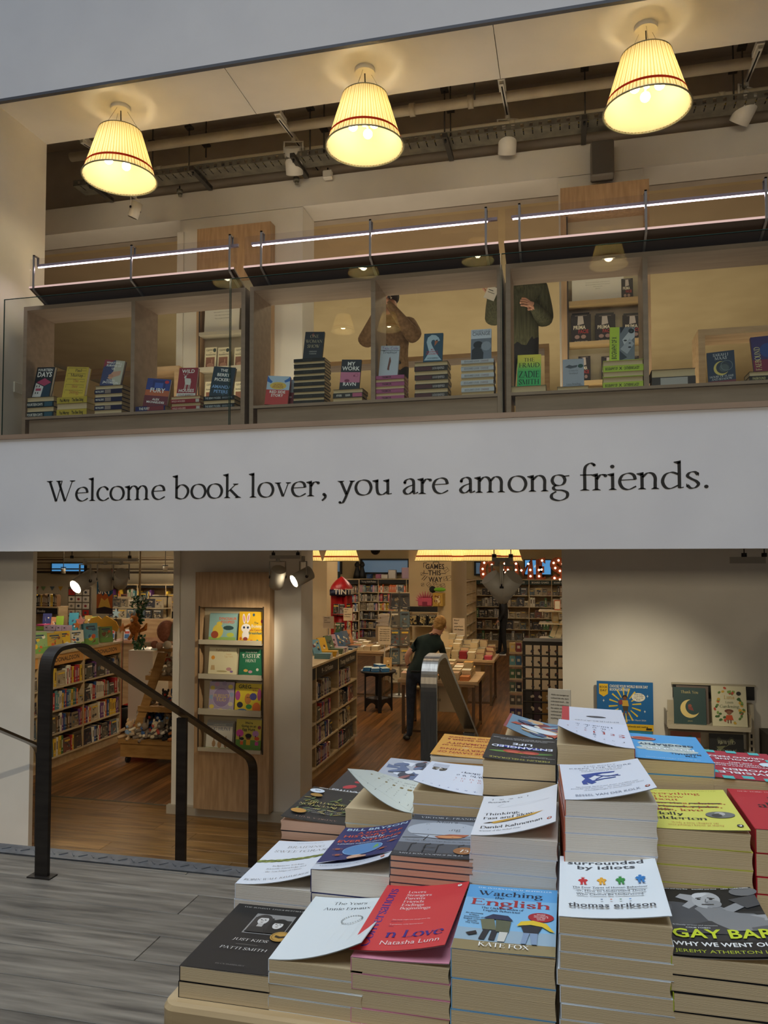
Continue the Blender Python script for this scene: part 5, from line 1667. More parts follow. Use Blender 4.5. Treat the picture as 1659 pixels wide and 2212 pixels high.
stand(216, 258, 776, 832, C('#3a3f66', [('WHAT WILL', .86, .075), ('SURVIVE OF', .75, .075), ('US', .64, .075), ('HOWARD', .2, .05), ('JACOBSON', .1, .08)], lambda p: p.poly([(.55, 1), (1, 1), (1, 0), (.7, 0), (.5, .3)], '#b9b4a0').poly([(0, .7), (.5, 1), (0, 1)], '#8c3038').poly([(.3, .3), (.5, .55), (.9, .62), (.88, .45), (.6, .35), (.45, .25)], '#c59478').ell(.45, .4, .13, .06, '#b98468', 10)), '#34385c', 'blue and cream hardback What Will Survive of Us with clasped hands', z=z + .002, yaw=5, roll=7)
z = lay(293, 357, (877, 887), 's', '#2a2c5a', 'red and blue hardback The Fury', [('THE FURY', .12, .48, W_)], band_=(.4, .95, '#7a3038'), Y=UY0 + .0)
stand(309, 358, 816, 877, C('#2f3f86', [('FURY', .52, .15), ('ALEX', .24, .07), ('MICHAELIDES', .14, .07)], lambda p: p.rect(0, 0, 1, .42, '#6a2830').rect(0, .4, 1, .6, '#b5603a').rect(.25, .62, .8, .95, '#24306e').rect(.35, .68, .7, .86, '#3c58a8').ell(.84, .9, .09, .06, '#c2303a', 10)), '#5a2a38', 'sunset-coloured hardback The Fury, standing left of the red deer book', z=z + .002, yaw=6, roll=6)
one('hardback', MB().box(0, .16, 0, .12, 0, .05, mat('#b9a878', .5)).box(.002, .158, -.001, .118, .004, .046, PAGES_W), 'pale yellow book lying behind The Fury', 'book', None, (PY(352, 880, 5.72).x, 5.72, SILL + .001))
z = lay(369, 432, (855, 884), 'spsp', '#8c2b30', 'red hardback Wild Houses', [('WILD HOUSES', .04, .5, '#d9b0a8')], band_=(.86, .98, '#b8b4a8'))
def _deer(p):
  c = '#cfcac0'
  p.poly([(.34, .6), (.38, .64), (.66, .62), (.7, .5), (.66, .4), (.4, .42)], c)
  for x in (.4, .46, .6, .67):
    p.line([(x, .44), (x - .03, .24)], .03, c)
  p.poly([(.34, .62), (.42, .66), (.42, .72), (.34, .72), (.3, .67)], c).line([(.36, .71), (.28, .78), (.24, .76)], .018, c).line([(.4, .71), (.46, .79), (.52, .78)], .018, c)
  p.rect(0, 0, 1, .12, '#d6d1c6').text('COLIN BARRETT', .5, .03, '#2a2020', h=.055, w=.84, font='bold')
stand(381, 421, 792, 855, C('#8f2a32', [('WILD', .82, .12), ('HOUSES', .16, .1)], _deer), '#8f2a32', 'red hardback Wild Houses with a white deer', z=z + .002, yaw=2, roll=2)
z = lay(440, 507, (855, 880), 'sps', '#15191c', 'dark hardback The Berry Pickers', [('THE BERRY PICKERS', .06, .56, '#a9b2b8'), ('AMANDA PETERS', .6, .93, '#7f8a92')])
stand(452, 498, 790, 855, C('#1d2f3a', [('THE', .84, .09), ('BERRY', .68, .1), ('PICKERS', .52, .1), ('AMANDA', .28, .1, '#7fa3cf'), ('PETERS', .12, .1, '#7fa3cf')], pal=['#24404e', '#16242c', '#2c4c50'], n=8, seed=3), '#1d2f3a', 'dark teal hardback The Berry Pickers by the glass joint', z=z + .002, yaw=5, roll=6)
# middle unit
stand(572, 620, 810, 873, C('#b43a34', [('JASPER', .66, .07, '#a8702c'), ('FFORDE', .58, .07, '#a8702c'), ('RED SIDE', .4, .09), ('STORY', .28, .09)], lambda p: p.rect(0, .52, 1, 1, '#a8bccc').poly([(.0, 1), (.0, .8), (.18, .74), (.24, .8), (.12, .88)], '#2a62a8').poly([(1, 1), (1, .84), (.8, .78), (.74, .84), (.9, .92)], '#2a62a8').ell(.5, .66, .36, .13, '#d2b04a', 18)), '#b43a34', 'red and pale blue hardback Red Side Story', z=SILL + .001, Y=UY0 + .01, yaw=6, roll=4)
stand(612, 636, 818, 873, C('#6a2a30', [('RED', .3, .06)], lambda p: p.rect(0, .5, 1, 1, '#8a9098')), '#6a2a30', 'second red side copy standing behind the first', z=SILL + .001, Y=UY0 + .07, yaw=2, roll=1)
z = lay(634, 701, (774, 872), 'spspspspspspspsp'[:15][::-1], '#121315', 'black hardback One Woman Show', [('ONE WOMAN SHOW', .3, .6, '#3c3c3c')], edge='#1a1b1d')
stand(654, 695, 714, 775, C('#15171a', [('ONE', .78, .11, '#c9b88c'), ('WOMAN', .6, .11, '#c9b88c'), ('SHOW', .42, .11, '#c9b88c'), ('CHRISTINE', .26, .04), ('COULSON', .18, .04)], lambda p: p.ell(.42, .88, .06, .07, '#7a3a2c', 10), font='serif'), '#15171a', 'black hardback One Woman Show in gold letters on the tallest pile', z=z + .002, yaw=2, roll=3, t=.02)
z = lay(719, 783, (840, 868), 'psp', '#1c1d22', 'black and pink hardback My Work', [('MY WORK', .12, .3, W_), ('OLGA RAVN', .42, .58, W_)], band_=(.66, .98, '#b05a78'))
stand(733, 775, 774, 840, C('#1f2128', [('MY', .8, .12), ('WORK', .64, .13), ('RAVN', .13, .11)], lambda p: p.rect(0, .24, 1, .58, '#bd6f8a').ell(.35, .3, .14, .05, '#7a2a4a', 8).ell(.7, .46, .05, .03, '#7a2a4a', 8).ring(.8, .48, .1, .06, .02, '#9a4a6a', 12)), '#1f2128', 'black and pink hardback My Work', z=z + .002, yaw=3, roll=3, t=.02)
z = lay(804, 873, (811, 866), 'spspsps', '#9c4a78', 'pink-spined hardback Tremor', [('TREMOR', .3, .6, '#3a1a2c')])
stand(818, 858, 744, 811, C('#b4bcc4', [('Teju Cole', .88, .09, '#7a4a8a'), ('Tremor', .74, .1, '#3a3c44')], lambda p: p.poly([(.42, .22), (.5, .6), (.54, .64), (.6, .5), (.54, .3), (.54, .2)], '#6a3f30').rect(0, .84, 1, .855, '#2a2c34'), font='sans'), '#b4bcc4', 'pale grey hardback Tremor on the pink-spined pile', z=z + .002, yaw=3, roll=3)
z = lay(896, 968, (781, 859), 'spspspsp', '#1a1518', 'black and maroon hardback My Heavenly Favourite', [('LUCAS RIJNEVELD', .54, .9, '#b4aeb0')], band_=(.03, .52, '#4a2028'))
def _swan(p):
  c = '#a9c0cc'
  p.poly([(.04, .08), (.3, .36), (.22, .52), (.14, .7), (.2, .86), (.4, .95), (.62, .93), (.78, .84), (.84, .74), (.76, .72), (.6, .74), (.52, .78), (.42, .76), (.38, .68), (.44, .58), (.6, .4), (.78, .22), (.96, .08)], c)
  p.poly([(.58, .74), (.76, .74), (.7, .66), (.56, .56)], '#a8623c').poly([(.6, .76), (.74, .78), (.7, .72)], '#14242c')
  tx(p, ['MY', 'HEAVENLY', 'FAVOURITE'], .42, .075, .05, '#b03040', cx=.46, font='bold')
  p.text('LUCAS RIJNEVELD', .5, .13, '#24343e', h=.045, w=.6, font='bold')
stand(914, 955, 717, 781, C('#24485c', [], _swan), '#24485c', 'blue hardback My Heavenly Favourite with a swan neck', z=z + .002, yaw=1, roll=1, t=.018)
z = lay(996, 1067, (776, 858), 'spspspspsp'[::-1], '#b8bcc2', 'pale-spined hardback Change', [('EDOUARD LOUIS', .1, .56, '#4a4e58'), ('CHANGE', .6, .84, '#7a5a60')], sfont='sans')
stand(1017, 1061, 708, 776, C('#6c7480', [('EDOUARD LOUIS', .91, .06, '#2c3c64'), ('CHANGE', .8, .11, '#2c2c38')], lambda p: p.rect(0, .7, 1, 1, '#c4ccd6').ell(.35, .5, .24, .12, '#191a1e', 14).poly([(.02, 0), (.04, .34), (.2, .42), (.5, .38), (.62, .24), (.6, 0)], '#222428').ell(.75, .45, .25, .15, '#8c949e', 12), font='sans'), '#b8c0c8', 'grey hardback Change with a photo of a person bent forward', z=z + .002, yaw=0, roll=0, t=.02)
# right unit
z = lay(1103, 1180, (833, 850), 'p', '#1a3c34', 'pale hardback under The Fraud', edge='#2a5c48')
stand(1117, 1168, 764, 833, C('#3fae5e', [('THE', .79, .12, '#161a12'), ('FRAUD', .61, .14, '#161a12'), ('ZADIE', .29, .2, '#10201a'), ('SMITH', .07, .16, '#10201a')], lambda p: [p.rect(0, .5 + k * .05, 1, .56 + k * .05, c) for k, c in enumerate(('#58b45a', '#6fbb56', '#86c152', '#9cc64e', '#b1ca4a', '#c4cd48', '#d2cf48', '#d9d048', '#dcd048', '#dcd048'))], font='serifb'), '#3fae5e', 'green and yellow hardback The Fraud by Zadie Smith', z=z + .002, yaw=1, roll=1)
z = lay(1203, 1271, (834, 843), 'p', '#3a3432', 'thin book under the grey handwritten book')
stand(1216, 1262, 773, 834, C('#9ba0a8', [('A Diary for', .56, .05, '#3a3c40'), ('Scotland', .46, .06, '#3a3c40'), ('Lucy Bending', .08, .06, '#2c2c30')], lambda p: p.poly([(.1, .72), (.3, .8), (.45, .76), (.7, .78), (.66, .7), (.36, .66)], '#4a4e54').ell(.84, .74, .13, .07, '#24483c', 14).line([(.12, .06), (.9, .06)], .01, '#2c2c30'), font='serif'), '#9ba0a8', 'grey hardback with handwriting and a green sticker', z=z + .002, yaw=0, roll=0, t=.02)
z = lay(1303, 1390, (777, 838), 'sppsp', '#aac23a', 'lime green hardback Biography of X', [('BIOGRAPHY OF', .05, .36, '#20280c'), ('X', .4, .47, '#10120a'), ('CATHERINE LACEY', .52, .9, '#20280c')])
def _bio(p):
  p.rect(.38, 0, 1, 1, '#70757a').poly([(.5, .62), (.9, .98), (1, .9), (1, .7), (.6, .42)], '#b9bcbe').poly([(.42, .35), (.7, .2), (.98, .5), (.8, .66)], '#9ea2a6').poly([(.4, 1), (.6, 1), (.42, .8)], '#24272b').poly([(.4, .3), (.7, .1), (.4, 0)], '#33383e')
  p.ell(.62, .6, .07, .025, '#2a2c30', 8).ell(.8, .4, .07, .025, '#2a2c30', 8).ell(.8, .52, .05, .02, '#3a3c40', 8)
  p.rect(0, 0, .38, 1, '#b4cc34').text('BIOGRAPHY OF X', .27, .05, '#1c220c', h=.13, w=1.0, font='bold', rot=pi / 2, align='l')
  p.ell(.86, .88, .12, .075, '#1c2422', 14).text('x', .86, .86, '#d8d4cc', h=.03)
stand(1317, 1371, 703, 777, lambda w, h: (lambda p: (_bio(p), p)[1])((lambda q: (setattr(q, 'seg', 1), q)[1])(Print(w, h))), '#b4cc34', 'lime green Biography of X with torn black and white portraits', z=z + .002, yaw=2, roll=2)
z = lay(1408, 1503, (797, 831), 'sp', '#1c1620', 'thick dark fantasy hardback', cov_d=.16, band_=(.2, .82, '#a9a5a0'))
stand(1531, 1590, 756, 826, C('#1f2c40', [('SARAH J', .86, .08), ('MAAS', .75, .09), ('HOUSE OF FLAME', .2, .06), ('AND SHADOW', .12, .06)], lambda p: p.ell(.5, .48, .28, .22, '#c9b35a', 26).ell(.56, .5, .25, .19, '#2c3238', 24).ell(.6, .48, .18, .12, '#4a5250', 12).rect(0, 0, 1, .1, '#6a2a30').ring(.7, .55, .22, .16, .02, '#6a7470'), font='serif'), '#1f2c40', 'dark blue hardback with a gold crescent, House of Flame and Shadow', z=SILL + .001, yaw=-8, roll=-2, t=.05)
z = lay(1618, 1690, (801, 823), 'sp', '#14120f', 'dark hardback under Faebound', [('FAEBOUND', .1, .5, '#b4aa7a')])
stand(1630, 1686, 722, 801, C('#3a2a5a', [], lambda p: p.rect(0, 0, 1, .35, '#7a2038').ell(.6, .6, .3, .2, '#28407a', 14).text('FAEBOUND', .3, .06, '#d4c884', h=.14, w=1.05, font='serifb', rot=pi / 2, align='l')), '#3a2a5a', 'purple hardback Faebound standing at the right edge', z=z + .002, yaw=0, roll=-3)

# low shelf ranges behind, facing the upper room
def back_range(u0, u1, v, Y, label):
  a, b = PY(u0, v, Y), PY(u1, v, Y)
  o = thing('low_shelf', label, 'shelf', (a.x, Y, ZG))
  w, h = b.x - a.x, a.z - ZG
  MB().box(0, w, 0, .3, h - .05, h, OAKX).build('top_board', o)
  MB().box(0, .05, 0, .3, 0, h - .05, OAKX).build('side_panel', o)
  MB().box(w - .05, w, 0, .3, 0, h - .05, OAKX).build('side_panel', o)
  MB().box(.05, w - .05, 0, .3, 0.10, .14, OAKX).build('shelf_board', o)


back_range(70, 300, 806, 8.6, 'oak topped low shelf behind the left display unit')
back_range(585, 1083, 790, 8.6, 'oak topped low shelf behind the middle display unit')
back_range(1140, 1186, 745, 8.6, 'small oak box shelf behind The Fraud')
back_range(1508, 1760, 712, 6.35, 'oak box shelf behind the right display unit')
back_range(300, 386, 795, 7.0, 'oak shelf end seen beside the left column')

# ------------------------------------------------------------------ display panels let into the columns
def display(xa, xb, zb, zt, ua, ub, va, vb, lips, label, Y=7.0, lipm=None):
  """oak panel with a recess; ua..ub, va..vb: recess in the photograph on plane Y; lips: rows of the shelf fronts"""
  o = thing('display_case', label, 'display case', (xa, Y, zb), group='oak display panels on the columns')
  a, b = PY(ua, va, Y).x - xa, PY(ub, va, Y).x - xa
  t_, b_ = PY((ua + ub) / 2, va, Y).z - zb, PY((ua + ub) / 2, vb, Y).z - zb
  w, h, d = xb - xa, zt - zb, 0.118
  MB().box(0, a, 0, d, 0, h, OAK).build('stile', o)
  MB().box(b, w, 0, d, 0, h, OAK).build('stile', o)
  MB().box(a, b, 0, d, t_, h, OAK).build('top_panel', o)
  MB().box(a, b, 0, d, 0, b_, OAK).build('bottom_panel', o)
  MB().box(a, b, d - .012, d, b_, t_, mat('#b9ac8f', .6)).build('back_panel', o)
  MB().box(a - .012, a, -.004, .0, b_ - .01, t_ + .01, mat('#3a2f24', .5)).build('bead', o)
  MB().box(b, b + .012, -.004, .0, b_ - .01, t_ + .01, mat('#3a2f24', .5)).build('bead', o)
  out = []
  for v0, v1 in lips:
    z0, z1 = PY((ua + ub) / 2, v1, Y - .02).z - zb, PY((ua + ub) / 2, v0, Y - .02).z - zb
    m_ = lipm or mat('#bdb39c', .5)
    MB().box(a + .004, b - .004, -.03, -.012, z0, z1, m_).build('shelf_lip', o)
    MB().box(a + .004, b - .004, -.012, d - .012, z0, z0 + .014, m_).build('shelf_board', o)
    out.append(z0 + .014 + zb)
  return o, out


xa, xb = PY(422, 1300, 7.0).x, PY(583, 1300, 7.0).x
dp, sh = display(xa, xb, PY(440, 1748, 7.0).z, PY(500, 1236, 7.0).z, 432, 568, 1312, 1624, ((1383, 1393), (1457, 1468), (1533, 1546), (1618, 1626)), 'oak display panel of Easter picture books on the lower column')
def pic(ul, ur, vt, vb, pr, cover, label, z, t=.012, **k):
  return stand(ul, ur, vt, vb, pr, cover, label, z=z + .001, Y=7.005, lean=7, t=t, nm='picture_book', **k)
for (ul, ur, i, c) in ((452, 512, 0, '#7fa0a0'), (455, 514, 1, '#c9bfa0'), (455, 505, 2, '#4a4038'), (446, 504, 3, '#9a948a')):
  stand(ul, ur, (1325, 1400, 1472, 1558)[i], (1383, 1457, 1533, 1618)[i], None, c, 'copy standing directly behind the %s picture book' % ('dinosaur', 'red hat bear', 'perfect egg', 'egg hunt')[i], z=sh[i] + .002, Y=7.03, lean=5, t=.02, hard=False)
pic(450, 508, 1327, 1383, C('#8fb4b0', [('DINOSAUR', .8, .09, '#d9622c', .68), ('POOPED', .68, .09, '#d9622c', .68)], lambda p: p.rect(0, 0, 1, .2, '#8fae5a').ell(.33, .4, .2, .24, '#d8c04a', 16).ell(.38, .66, .11, .08, '#d8c04a', 12).ell(.22, .28, .14, .13, '#a0482c', 12).ell(.72, .52, .2, .08, '#2c4a4a', 10).ell(.8, .28, .14, .08, '#b9c04a', 10)), '#8fb4b0', 'pale blue picture book with an orange-titled yellow dinosaur, top shelf left', sh[0])
pic(514, 566, 1322, 1384, C('#e0b022', [('The', .62, .06, '#2a4a3c', .72), ('Bunny', .5, .1, '#d9d4c4', .74), ('who Came to', .4, .055, '#b0562c', .72), ('Breakfast', .29, .08, '#2a6a6a', .7)], lambda p: p.ell(.2, .78, .06, .16, '#e6e0dc', 12, .15).ell(.38, .8, .06, .16, '#e6e0dc', 12, -.15).ell(.2, .78, .03, .11, '#d08a94', 10, .15).ell(.38, .8, .03, .11, '#d08a94', 10, -.15).ell(.3, .48, .2, .14, '#e6e0dc', 16).ell(.3, .25, .15, .16, '#e6e0dc', 14).ell(.22, .5, .05, .04, '#2a3a5a', 8).ell(.38, .5, .05, .04, '#2a3a5a', 8).ell(.3, .14, .1, .06, '#8a3a2c', 10).ell(.6, .9, .05, .05, '#3a5a6a', 8).ell(.95, .7, .05, .06, '#b03c4a', 8).ell(.1, .15, .05, .05, '#c9622c', 8).ell(.55, .06, .07, .06, '#c9622c', 8).ell(.8, .08, .05, .05, '#3a8a7a', 8)), '#e0b022', 'yellow picture book with a white bunny, top shelf right', sh[0])
pic(449, 508, 1400, 1457, C('#d9cfa8', [('Paddington\'s', .88, .075, '#9a6a3a'), ('Easter', .76, .06, '#c9a060', .72), ('Egg Hunt', .68, .06, '#c9a060', .72), ('Michael Bond & Karen Jankel', .03, .04, '#7a5a3a')], lambda p: p.ell(.15, .66, .07, .07, '#d9902c', 10).poly([(.1, .4), (.22, .4), (.24, .24), (.08, .24)], '#bda070').ell(.75, .28, .1, .06, '#b98a8a', 10).ell(.85, .2, .06, .04, '#8a6a9a', 8).ell(.5, .2, .2, .03, '#b0a070', 10), font='serif'), '#d9cfa8', 'cream picture book about an Easter egg hunt, second shelf left', sh[1])
pic(515, 565, 1403, 1458, C('#1f6a48', [('Winnie-the-Pooh', .87, .045), ('EASTER', .7, .13), ('HUNT', .55, .1)], lambda p: p.ell(.15, .8, .05, .03, '#b8ccb0', 6).ell(.85, .82, .05, .03, '#b8ccb0', 6).ell(.5, .22, .09, .05, '#b98a9a', 8).ell(.8, .3, .06, .05, '#c9c0b0', 8).ell(.3, .26, .1, .05, '#c9a050', 8).rect(.2, .05, .8, .075, '#9ab8a0'), font='serifb'), '#1f6a48', 'green picture book lettered Easter Hunt, second shelf right', sh[1])
pic(450, 503, 1474, 1533, C('#a79ab0', [('PERFECT', .5, .1, '#d8c060'), ('EGG', .38, .12, '#d8c060')], lambda p: [p.ell(x, y, .1, .07, c, 10) for x, y, c in ((.12, .8, '#c9b85a'), (.85, .85, '#d8c86a'), (.1, .5, '#8aa0b8'), (.12, .2, '#d8c05a'), (.5, .08, '#cdb450'), (.88, .3, '#c9c0a0'), (.9, .6, '#8a9cb4'), (.3, .92, '#b890a8'), (.6, .95, '#9a8aa8'), (.88, .1, '#9aa890'))] and p.ell(.5, .5, .36, .32, '#8d7a9c', 24) and p.ring(.5, .5, .36, .32, .02, '#b8a8c0'), font='serifb'), '#a79ab0', 'lilac picture book The Perfect Egg ringed with chicks, third shelf left', sh[2])
pic(506, 562, 1478, 1534, C('#d4bc30', [('GREG', .84, .12, '#26321c', .36), ('the sausage', .84, .05, '#8a4a2c', .78), ('ROLL', .76, .05, '#8a4a2c', .76)], lambda p: p.ell(.5, .5, .13, .18, '#b9783a', 14).rect(0, 0, 1, .1, '#5a8a3a').ell(.84, .22, .16, .18, '#d9702c', 14).ell(.2, .3, .12, .1, '#2a2a3a', 10).ell(.7, .58, .14, .12, '#4a4a8a', 10).ell(.1, .6, .1, .16, '#a84a8a', 10).ell(.3, .1, .2, .08, '#3a6aa8', 10).ell(.93, .65, .08, .2, '#a84a7a', 10).ell(.55, .25, .12, .08, '#3a8a4a', 10).ell(.47, .55, .02, .02, '#161616', 6).ell(.54, .55, .02, .02, '#161616', 6)), '#d4bc30', 'busy yellow picture book titled GREG, third shelf right', sh[2])
pic(444, 500, 1563, 1618, C('#d8d3c4', [('EGG HUNT', .72, .13, '#5a6a8a')], lambda p: p.rect(0, .88, 1, 1, '#8d9290').text('LAURA HUGHES', .5, .91, '#d8d3c4', h=.05).rect(0, 0, 1, .08, '#a8b070').ell(.3, .22, .07, .13, '#a8845a', 10).ell(.52, .2, .08, .14, '#b08a60', 10).ell(.76, .22, .07, .14, '#9a7a50', 10).ell(.5, .42, .02, .09, '#b08a60', 8).ell(.76, .44, .02, .09, '#9a7a50', 8).ell(.3, .4, .02, .08, '#a8845a', 8), font='serifb'), '#d8d3c4', 'white picture book Egg Hunt with brown hares, bottom shelf left', sh[3])
pic(508, 562, 1556, 1622, C('#c4b44a', [("We're", .86, .07, '#2a3024'), ('Going on an', .76, .07, '#2a3024'), ('Egg Hunt', .65, .08, '#2a3024')], lambda p: p.rect(0, 0, 1, .36, '#5f8a3a').ell(.15, .56, .15, .12, '#c9489a', 14).rect(.13, .36, .17, .5, '#4a3020').ell(.78, .56, .13, .1, '#b884b8', 12).rect(.76, .36, .8, .5, '#4a3020').ell(.24, .36, .08, .06, '#c99a7a', 10).ell(.24, .39, .09, .05, '#1c1c1c', 10).rect(.18, .2, .3, .31, '#d9622c').ell(.5, .44, .1, .08, '#6a4028', 12).ell(.5, .49, .13, .07, '#1c1410', 12).rect(.42, .2, .58, .37, '#d8a82c').ell(.84, .38, .08, .06, '#d8a080', 10).ell(.84, .41, .1, .06, '#c9502c', 10).rect(.77, .2, .91, .31, '#c9489a').ell(.92, .76, .07, .06, '#8a3a44', 12)), '#c4b44a', "yellow and green picture book We're Going on an Egg Hunt, bottom shelf right", sh[3])

# upper column, left: white card and paperbacks
xa, xb = PY(425, 600, 7.0).x, PY(584, 600, 7.0).x
dp, sh = display(xa, xb, ZG + .05, PY(500, 487, 7.0).z, 433, 566, 600, 880, ((714, 721), (790, 798), (868, 876)), 'oak display panel on the upper left column, with a white notice')
def card(ul, ur, vt, vb, lines, label, z):
  o = stand(ul, ur, vt, vb, C('#d5d0c2', [(s, .84 - k * .085, .03, '#4a463e') for k, s in enumerate(lines)], font='serif'), '#d5d0c2', label, z=z, Y=7.0, lean=4, t=.006, hard=False)
  o['category'] = 'notice'
  o.name = 'notice_card'
  return o
card(441, 516, 640, 713, ['From the editor of Cleopatra', 'makes its mark on a friendship', 'that comes to rest at home', 'some people know it by heart', 'while others look for more', 'this is a book to treasure'], 'white printed notice on the upper left column shelf', sh[0])
def cleo(w, h):
  p = Print(w, h)
  p.rect(0, 0, 1, 1, '#ddd2ae').text('CLEOPATRA', .5, .84, '#2a2620', h=.08, w=.8, font='bold').text('and', .5, .74, '#2a2620', h=.05, font='serif').text('FRANKENSTEIN', .5, .64, '#2a2620', h=.06, w=.84, font='bold').rect(.1, .08, .86, .56, '#8a5c44').ell(.5, .2, .3, .1, '#b98a70', 12).ell(.62, .36, .05, .12, '#b98a70', 8).ell(.82, .86, .13, .09, '#33413a', 12)
  return p
n = 0
for row, (vt, vb) in enumerate(((749, 790), (823, 866))):
  for k, (ul, ur) in enumerate(((441, 466), (469, 494), (505, 530), (534, 558))):
    stand(ul, ur, vt, vb, cleo, '#ddd2ae', 'cream paperback Cleopatra and Frankenstein, %s from the left, %s row of the upper left column' % (ORD[k], ('upper', 'lower')[row]), z=sh[1 + row] + .001, Y=7.0, lean=6, t=.02, hard=False, group='Cleopatra paperbacks on the upper left column')
# upper column, right
xa, xb = PY(1212, 600, 7.0).x, PY(1405, 600, 7.0).x
dp, sh = display(xa, xb, ZG + .05, PY(1300, 397, 7.0).z, 1226, 1392, 462, 846, ((646, 656), (735, 743), (820, 828)), 'oak display panel on the upper right column, with dark thrillers', lipm=mat('#b89a6a', .5))
o = card(1236, 1348, 600, 646, ['She has been awarded the gold medal for law and then', 'fights her way through the system of cross examination', 'until the day it turns', 'against her'], 'white printed notice on the upper right column shelf', sh[0])
def prima(w, h):
  p = Print(w, h)
  p.rect(0, 0, 1, 1, '#241b1a').text('PRIMA', .42, .5, '#d9cdb4', h=.13, w=.62, font='bold').text('FACIE', .62, .36, '#a82c2c', h=.12, w=.52, font='bold').text('SUZIE MILLER', .5, .05, '#cfc4ac', h=.05, w=.66, font='bold').poly([(.35, .95), (.6, .95), (.65, .68), (.32, .64)], '#b8aaa0').ell(.3, .24, .13, .07, '#9a7a70', 10).ell(.62, .24, .13, .07, '#9a7a70', 10).rect(.2, .955, .8, .97, '#8a7a70')
  return p
stand(1343, 1368, 600, 646, prima, '#241b1a', 'black Prima Facie paperback beside the notice on the right column', z=sh[0] + .002, Y=6.99, lean=5, t=.018, hard=False)
for k, (ul, ur) in enumerate(((1235, 1277), (1287, 1330), (1347, 1390))):
  for b in (1, 0):
    stand(ul + b * 2 - 1, ur - b * 3, 678 + b * -4, 735, prima if b == 0 else None, '#241b1a', 'black paperback Prima Facie, %s along the shelf of the right column%s' % (ORD[k], '' if b == 0 else ', copy behind'), z=sh[1] + .002, Y=6.985 + b * .03, lean=5, t=.022, hard=False, group='Prima Facie paperbacks on the right column')
for k, (ul, ur) in enumerate(((1250, 1276), (1300, 1332), (1350, 1385))):
  stand(ul, ur, 768, 820, prima, '#241b1a', 'dark paperback on the lowest shelf of the right column, %s from the left' % ORD[k], z=sh[2] + .002, Y=7.0, lean=5, t=.02, hard=False)

# ------------------------------------------------------------------ the shop floor behind the columns
SHW = mat('#c2b08c', .5)
LBLK = mat('#161412', .6)
PAL = [('#b02c30', 'red'), ('#d0622a', 'orange'), ('#d8b23a', 'yellow'), ('#3d6b3c', 'green'), ('#2a4f86', 'blue'), ('#1d2238', 'navy'), ('#6a3c78', 'purple'), ('#c98a9c', 'pink'), ('#d8d0bc', 'cream'), ('#2a2624', 'black'), ('#7a5a3c', 'brown'), ('#5a8a8c', 'teal'), ('#8e8a84', 'grey')]
MUTE = [('#8a7a60', 'tan'), ('#5f584c', 'grey-brown'), ('#a8987a', 'beige'), ('#4a4238', 'dark brown'), ('#7a4a3c', 'russet'), ('#56646a', 'slate'), ('#b5a68a', 'cream'), ('#3a3a40', 'dark grey')]
DARKP = [PAL[i] for i in (9, 5, 4, 9, 10, 0, 8, 12, 6)]
KIDP = [PAL[i] for i in (0, 1, 2, 3, 4, 8, 2, 0, 11, 6, 8)]
_sp = {}


def spine_mesh(c):
  if c not in _sp:
    m = mat(c, .45)
    g = MB().box(-.5, .5, 0, 1, 0, 1, m)
    g.box(-.42, .42, .03, .97, 1.0, 1.004, PAGES)
    g.box(-.36, .36, -.004, 0, .16, .2, mat('#cfc6b0', .5)).box(-.2, .2, -.004, 0, .34, .78, mat('#cfc6b0' if c not in ('#d8d0bc', '#d8b23a') else '#5a4a3a', .5))
    _sp[c] = g.mesh('book')
  return _sp[c]


def art_mesh(k, w, h, t):
  """a face-out book or box with a picture on its front"""
  rr = random.Random(k)
  bg = rr.choice(PAL if k < 500 else MUTE)
  P = Print(w, h)
  randart(P, rr, [rr.choice(MUTE)[0] for _ in range(4)], 9)
  P.rect(.15, .78, .85, .88, rr.choice(('#d8d0bc', '#2a2624', '#d8b23a')))
  P.rect(.25, .06, .75, .1, '#d8d0bc')
  g = MB().box(-w / 2, w / 2, 0, t, 0, h, mat(bg[0], .45)).box(-w / 2 + .002, w / 2 - .002, .002, t - .002, h, h + .0005, PAGES)
  P.put(g, lambda x, y, l: (x - w / 2, -l * 3, y), .0004)
  return g.mesh('book'), bg[1]


FAR = MB()


def emit(name, me, loc, rot, sc_, label, cat, group):
  if name == 'far':                    # beyond the 300 largest: one joined object
    M = Matrix.LocRotScale(Vector(loc), Euler(rot), Vector(sc_))
    b = len(FAR.v)
    FAR.v += [tuple(M @ v.co) for v in me.vertices]
    ms = [FAR.m(m_) for m_ in me.materials]
    for p in me.polygons:
      FAR.f.append(tuple(b + i for i in p.vertices))
      FAR.mi.append(ms[p.material_index])
      FAR.sm.append(False)
    return
  o = link(name, me, None, loc, rot)
  o.scale = sc_
  tag(o, label, cat, group)


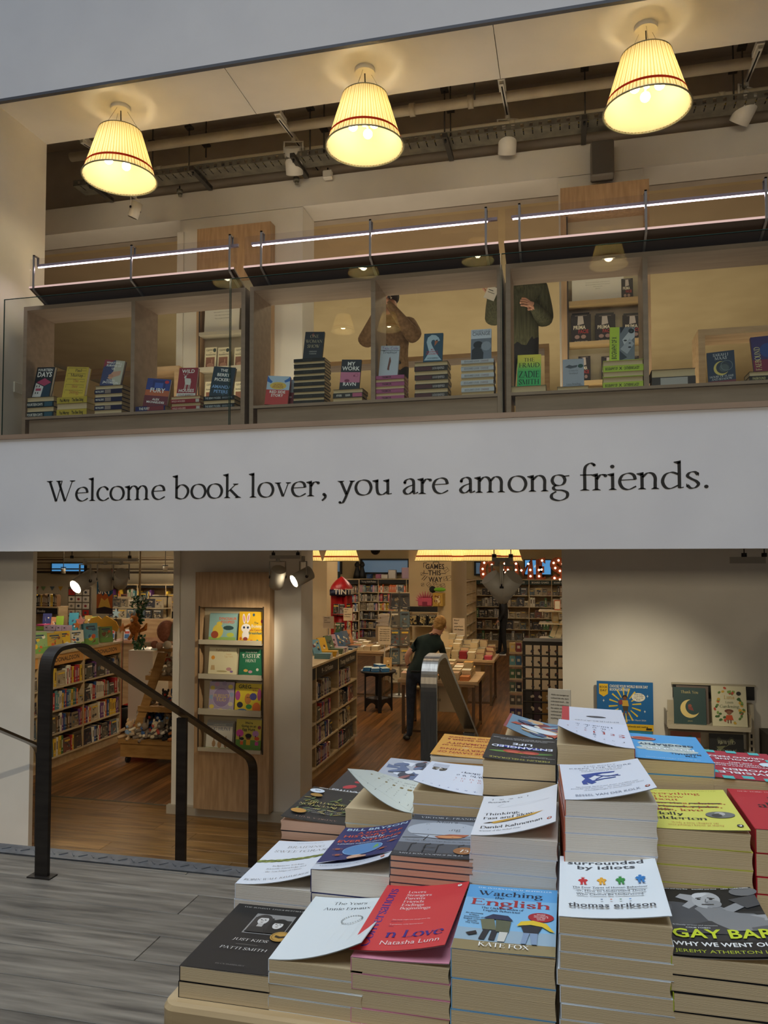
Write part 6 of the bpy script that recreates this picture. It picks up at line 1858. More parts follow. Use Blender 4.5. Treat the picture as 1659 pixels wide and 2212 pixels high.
def row(o0, dx, L, y, z, h, pal, where, group, seed, faces=0.0, tk=(.012, .03), fillf=1.0, rot=0.0, cat='book', name='book', hh=(.75, .95), artk=40, depth=.14):
  """books along a shelf: starts at o0 (world x,y), runs along unit vector dx; rot turns the front"""
  rr = random.Random(seed)
  x = 0.004
  n = 0
  while x < L * fillf and n < 30:
    n += 1
    if rr.random() < faces:
      w = min(rr.uniform(.13, .21), L - x)
      if w < .06:
        break
      H = min(h * .93, w * rr.uniform(1.0, 1.35))
      me, cn = art_mesh(rr.randrange(artk) + int(w * 100) * 100, round(w - .004, 2), round(H, 2), .03)
      what = 'face-out %s %s' % (cn, 'picture book' if cat == 'book' else 'box')
      sc_, lean = (1, 1, 1), -.08
      adv = w
    else:
      t = rr.uniform(*tk)
      if x + t > L:
        break
      H = h * rr.uniform(*hh)
      c = rr.choice(pal)
      me = spine_mesh(c[0])
      what = '%s %s %s' % ('thin' if t < sum(tk) / 2 else 'thick', c[1], 'spine' if cat == 'book' else 'game box')
      sc_, lean = (t * .96, depth * rr.uniform(.85, 1), H), 0
      adv = t
    emit(name, me, (o0[0] + dx[0] * (x + adv / 2), o0[1] + dx[1] * (x + adv / 2), z), (lean, 0, rot), sc_, '%s, %s from left, %s' % (what, ORD[n - 1], where), cat, group)
    x += adv + (.003 if rr.random() < .9 else .02)


def bookcase(name, label, a, L, h, bays, rows, fascia, rot, d=.30, wood=None, strip=None, head=.12, plinth=.12, lipc=None, signs=None):
  """a run of open bays; a: left front corner as seen from the front; rot: direction it faces (0 = towards the camera, pi/2 = +x)"""
  wood = wood or PALEWOOD
  o = thing(name, label, 'bookcase', (a[0], a[1], ZL), (0, 0, rot))
  MB().box(0, L, .03, d, 0, plinth, wood).build('plinth', o)
  MB().box(-.01, L + .01, -.012, d + .01, h - .025, h, wood).build('top_board', o)
  MB().box(0, L, d - .012, d, plinth, h - .025, wood).build('back_panel', o)
  xs = [L * i / bays for i in range(bays + 1)] if isinstance(bays, int) else bays
  for x in xs:
    MB().box(x - .012, x + .012, 0, d - .012, plinth, h - .025, wood).build('upright', o)
  zs = []
  zz = [plinth + (h - .025 - head - plinth) * i / rows for i in range(rows)]
  for i in range(len(xs) - 1):
    for z in zz:
      MB().box(xs[i] + .012, xs[i + 1] - .012, .0, d - .012, z, z + .018, wood).box(xs[i] + .012, xs[i + 1] - .012, -.004, 0, z - .004, z + .02, SHW).build('shelf', o)
    if fascia:
      f = MB().box(xs[i] + .012, xs[i + 1] - .012, .004, .012, h - .025 - head, h - .03, fascia)
      fo = f.build('fascia', o)
      if signs and signs[i % len(signs)]:
        s, c = signs[i % len(signs)]
        P = Print(xs[i + 1] - xs[i] - .024, head - .005)
        P.text(s, .5, .3, c, h=.42, maxw=.8, font='bold')
        g = MB()
        P.put(g, lambda x, y, l: (x + xs[i] + .012, .004 - l, y + h - .025 - head))
        g.build('lettering', fo)
  return o, xs, zz


# left low bookcase running into the depth, fronts towards +x
LX, LY0, LY1 = -6.1, 7.62, 9.69
LH = PX(262, 1385, LX).z - ZL
# its left bays lie behind the white pier, so it starts further left
LY0b = 6.75
LXS = [0, .62, PX(73 + 10, 1500, LX).y - LY0b, PX(181, 1500, LX).y - LY0b, LY1 - LY0b]
ORG = mat('#c9924c', .6)
bc, xs, zz = bookcase('low_bookcase', 'low oak bookcase of picture books seen past the dark handrail', (LX, LY0b), LY1 - LY0b, LH, LXS, 4, ORG, pi / 2, signs=[None, ('JULIA DONALDSON', '#3a2616'), ('JULIA DONALDSON', '#3a2616'), ('JULIA DONALDSON', '#3a2616')], head=.13)
MB().box(LY1 - LY0b + .012, LY1 - LY0b + .03, 0, .3, .12, LH, mat('#9c3a26', .5)).build('end_panel', bc)
for i in range(1, 4):
  for r_, z in enumerate(zz):
    w0 = '%s shelf up, %s bay by the handrail' % (ORD[r_], ('', 'leftmost', 'middle', 'right-hand')[i])
    row((LX, LY0b + xs[i] + .015), (0, 1), xs[i + 1] - xs[i] - .03, 0, ZL + z + .02, (zz[1] - zz[0] - .04), KIDP if (i + r_) % 3 else DARKP, w0, 'picture books in the low bookcase by the handrail', 100 + i * 7 + r_, faces=.16, rot=pi / 2, fillf=.97 if i > 1 else .8, tk=(.018, .042), name='picture_book')
# picture books standing on top
tops = [(72, 100, 1366, 1408, '#8aa86a'), (84, 92, 1375, 1396, '#e0dcd0'), (107, 131, 1365, 1402, '#b8983a'), (121, 152, 1362, 1400, '#d8b030'), (153, 180, 1355, 1391, '#e0dcc8'), (183, 213, 1345, 1392, '#5f9aa8'), (217, 243, 1350, 1385, '#6f8a4a')]
for k, (ul, ur, vt, vb, c) in enumerate(tops):
  yy = PX((ul + ur) / 2, vb, LX - .12).y
  a, b = PX(ul, vb, LX - .12), PX(ur, vb, LX - .12)
  w = min(.28, max(.08, abs(b.y - a.y) * .6))
  w = .2 if ur - ul > 15 else .08
  h = (vb - vt) / 1660 * 10.2
  rr = random.Random(k + 60)
  P = Print(w, h)
  P.rect(0, 0, 1, 1, c).rect(0, 0, 1, .3, '#6f9a4a')
  randart(P, rr, ['#c95a2c', '#3a5a7a', '#e0d8c0', '#7a4a2c', '#d8b030'], 8)
  P.rect(.2, .8, .8, .88, '#3a4a5a').rect(.3, .7, .7, .75, '#3a4a5a')
  o = thing('book', 'picture book face out on top of the low bookcase, %s from the left' % ORD[k], 'book', ((a.x + b.x) / 2, (a.y + b.y) / 2, ZL + LH + .001), (radians(-10), 0, radians(62)))
  MB().box(-w / 2, w / 2, 0, .012 if k != 5 else .05, 0, h, mat('#2c6a78' if k == 5 else c, .4)).box(-w / 2 + .002, w / 2 + .0005, .002, .01, .003, h - .003, PAGES_W).build('cover', o)
  g = MB()
  P.put(g, lambda x, y, l: (x - w / 2, -l * 2, y))
  g.build('cover_print', o)

# right-hand low bookcase behind the column
CX, CY0, CY1 = -2.85, 7.55, 10.34
CH = PX(772, 1400, CX).z - ZL
CXS = [0, PX(683, 1500, CX).y - CY0, PX(731, 1500, CX).y - CY0, CY1 - CY0]
bc, xs, zz = bookcase('low_bookcase', 'low oak bookcase of teenage fiction running back beside the column', (CX, CY0), CY1 - CY0, CH, CXS, 4, LBLK, pi / 2, signs=[('5 - 8 Fiction', '#b8b0a0'), ('9 - 12 Fiction', '#b8b0a0'), ('Young Adult Fiction', '#b8b0a0')], head=.14)
for i in range(3):
  for r_, z in enumerate(zz):
    row((CX, CY0 + xs[i] + .015), (0, 1), xs[i + 1] - xs[i] - .03, 0, ZL + z + .02, zz[1] - zz[0] - .04, DARKP, '%s shelf up, %s bay beside the column' % (ORD[r_], ('front', 'middle', 'far')[i]), 'paperbacks in the low bookcase beside the column', 200 + i * 7 + r_, faces=.12, rot=pi / 2, fillf=.62, tk=(.02, .045), name='novel')
# display copies leaning in holders on its top, with small piles in front
for k, (u, v, c, vt) in enumerate(((688, 1413, '#6f9aa8', 1375), (702, 1410, '#d8a82c', 1372), (716, 1402, '#5a6a4a', 1358), (724, 1398, '#b896a0', 1366), (739, 1396, '#3c5a7a', 1355), (750, 1394, '#4a5a70', 1358), (757, 1390, '#c07a3c', 1343))):
  q = PX(u, v, CX - .16)
  h = .2
  P = Print(.13, h)
  P.rect(0, 0, 1, 1, c)
  randart(P, random.Random(k + 5), ['#d8d0b8', '#2a2624', '#c9a040', '#7a3a2c'], 7)
  o = thing('book', 'paperback leaning back on top of the bookcase beside the column, %s from the front' % ORD[k], 'book', (CX - .16, q.y, ZL + CH + .045), (radians(-24), 0, radians(58)))
  MB().box(-.065, .065, 0, .02, 0, h, mat(c, .4)).box(-.063, .0655, .002, .018, .002, h - .002, PAGES_W).build('cover', o)
  g = MB()
  P.put(g, lambda x, y, l: (x - .065, -l * 2, y))
  g.build('cover_print', o)
  for t in range(3 if k < 4 else 1):
    ob = link('book', MB().box(-.065, .065, -.1, .1, 0, .021, PAGES_W).box(-.0655, .0655, -.1005, .1005, .0195, .0215, mat(c, .4)).box(-.067, -.0645, -.1, .1, 0, .0215, mat(c, .4)).mesh('book'), None, (CX - .10, q.y + .02, ZL + CH + .001 + t * .0222), (0, 0, radians(90 + 4 * t)))
    tag(ob, 'paperback in the small pile at the foot of the %s leaning copy, %s from below' % (ORD[k], ORD[t]), 'book', 'piled copies on the bookcase beside the column')

# card signs ----------------------------------------------------------------
def wsign(label, u0, v0, u1, v1, Y, lines, post=True, frame='#d2bda0'):
  a, b = PY(u0, v0, Y), PY(u1, v1, Y)
  n = len(lines)
  o = thing('card_sign', label, 'sign', (a.x, Y, b.z))
  w, h = b.x - a.x, a.z - b.z
  MB().box(0, w, 0, .006, 0, h, mat(frame, .6)).build('card', o)
  P = Print(w, h)
  for i, s in enumerate(lines):
    P.text(s, .12, .84 - i * (.74 / max(n, 4)), '#3a2c22', h=min(.085, .4 / max(n, 4)), align='l', maxw=.8, font='bold')
  g = MB()
  P.put(g, lambda x, y, l: (x, -l * 2, y), .0004)
  g.build('lettering', o)
  if post:
    MB().cyl((w / 2, .012, ZL - b.z), .008, b.z - ZL + .05, mat('#8a857a', .4, .7), 8).cyl((w / 2, .012, ZL - b.z), .14, .01, mat('#55514a', .4, .6), 20).build('stand', o)
  return o


wsign('card sign reading Diversify your bookshelf, behind the leaning paperbacks', 698, 1331, 721, 1358, 11.6, ['Diversify', 'your', 'bookshelf'])
wsign('card sign reading Brand new paperback, in front of the rocket stand', 742, 1313, 761, 1341, 12.6, ['Brand', 'new', 'paperback', 'S. Fiction'])
wsign('card sign with a long quotation on a thin pole, by the magazine rack', 817, 1354, 844, 1393, 13.6, ['"Your vocation is the', 'power of being a reader,', 'right to disappear for', 'hours at a time like', 'over an entire sea', 'bath, aisle side"'])
wsign('card sign reading Brand new paperback UK Fiction, behind the far book table', 978, 1335, 1004, 1372, 14.8, ['Brand', 'new', 'paperback', 'UK Fiction'])
wsign('pale card poster just right of the bending man\'s shoulder', 946, 1364, 969, 1397, 13.2, ['Read'], frame='#cdb692')

# rocket-shaped book stand ---------------------------------------------------
ry = 15.0
rc, rt_, rb_ = PY(738, 1245, ry), PY(738, 1286, ry), PY(738, 1273, ry)
rw = (PY(761, 1275, ry) - PY(714, 1275, ry)).length / 2
o = thing('rocket_stand', 'red and white rocket-shaped book stand with a TINTIN band', 'display stand', (rc.x, ry, ZL))
H = rc.z - ZL
RED = mat('#a3161c', .3)
prof = [(rw * cos(t * pi / 2) ** .8 if t < 1 else 0.004, rb_.z - ZL + (H - rb_.z + ZL) * (t ** 1.15)) for t in [i / 9 for i in range(10)]]
MB().lathe(prof, RED, 28).build('nose_cone', o)
bz0, bz1 = rt_.z - ZL, rb_.z - ZL
MB().cyl((0, 0, bz0), rw + .012, bz1 - bz0, mat('#141a34', .4), 32).build('name_band', o)
g = MB()
for s0 in (-1.95, -.35, 1.2):
  vs, fs, W, Hh = text_polys('TINTIN', 'bold')
  sc_ = .105 / Hh
  g.add([((rw + .014) * cos(s0 + x * sc_ / rw), (rw + .014) * sin(s0 + x * sc_ / rw), bz0 + .03 + y * sc_) for x, y in vs], fs, mat('#d8cdb8', .5))
g.build('lettering', o)
MB().cyl((0, 0, .12), rw * .5, bz0 - .12, RED, 24).build('body', o)
for k in range(4):
  a = k * pi / 2 + .5
  MB().prism([(rw * .45, .0), (rw * 1.1, .0), (rw * .9, .4), (rw * .45, .75)], -.02, .02, RED, 'y').build('fin', o, None, (0, 0, a))
  MB().box(.05, rw * 1.0, -.012, .012, .9, bz0, RED).build('rack_arm', o, None, (0, 0, a + .2))
for k in range(3):
  MB().cyl((0, 0, .7 + k * .38), rw * .95, .015, RED, 28).build('shelf', o)
for q, (zz_, off) in enumerate(((1.46, 0), (1.08, .2), (.72, .1))):
  for k in range(6):
    a = -pi / 2 + (k - 2.5) * .75 + off
    me, cn = art_mesh(q * 10 + k + 3, .16, .23 if q == 0 else .24, .02)
    ob = link('book', me, None, (rc.x + cos(a) * rw * .78, ry + sin(a) * rw * .78, ZL + zz_ - .02 + (0.0)), (-.06, 0, a + pi / 2))
    tag(ob, '%s album, %s tier of the rocket stand, %s from left' % (cn, ('top', 'middle', 'lower')[q], ORD[k]), 'book', 'comic albums on the rocket stand')

# wall of shelves at the back -------------------------------------------------
by = 22.9
ya0, ya1 = PY(776, 1255, by).x, PY(884, 1255, by).x
yh = PY(830, 1250, by).z - ZL
bc, xs, zz = bookcase('tall_bookcase', 'tall bookcase of teenage fiction at the back of the shop', (ya0, by), ya1 - ya0 + .2, yh, [0, PY(817, 1300, by).x - ya0, PY(878, 1300, by).x - ya0, ya1 - ya0 + .2], 6, LBLK, 0, signs=[('Young Adult Fiction', '#cfc6b4'), None, None], head=.13, plinth=.2)
for i in range(2):
  for r_, z in enumerate(zz):
    pal = [[PAL[k] for k in ((9, 9, 0, 8, 10) if i == 0 else (0, 7, 0, 6, 8, 0))], [PAL[k] for k in ((4, 11, 7, 8, 12) if i == 0 else (1, 1, 8, 2, 1))]][r_ % 2] if r_ > 2 else DARKP
    row((ya0 + xs[i] + .015, by), (1, 0), xs[i + 1] - xs[i] - .03, 0, ZL + z + .02, zz[1] - zz[0] - .03, pal, 'the %s shelf up of the %s bay, back bookcase' % (ORD[r_], ('left', 'right')[i]), 'books in the tall back bookcase', 300 + i * 7 + r_, faces=.12, tk=(.025, .06), name='far')
s0 = PY(700, 1258, by - .6)
bc, xs, zz = bookcase('tall_bookcase', 'bookcase set at an angle behind the rocket stand', (s0.x, by - 1.2), 1.25, yh, 1, 6, LBLK, .5, head=.13, plinth=.2)
for r_, z in enumerate(zz):
  row((s0.x + .02, by - 1.2 + .01), (cos(.5), sin(.5)), 1.2, 0, ZL + z + .02, zz[1] - zz[0] - .03, DARKP, 'the %s shelf up of the angled bookcase' % ORD[r_], 'books in the angled bookcase', 340 + r_, faces=.2, tk=(.03, .07), rot=.5, name='far')
# games wall
g0, g1 = PY(1028, 1255, by).x, PY(1230, 1255, by).x
GR = mat('#16302c', .5)
gb = [0, PY(1086, 1300, by).x - g0, PY(1143, 1300, by).x - g0, PY(1192, 1300, by).x - g0, g1 - g0]
bc, xs, zz = bookcase('tall_bookcase', 'tall shelves of board games at the back of the shop', (g0, by), g1 - g0, yh, gb, 5, GR, 0, signs=[('BOARD GAMES', '#cfcabb')], head=.13, plinth=.2)
for i in range(4):
  for r_, z in enumerate(zz):
    row((g0 + xs[i] + .015, by), (1, 0), xs[i + 1] - xs[i] - .03, 0, ZL + z + .02, zz[1] - zz[0] - .03, [PAL[k] for k in (8, 9, 10, 3, 12)], '%s shelf up, %s bay of games' % (ORD[r_], ORD[i]), 'boxed games on the back wall', 400 + i * 7 + r_, faces=.62, tk=(.05, .09), cat='game box', name='game_box', artk=60)
bc, xs, zz = bookcase('tall_bookcase', 'bookcase side-on between the lettered pier and the games wall', (PY(1011, 1300, 21).x, 20.6), 2.2, yh, 3, 6, None, pi / 2 + .0, head=.05, plinth=.2)

# marquee letters, screens and windows above the back wall --------------------
RUST = noise_mat('rusty_metal', '#7a3016', '#b0521f', nscale=14, bump=.3, rough=.7)
BULB = mat('#ffe9c4', .4, 0, 3.5)


def marquee(ch, u0, u1, v0, v1, Y=22.93):
  a, b = PY(u0, v0, Y), PY(u1, v1, Y)
  w, h = b.x - a.x, a.z - ZL - yh
  sk = {'G': [[(.95, .75), (.8, .95), (.5, 1), (.15, .85), (.03, .5), (.15, .15), (.5, 0), (.9, .1), (.95, .45), (.6, .45)]], 'A': [[(.05, 0), (.5, 1), (.95, 0)], [(.25, .35), (.75, .35)]], 'M': [[(.05, 0), (.08, 1), (.5, .3), (.92, 1), (.95, 0)]], 'E': [[(.9, 1), (.12, 1), (.12, 0), (.9, 0)], [(.12, .52), (.75, .52)]], 'S': [[(.92, .8), (.6, 1), (.2, .95), (.08, .72), (.4, .54), (.8, .4), (.95, .2), (.7, 0), (.3, 0), (.05, .2)]]}[ch]
  o = thing('marquee_letter', 'rusty marquee letter %s with lit bulbs, above the games shelves' % ch, 'illuminated letter', (a.x, Y, ZL + yh + .002), group='marquee letters spelling GAMES')
  g = MB()
  bl = []
  for st in sk:
    pts = [(x * w, y * h) for x, y in (smooth(st, 4) if ch in 'GS' else st)]
    v_, f_ = penstroke(pts, .19, .19, 0)
    n = len(v_)
    g.add([(x, 0, z) for x, z in v_] + [(x, .08, z) for x, z in v_], f_ + [tuple(n + i for i in reversed(f)) for f in f_] + [(2 * i, 2 * i + 2, n + 2 * i + 2, n + 2 * i) for i in range(n // 2 - 1)] + [(2 * i + 3, 2 * i + 1, n + 2 * i + 1, n + 2 * i + 3) for i in range(n // 2 - 1)], RUST)
    for i in range(len(pts) - 1):
      L = math.hypot(pts[i + 1][0] - pts[i][0], pts[i + 1][1] - pts[i][1])
      k = max(1, round(L / .2))
      for q in range(k):
        bl.append((pts[i][0] + (pts[i + 1][0] - pts[i][0]) * (q + .5) / k, pts[i][1] + (pts[i + 1][1] - pts[i][1]) * (q + .5) / k))
  g.build('letter_body', o)
  bm = MB().ball((0, 0, 0), .03, BULB, 8).mesh('bulb')
  last = None
  for p in bl:
    if last is None or math.hypot(p[0] - last[0], p[1] - last[1]) > .14:
      link('bulb', bm, o, (p[0], -.015, p[1]))
      last = p
  return o


for ch, u0, u1 in (('G', 1042, 1064), ('A', 1080, 1104), ('M', 1112, 1148), ('E', 1162, 1180), ('S', 1193, 1218)):
  marquee(ch, u0, u1, 1211, 1247)
a, b = PY(1132, 1208, 23.2), PY(1192, 1243, 23.2)
o = thing('wall_screen', 'blue wall screen behind the marquee letters', 'screen', (a.x, 23.2, b.z))
MB().box(0, b.x - a.x, 0, .06, 0, a.z - b.z, LBLK).build('bezel', o)
MB().box(.03, b.x - a.x - .03, -.003, 0, .03, a.z - b.z - .03, mat('#4f94cc', .3, 0, .55)).build('display', o)
MB().ball((.32, -.006, .27), .05, mat('#c8dcea', .4, 0, .4), 8, (.5, .05, 1), (0, .5, 0)).build('picture_mark', o)
WINC = noise_mat('brick_wall_outside', '#3f4a58', '#59646f', scale=(3, 3, 9), nscale=4, bump=.2, rough=.8)
for k, (u0, u1, v0, v1) in enumerate(((778, 884, 1207, 1240), (705, 737, 1207, 1240), (1024, 1041, 1212, 1243))):
  a, b = PY(u0, v0, 23.25), PY(u1, v1, 23.25)
  w, h = b.x - a.x, a.z - b.z
  o = link('window_%d' % (k + 1), None, None, (a.x, 23.25, b.z))
  tag(o, ['wide high window above the back bookcase, brick building outside', 'narrow high window left of the lamps', 'small high window left of the marquee letters'][k], None, None, 'structure')
  MB().box(0, w, 0, .12, 0, .05, LBLK).box(0, w, 0, .12, h - .05, h, LBLK).box(0, .05, 0, .12, .05, h - .05, LBLK).box(w - .05, w, 0, .12, .05, h - .05, LBLK).build('window_frame', o)
  MB().box(.05, w - .05, .10, .12, .05, h - .05, mat('#566a7c', .3, 0, .35)).build('pane', o)
a, b = PY(205, 1210, 19), PY(290, 1240, 19)
o = link('window_4', None, None, (a.x, 17.12, PY(205, 1240, 17.1).z))
tag(o, 'blue lit window high on the cream wall at the left', None, None, 'structure')
MB().box(0, 1.0, 0, .07, 0, .3, LBLK).build('window_frame', o)
MB().box(.04, .96, -.01, 0, .04, .26, mat('#4f94cc', .3, 0, .5)).build('pane', o)
# things on top of the back bookcase
for k, (u0, u1, v0, v1, c, lab) in enumerate(((792, 803, 1240, 1249, '#2a4a7a', 'blue file box'), (812, 823, 1240, 1249, '#b06a8a', 'pink file box'), (824, 838, 1241, 1249, '#cfc6b8', 'cream stack of paper'), (839, 855, 1231, 1249, '#d8d0c4', 'white carton'), (868, 884, 1226, 1249, '#b89aa8', 'lilac stack of boxes'), (716, 734, 1239, 1250, '#cfc2a4', 'small card lettered CHILDRENS'), (744, 755, 1234, 1246, '#23302c', 'dark framed screen'))):
  a, b = PY(u0, v0, by + .1), PY(u1, v1, by + .1)
  g = MB().box(0, b.x - a.x, 0, .2, 0, a.z - yh - ZL, mat(c, .5), .01)
  if k == 5:
    P = Print(b.x - a.x, a.z - yh - ZL)
    P.text('CHILDRENS', .5, .35, '#3a3026', h=.4, maxw=.9)
    P.put(g, lambda x, y, l: (x, -l * 3, y))
  one('box' if k != 5 else 'card_sign', g, '%s on top of the back bookcase' % lab, 'box' if k != 5 else 'sign', None, (a.x, by + .06 - (1.15 if k > 4 else 0), ZL + yh + .001))
for k, u in enumerate((771, 782)):
  p = PY(u, 1249, by + .1)
  g = MB().lathe([(.0, 0), (.13, 0), (.11, .12), (.06, .3), (.05, .36)], LBLK, 12).ball((0, 0, .42), .085, LBLK, 10).ball((0, .03, .47), .06, LBLK, 8)
  one('silhouette_figure', g, 'black cut figure bust, %s of the pair above the back bookcase' % ('left' if k == 0 else 'right'), 'figure', None, (p.x, by + .12, ZL + yh + .001))

# dome camera, sensors, and lit spots ----------------------------------------
p = PY(811, 1193, 12.5)
g = MB().cyl((0, 0, .04), .11, .6, mat('#b9ad94', .5), 20).ball((0, 0, .04), .085, mat('#0b0b0c', .1), 16)
one('dome_camera', g, 'dark dome security camera between the pendant lamps', 'camera', None, (p.x, 12.5, p.z))

# round black table -----------------------------------------------------------
tc = Vector((-3.13, 12.73, ZL))
TZ2 = -.37 - ZL
BK = mat('#14110f', .35)
o = thing('round_table', 'round black wooden table with blue books on top', 'table', tc)
MB().cyl((0, 0, TZ2 - .03), .3, .03, BK, 36).build('table_top', o)
MB().cyl((0, 0, .2), .17, .015, BK, 24).build('lower_shelf', o)
for k in range(4):
  a = k * pi / 2 + .35
  g = MB().box(-.03, .03, -.012, .012, 0, TZ2 - .03, BK)
  g.build('leg', o, (cos(a) * .225, sin(a) * .225, 0), (0, 0, a + pi / 2))
  b_ = a + pi / 2
  p0, p1 = Vector((cos(a) * .225, sin(a) * .225, 0)), Vector((cos(b_) * .225, sin(b_) * .225, 0))
  L = (p1 - p0).length
  ang = atan2(p1.y - p0.y, p1.x - p0.x)
  n = 10
  arch = [(0, .03), (0, .22), (L, .22), (L, .03)] + [(L - L * i / n, .03 + .11 * sin(pi * i / n)) for i in range(1, n)]
  MB().prism([(0, .22), (0, .02)] + [(L * i / n, .02 + .13 * sin(pi * i / n)) for i in range(1, n)] + [(L, .02), (L, .22)], -.008, .008, BK).build('arched_rail', o, p0, (0, 0, ang))
  MB().prism([(0, TZ2 - .03), (0, TZ2 - .12)] + [(L * i / n, TZ2 - .12 + .04 * sin(pi * i / n)) for i in range(1, n)] + [(L, TZ2 - .12), (L, TZ2 - .03)], -.008, .008, BK).build('top_rail', o, p0, (0, 0, ang))
BLUE = '#2a6aa0'
for k, (dx, dy, z) in enumerate(((-.17, -.06, 0), (-.17, -.06, .03), (-.02, -.14, 0), (-.02, -.14, .03), (.13, -.10, 0), (.13, -.10, .03), (.0, .09, 0), (.0, .09, .03), (.0, .09, .06))):
  g = MB().box(-.065, .065, -.095, .095, .001, .027, mat(BLUE, .4)).box(-.063, .0655, -.0955, .0955, .027, .0285, mat('#b9c4c4', .5))
  one('book', g, 'blue-edged paperback on the round table, %s' % ('%s layer of the %s pile' % (ORD[round(z / .03)], ('left', 'front', 'right', 'back')[k // 2 if k < 8 else 3])), 'book', 'blue books on the round table', tc + Vector((dx, dy, TZ2 + z)), (0, 0, .1 * k))
o = thing('book', 'kraft coloured book with a yellow vase, propped on the round table', 'book', tc + Vector((.14, .08, TZ2 + .002)), (radians(-14), 0, .1))
MB().box(-.07, .07, 0, .012, 0, .21, mat('#b48e58', .5)).build('cover', o)
g = MB()
P = Print(.14, .21).ell(.62, .2, .16, .16, '#c9a02c', 12).rect(.55, .32, .7, .45, '#3a3020').ell(.5, .68, .12, .06, '#d8c8a0', 10).rect(.1, .38, .5, .42, '#8a6a3c').ell(.85, .9, .05, .04, '#5a4428', 8)
P.put(g, lambda x, y, l: (x - .07, -l * 2, y))
g.build('cover_print', o)

# two book tables --------------------------------------------------------------
def btable(x0, x1, y0, y1, h, label, cab=True):
  o = thing('book_table', label, 'table', (x0, y0, ZL))
  w, d = x1 - x0, y1 - y0
  MB().box(0, w, 0, d, h - .05, h, OAKX, .006).build('table_top', o)
  MB().box(.05, w - .05, .04, .06, h - .09, h - .05, OAKX).build('apron', o)
  LG = mat('#5a4430', .5, .3)
  for a in (.05, w - .09):
    for b in (.05, d - .09):
      MB().box(a, a + .04, b, b + .04, 0, h - .05, LG).build('leg', o)
    MB().box(a + .005, a + .035, .09, d - .09, .03, .06, LG).build('stretcher', o)
  MB().box(.09, w - .09, .055, .085, .03, .06, LG).build('stretcher', o)
  if cab:
    MB().box(.3, w - .25, .12, d - .2, .33, h - .09, mat('#a48f70', .6)).build('drawer_cabinet', o)
    MB().box(.5, .62, .112, .12, .48, .52, mat('#7a6a54', .5)).build('drawer_handle', o)
    MB().box((w) / 2 - .002, (w) / 2 + .002, .117, .121, .34, h - .1, LBLK).build('drawer_gap', o)
  return o


TH = .80
btable(-2.43, -1.26, 11.06, 12.1, TH, 'oak book table that the man bends over', True)
btable(-2.34, -1.25, 13.55, 14.55, TH, 'second oak book table with red books at its right end')


def tstacks(x0, x1, y0, y1, z, label, seed, hs, special=()):
  rr = random.Random(seed)
  nx = int((x1 - x0) / .145)
  ny = int((y1 - y0) / .21)
  for j in range(ny):
    for i in range(nx):
      n = hs(i, j, nx, ny, rr)
      if n <= 0:
        continue
      c = rr.choice(('#cdbb98', '#d4c6a8', '#c9a88a', '#d8d0bc', '#b98a6a', '#c9c0ac', '#a8584a', '#cf9a4c', '#d8d0bc'))
      pg = PAGES
      if (i, j) in special:
        c, pg = special[(i, j)], mat(special[(i, j)], .5)
      t = rr.uniform(.02, .032)
      g = MB().box(-.0645, .0645, -.098, .098, 0, t - .002, pg).box(-.065, .065, -.099, .099, t - .0022, t - .001, mat(c, .4)).box(-.066, -.064, -.099, .099, 0, t - .001, mat(c, .4))
      me = g.mesh('book')
      for q in range(n):
        last = q == n - 1
        emit('far', me, (x0 + .0725 + i * .145 + rr.uniform(-.003, .003), y0 + .105 + j * .21 + rr.uniform(-.003, .003), z + q * t + .0008), (0, 0, rr.uniform(-.06, .06)), (1, 1, 1), '', '', '')
        if last:
          bpy.data.meshes.remove(me)


tstacks(-2.40, -1.28, 11.08, 12.08, ZL + TH, 'the nearer oak table', 5, lambda i, j, nx, ny, rr: 3 + (i * 2 + j) % 3 + (j > 1) * 2 if i < nx else 0, {(6, 0): '#c97a3c'})
tstacks(-2.31, -1.27, 13.57, 14.53, ZL + TH, 'the farther oak table', 9, lambda i, j, nx, ny, rr: 4 + j * 2 + (i < 4) * 2 - (i > 5), {(3, 0): '#9c2a30', (6, 0): '#b03a4c'})

# small tables and racks further back -------------------------------------------
btable(-4.35, -3.3, 13.9, 14.9, .86, 'oak table corner behind the leaning paperbacks', False)
tstacks(-4.3, -3.35, 13.95, 14.85, ZL + .86, 'the left back table', 14, lambda i, j, nx, ny, rr: 2 + (i + j) % 3)
btable(-3.98, -3.35, 11.2, 12.1, .75, 'lower oak table end beside the far end of the low bookcase', False)
tstacks(-3.95, -3.4, 11.25, 12.0, ZL + .75, 'the low side table', 17, lambda i, j, nx, ny, rr: 4, {(3, 0): '#7a2a22'})


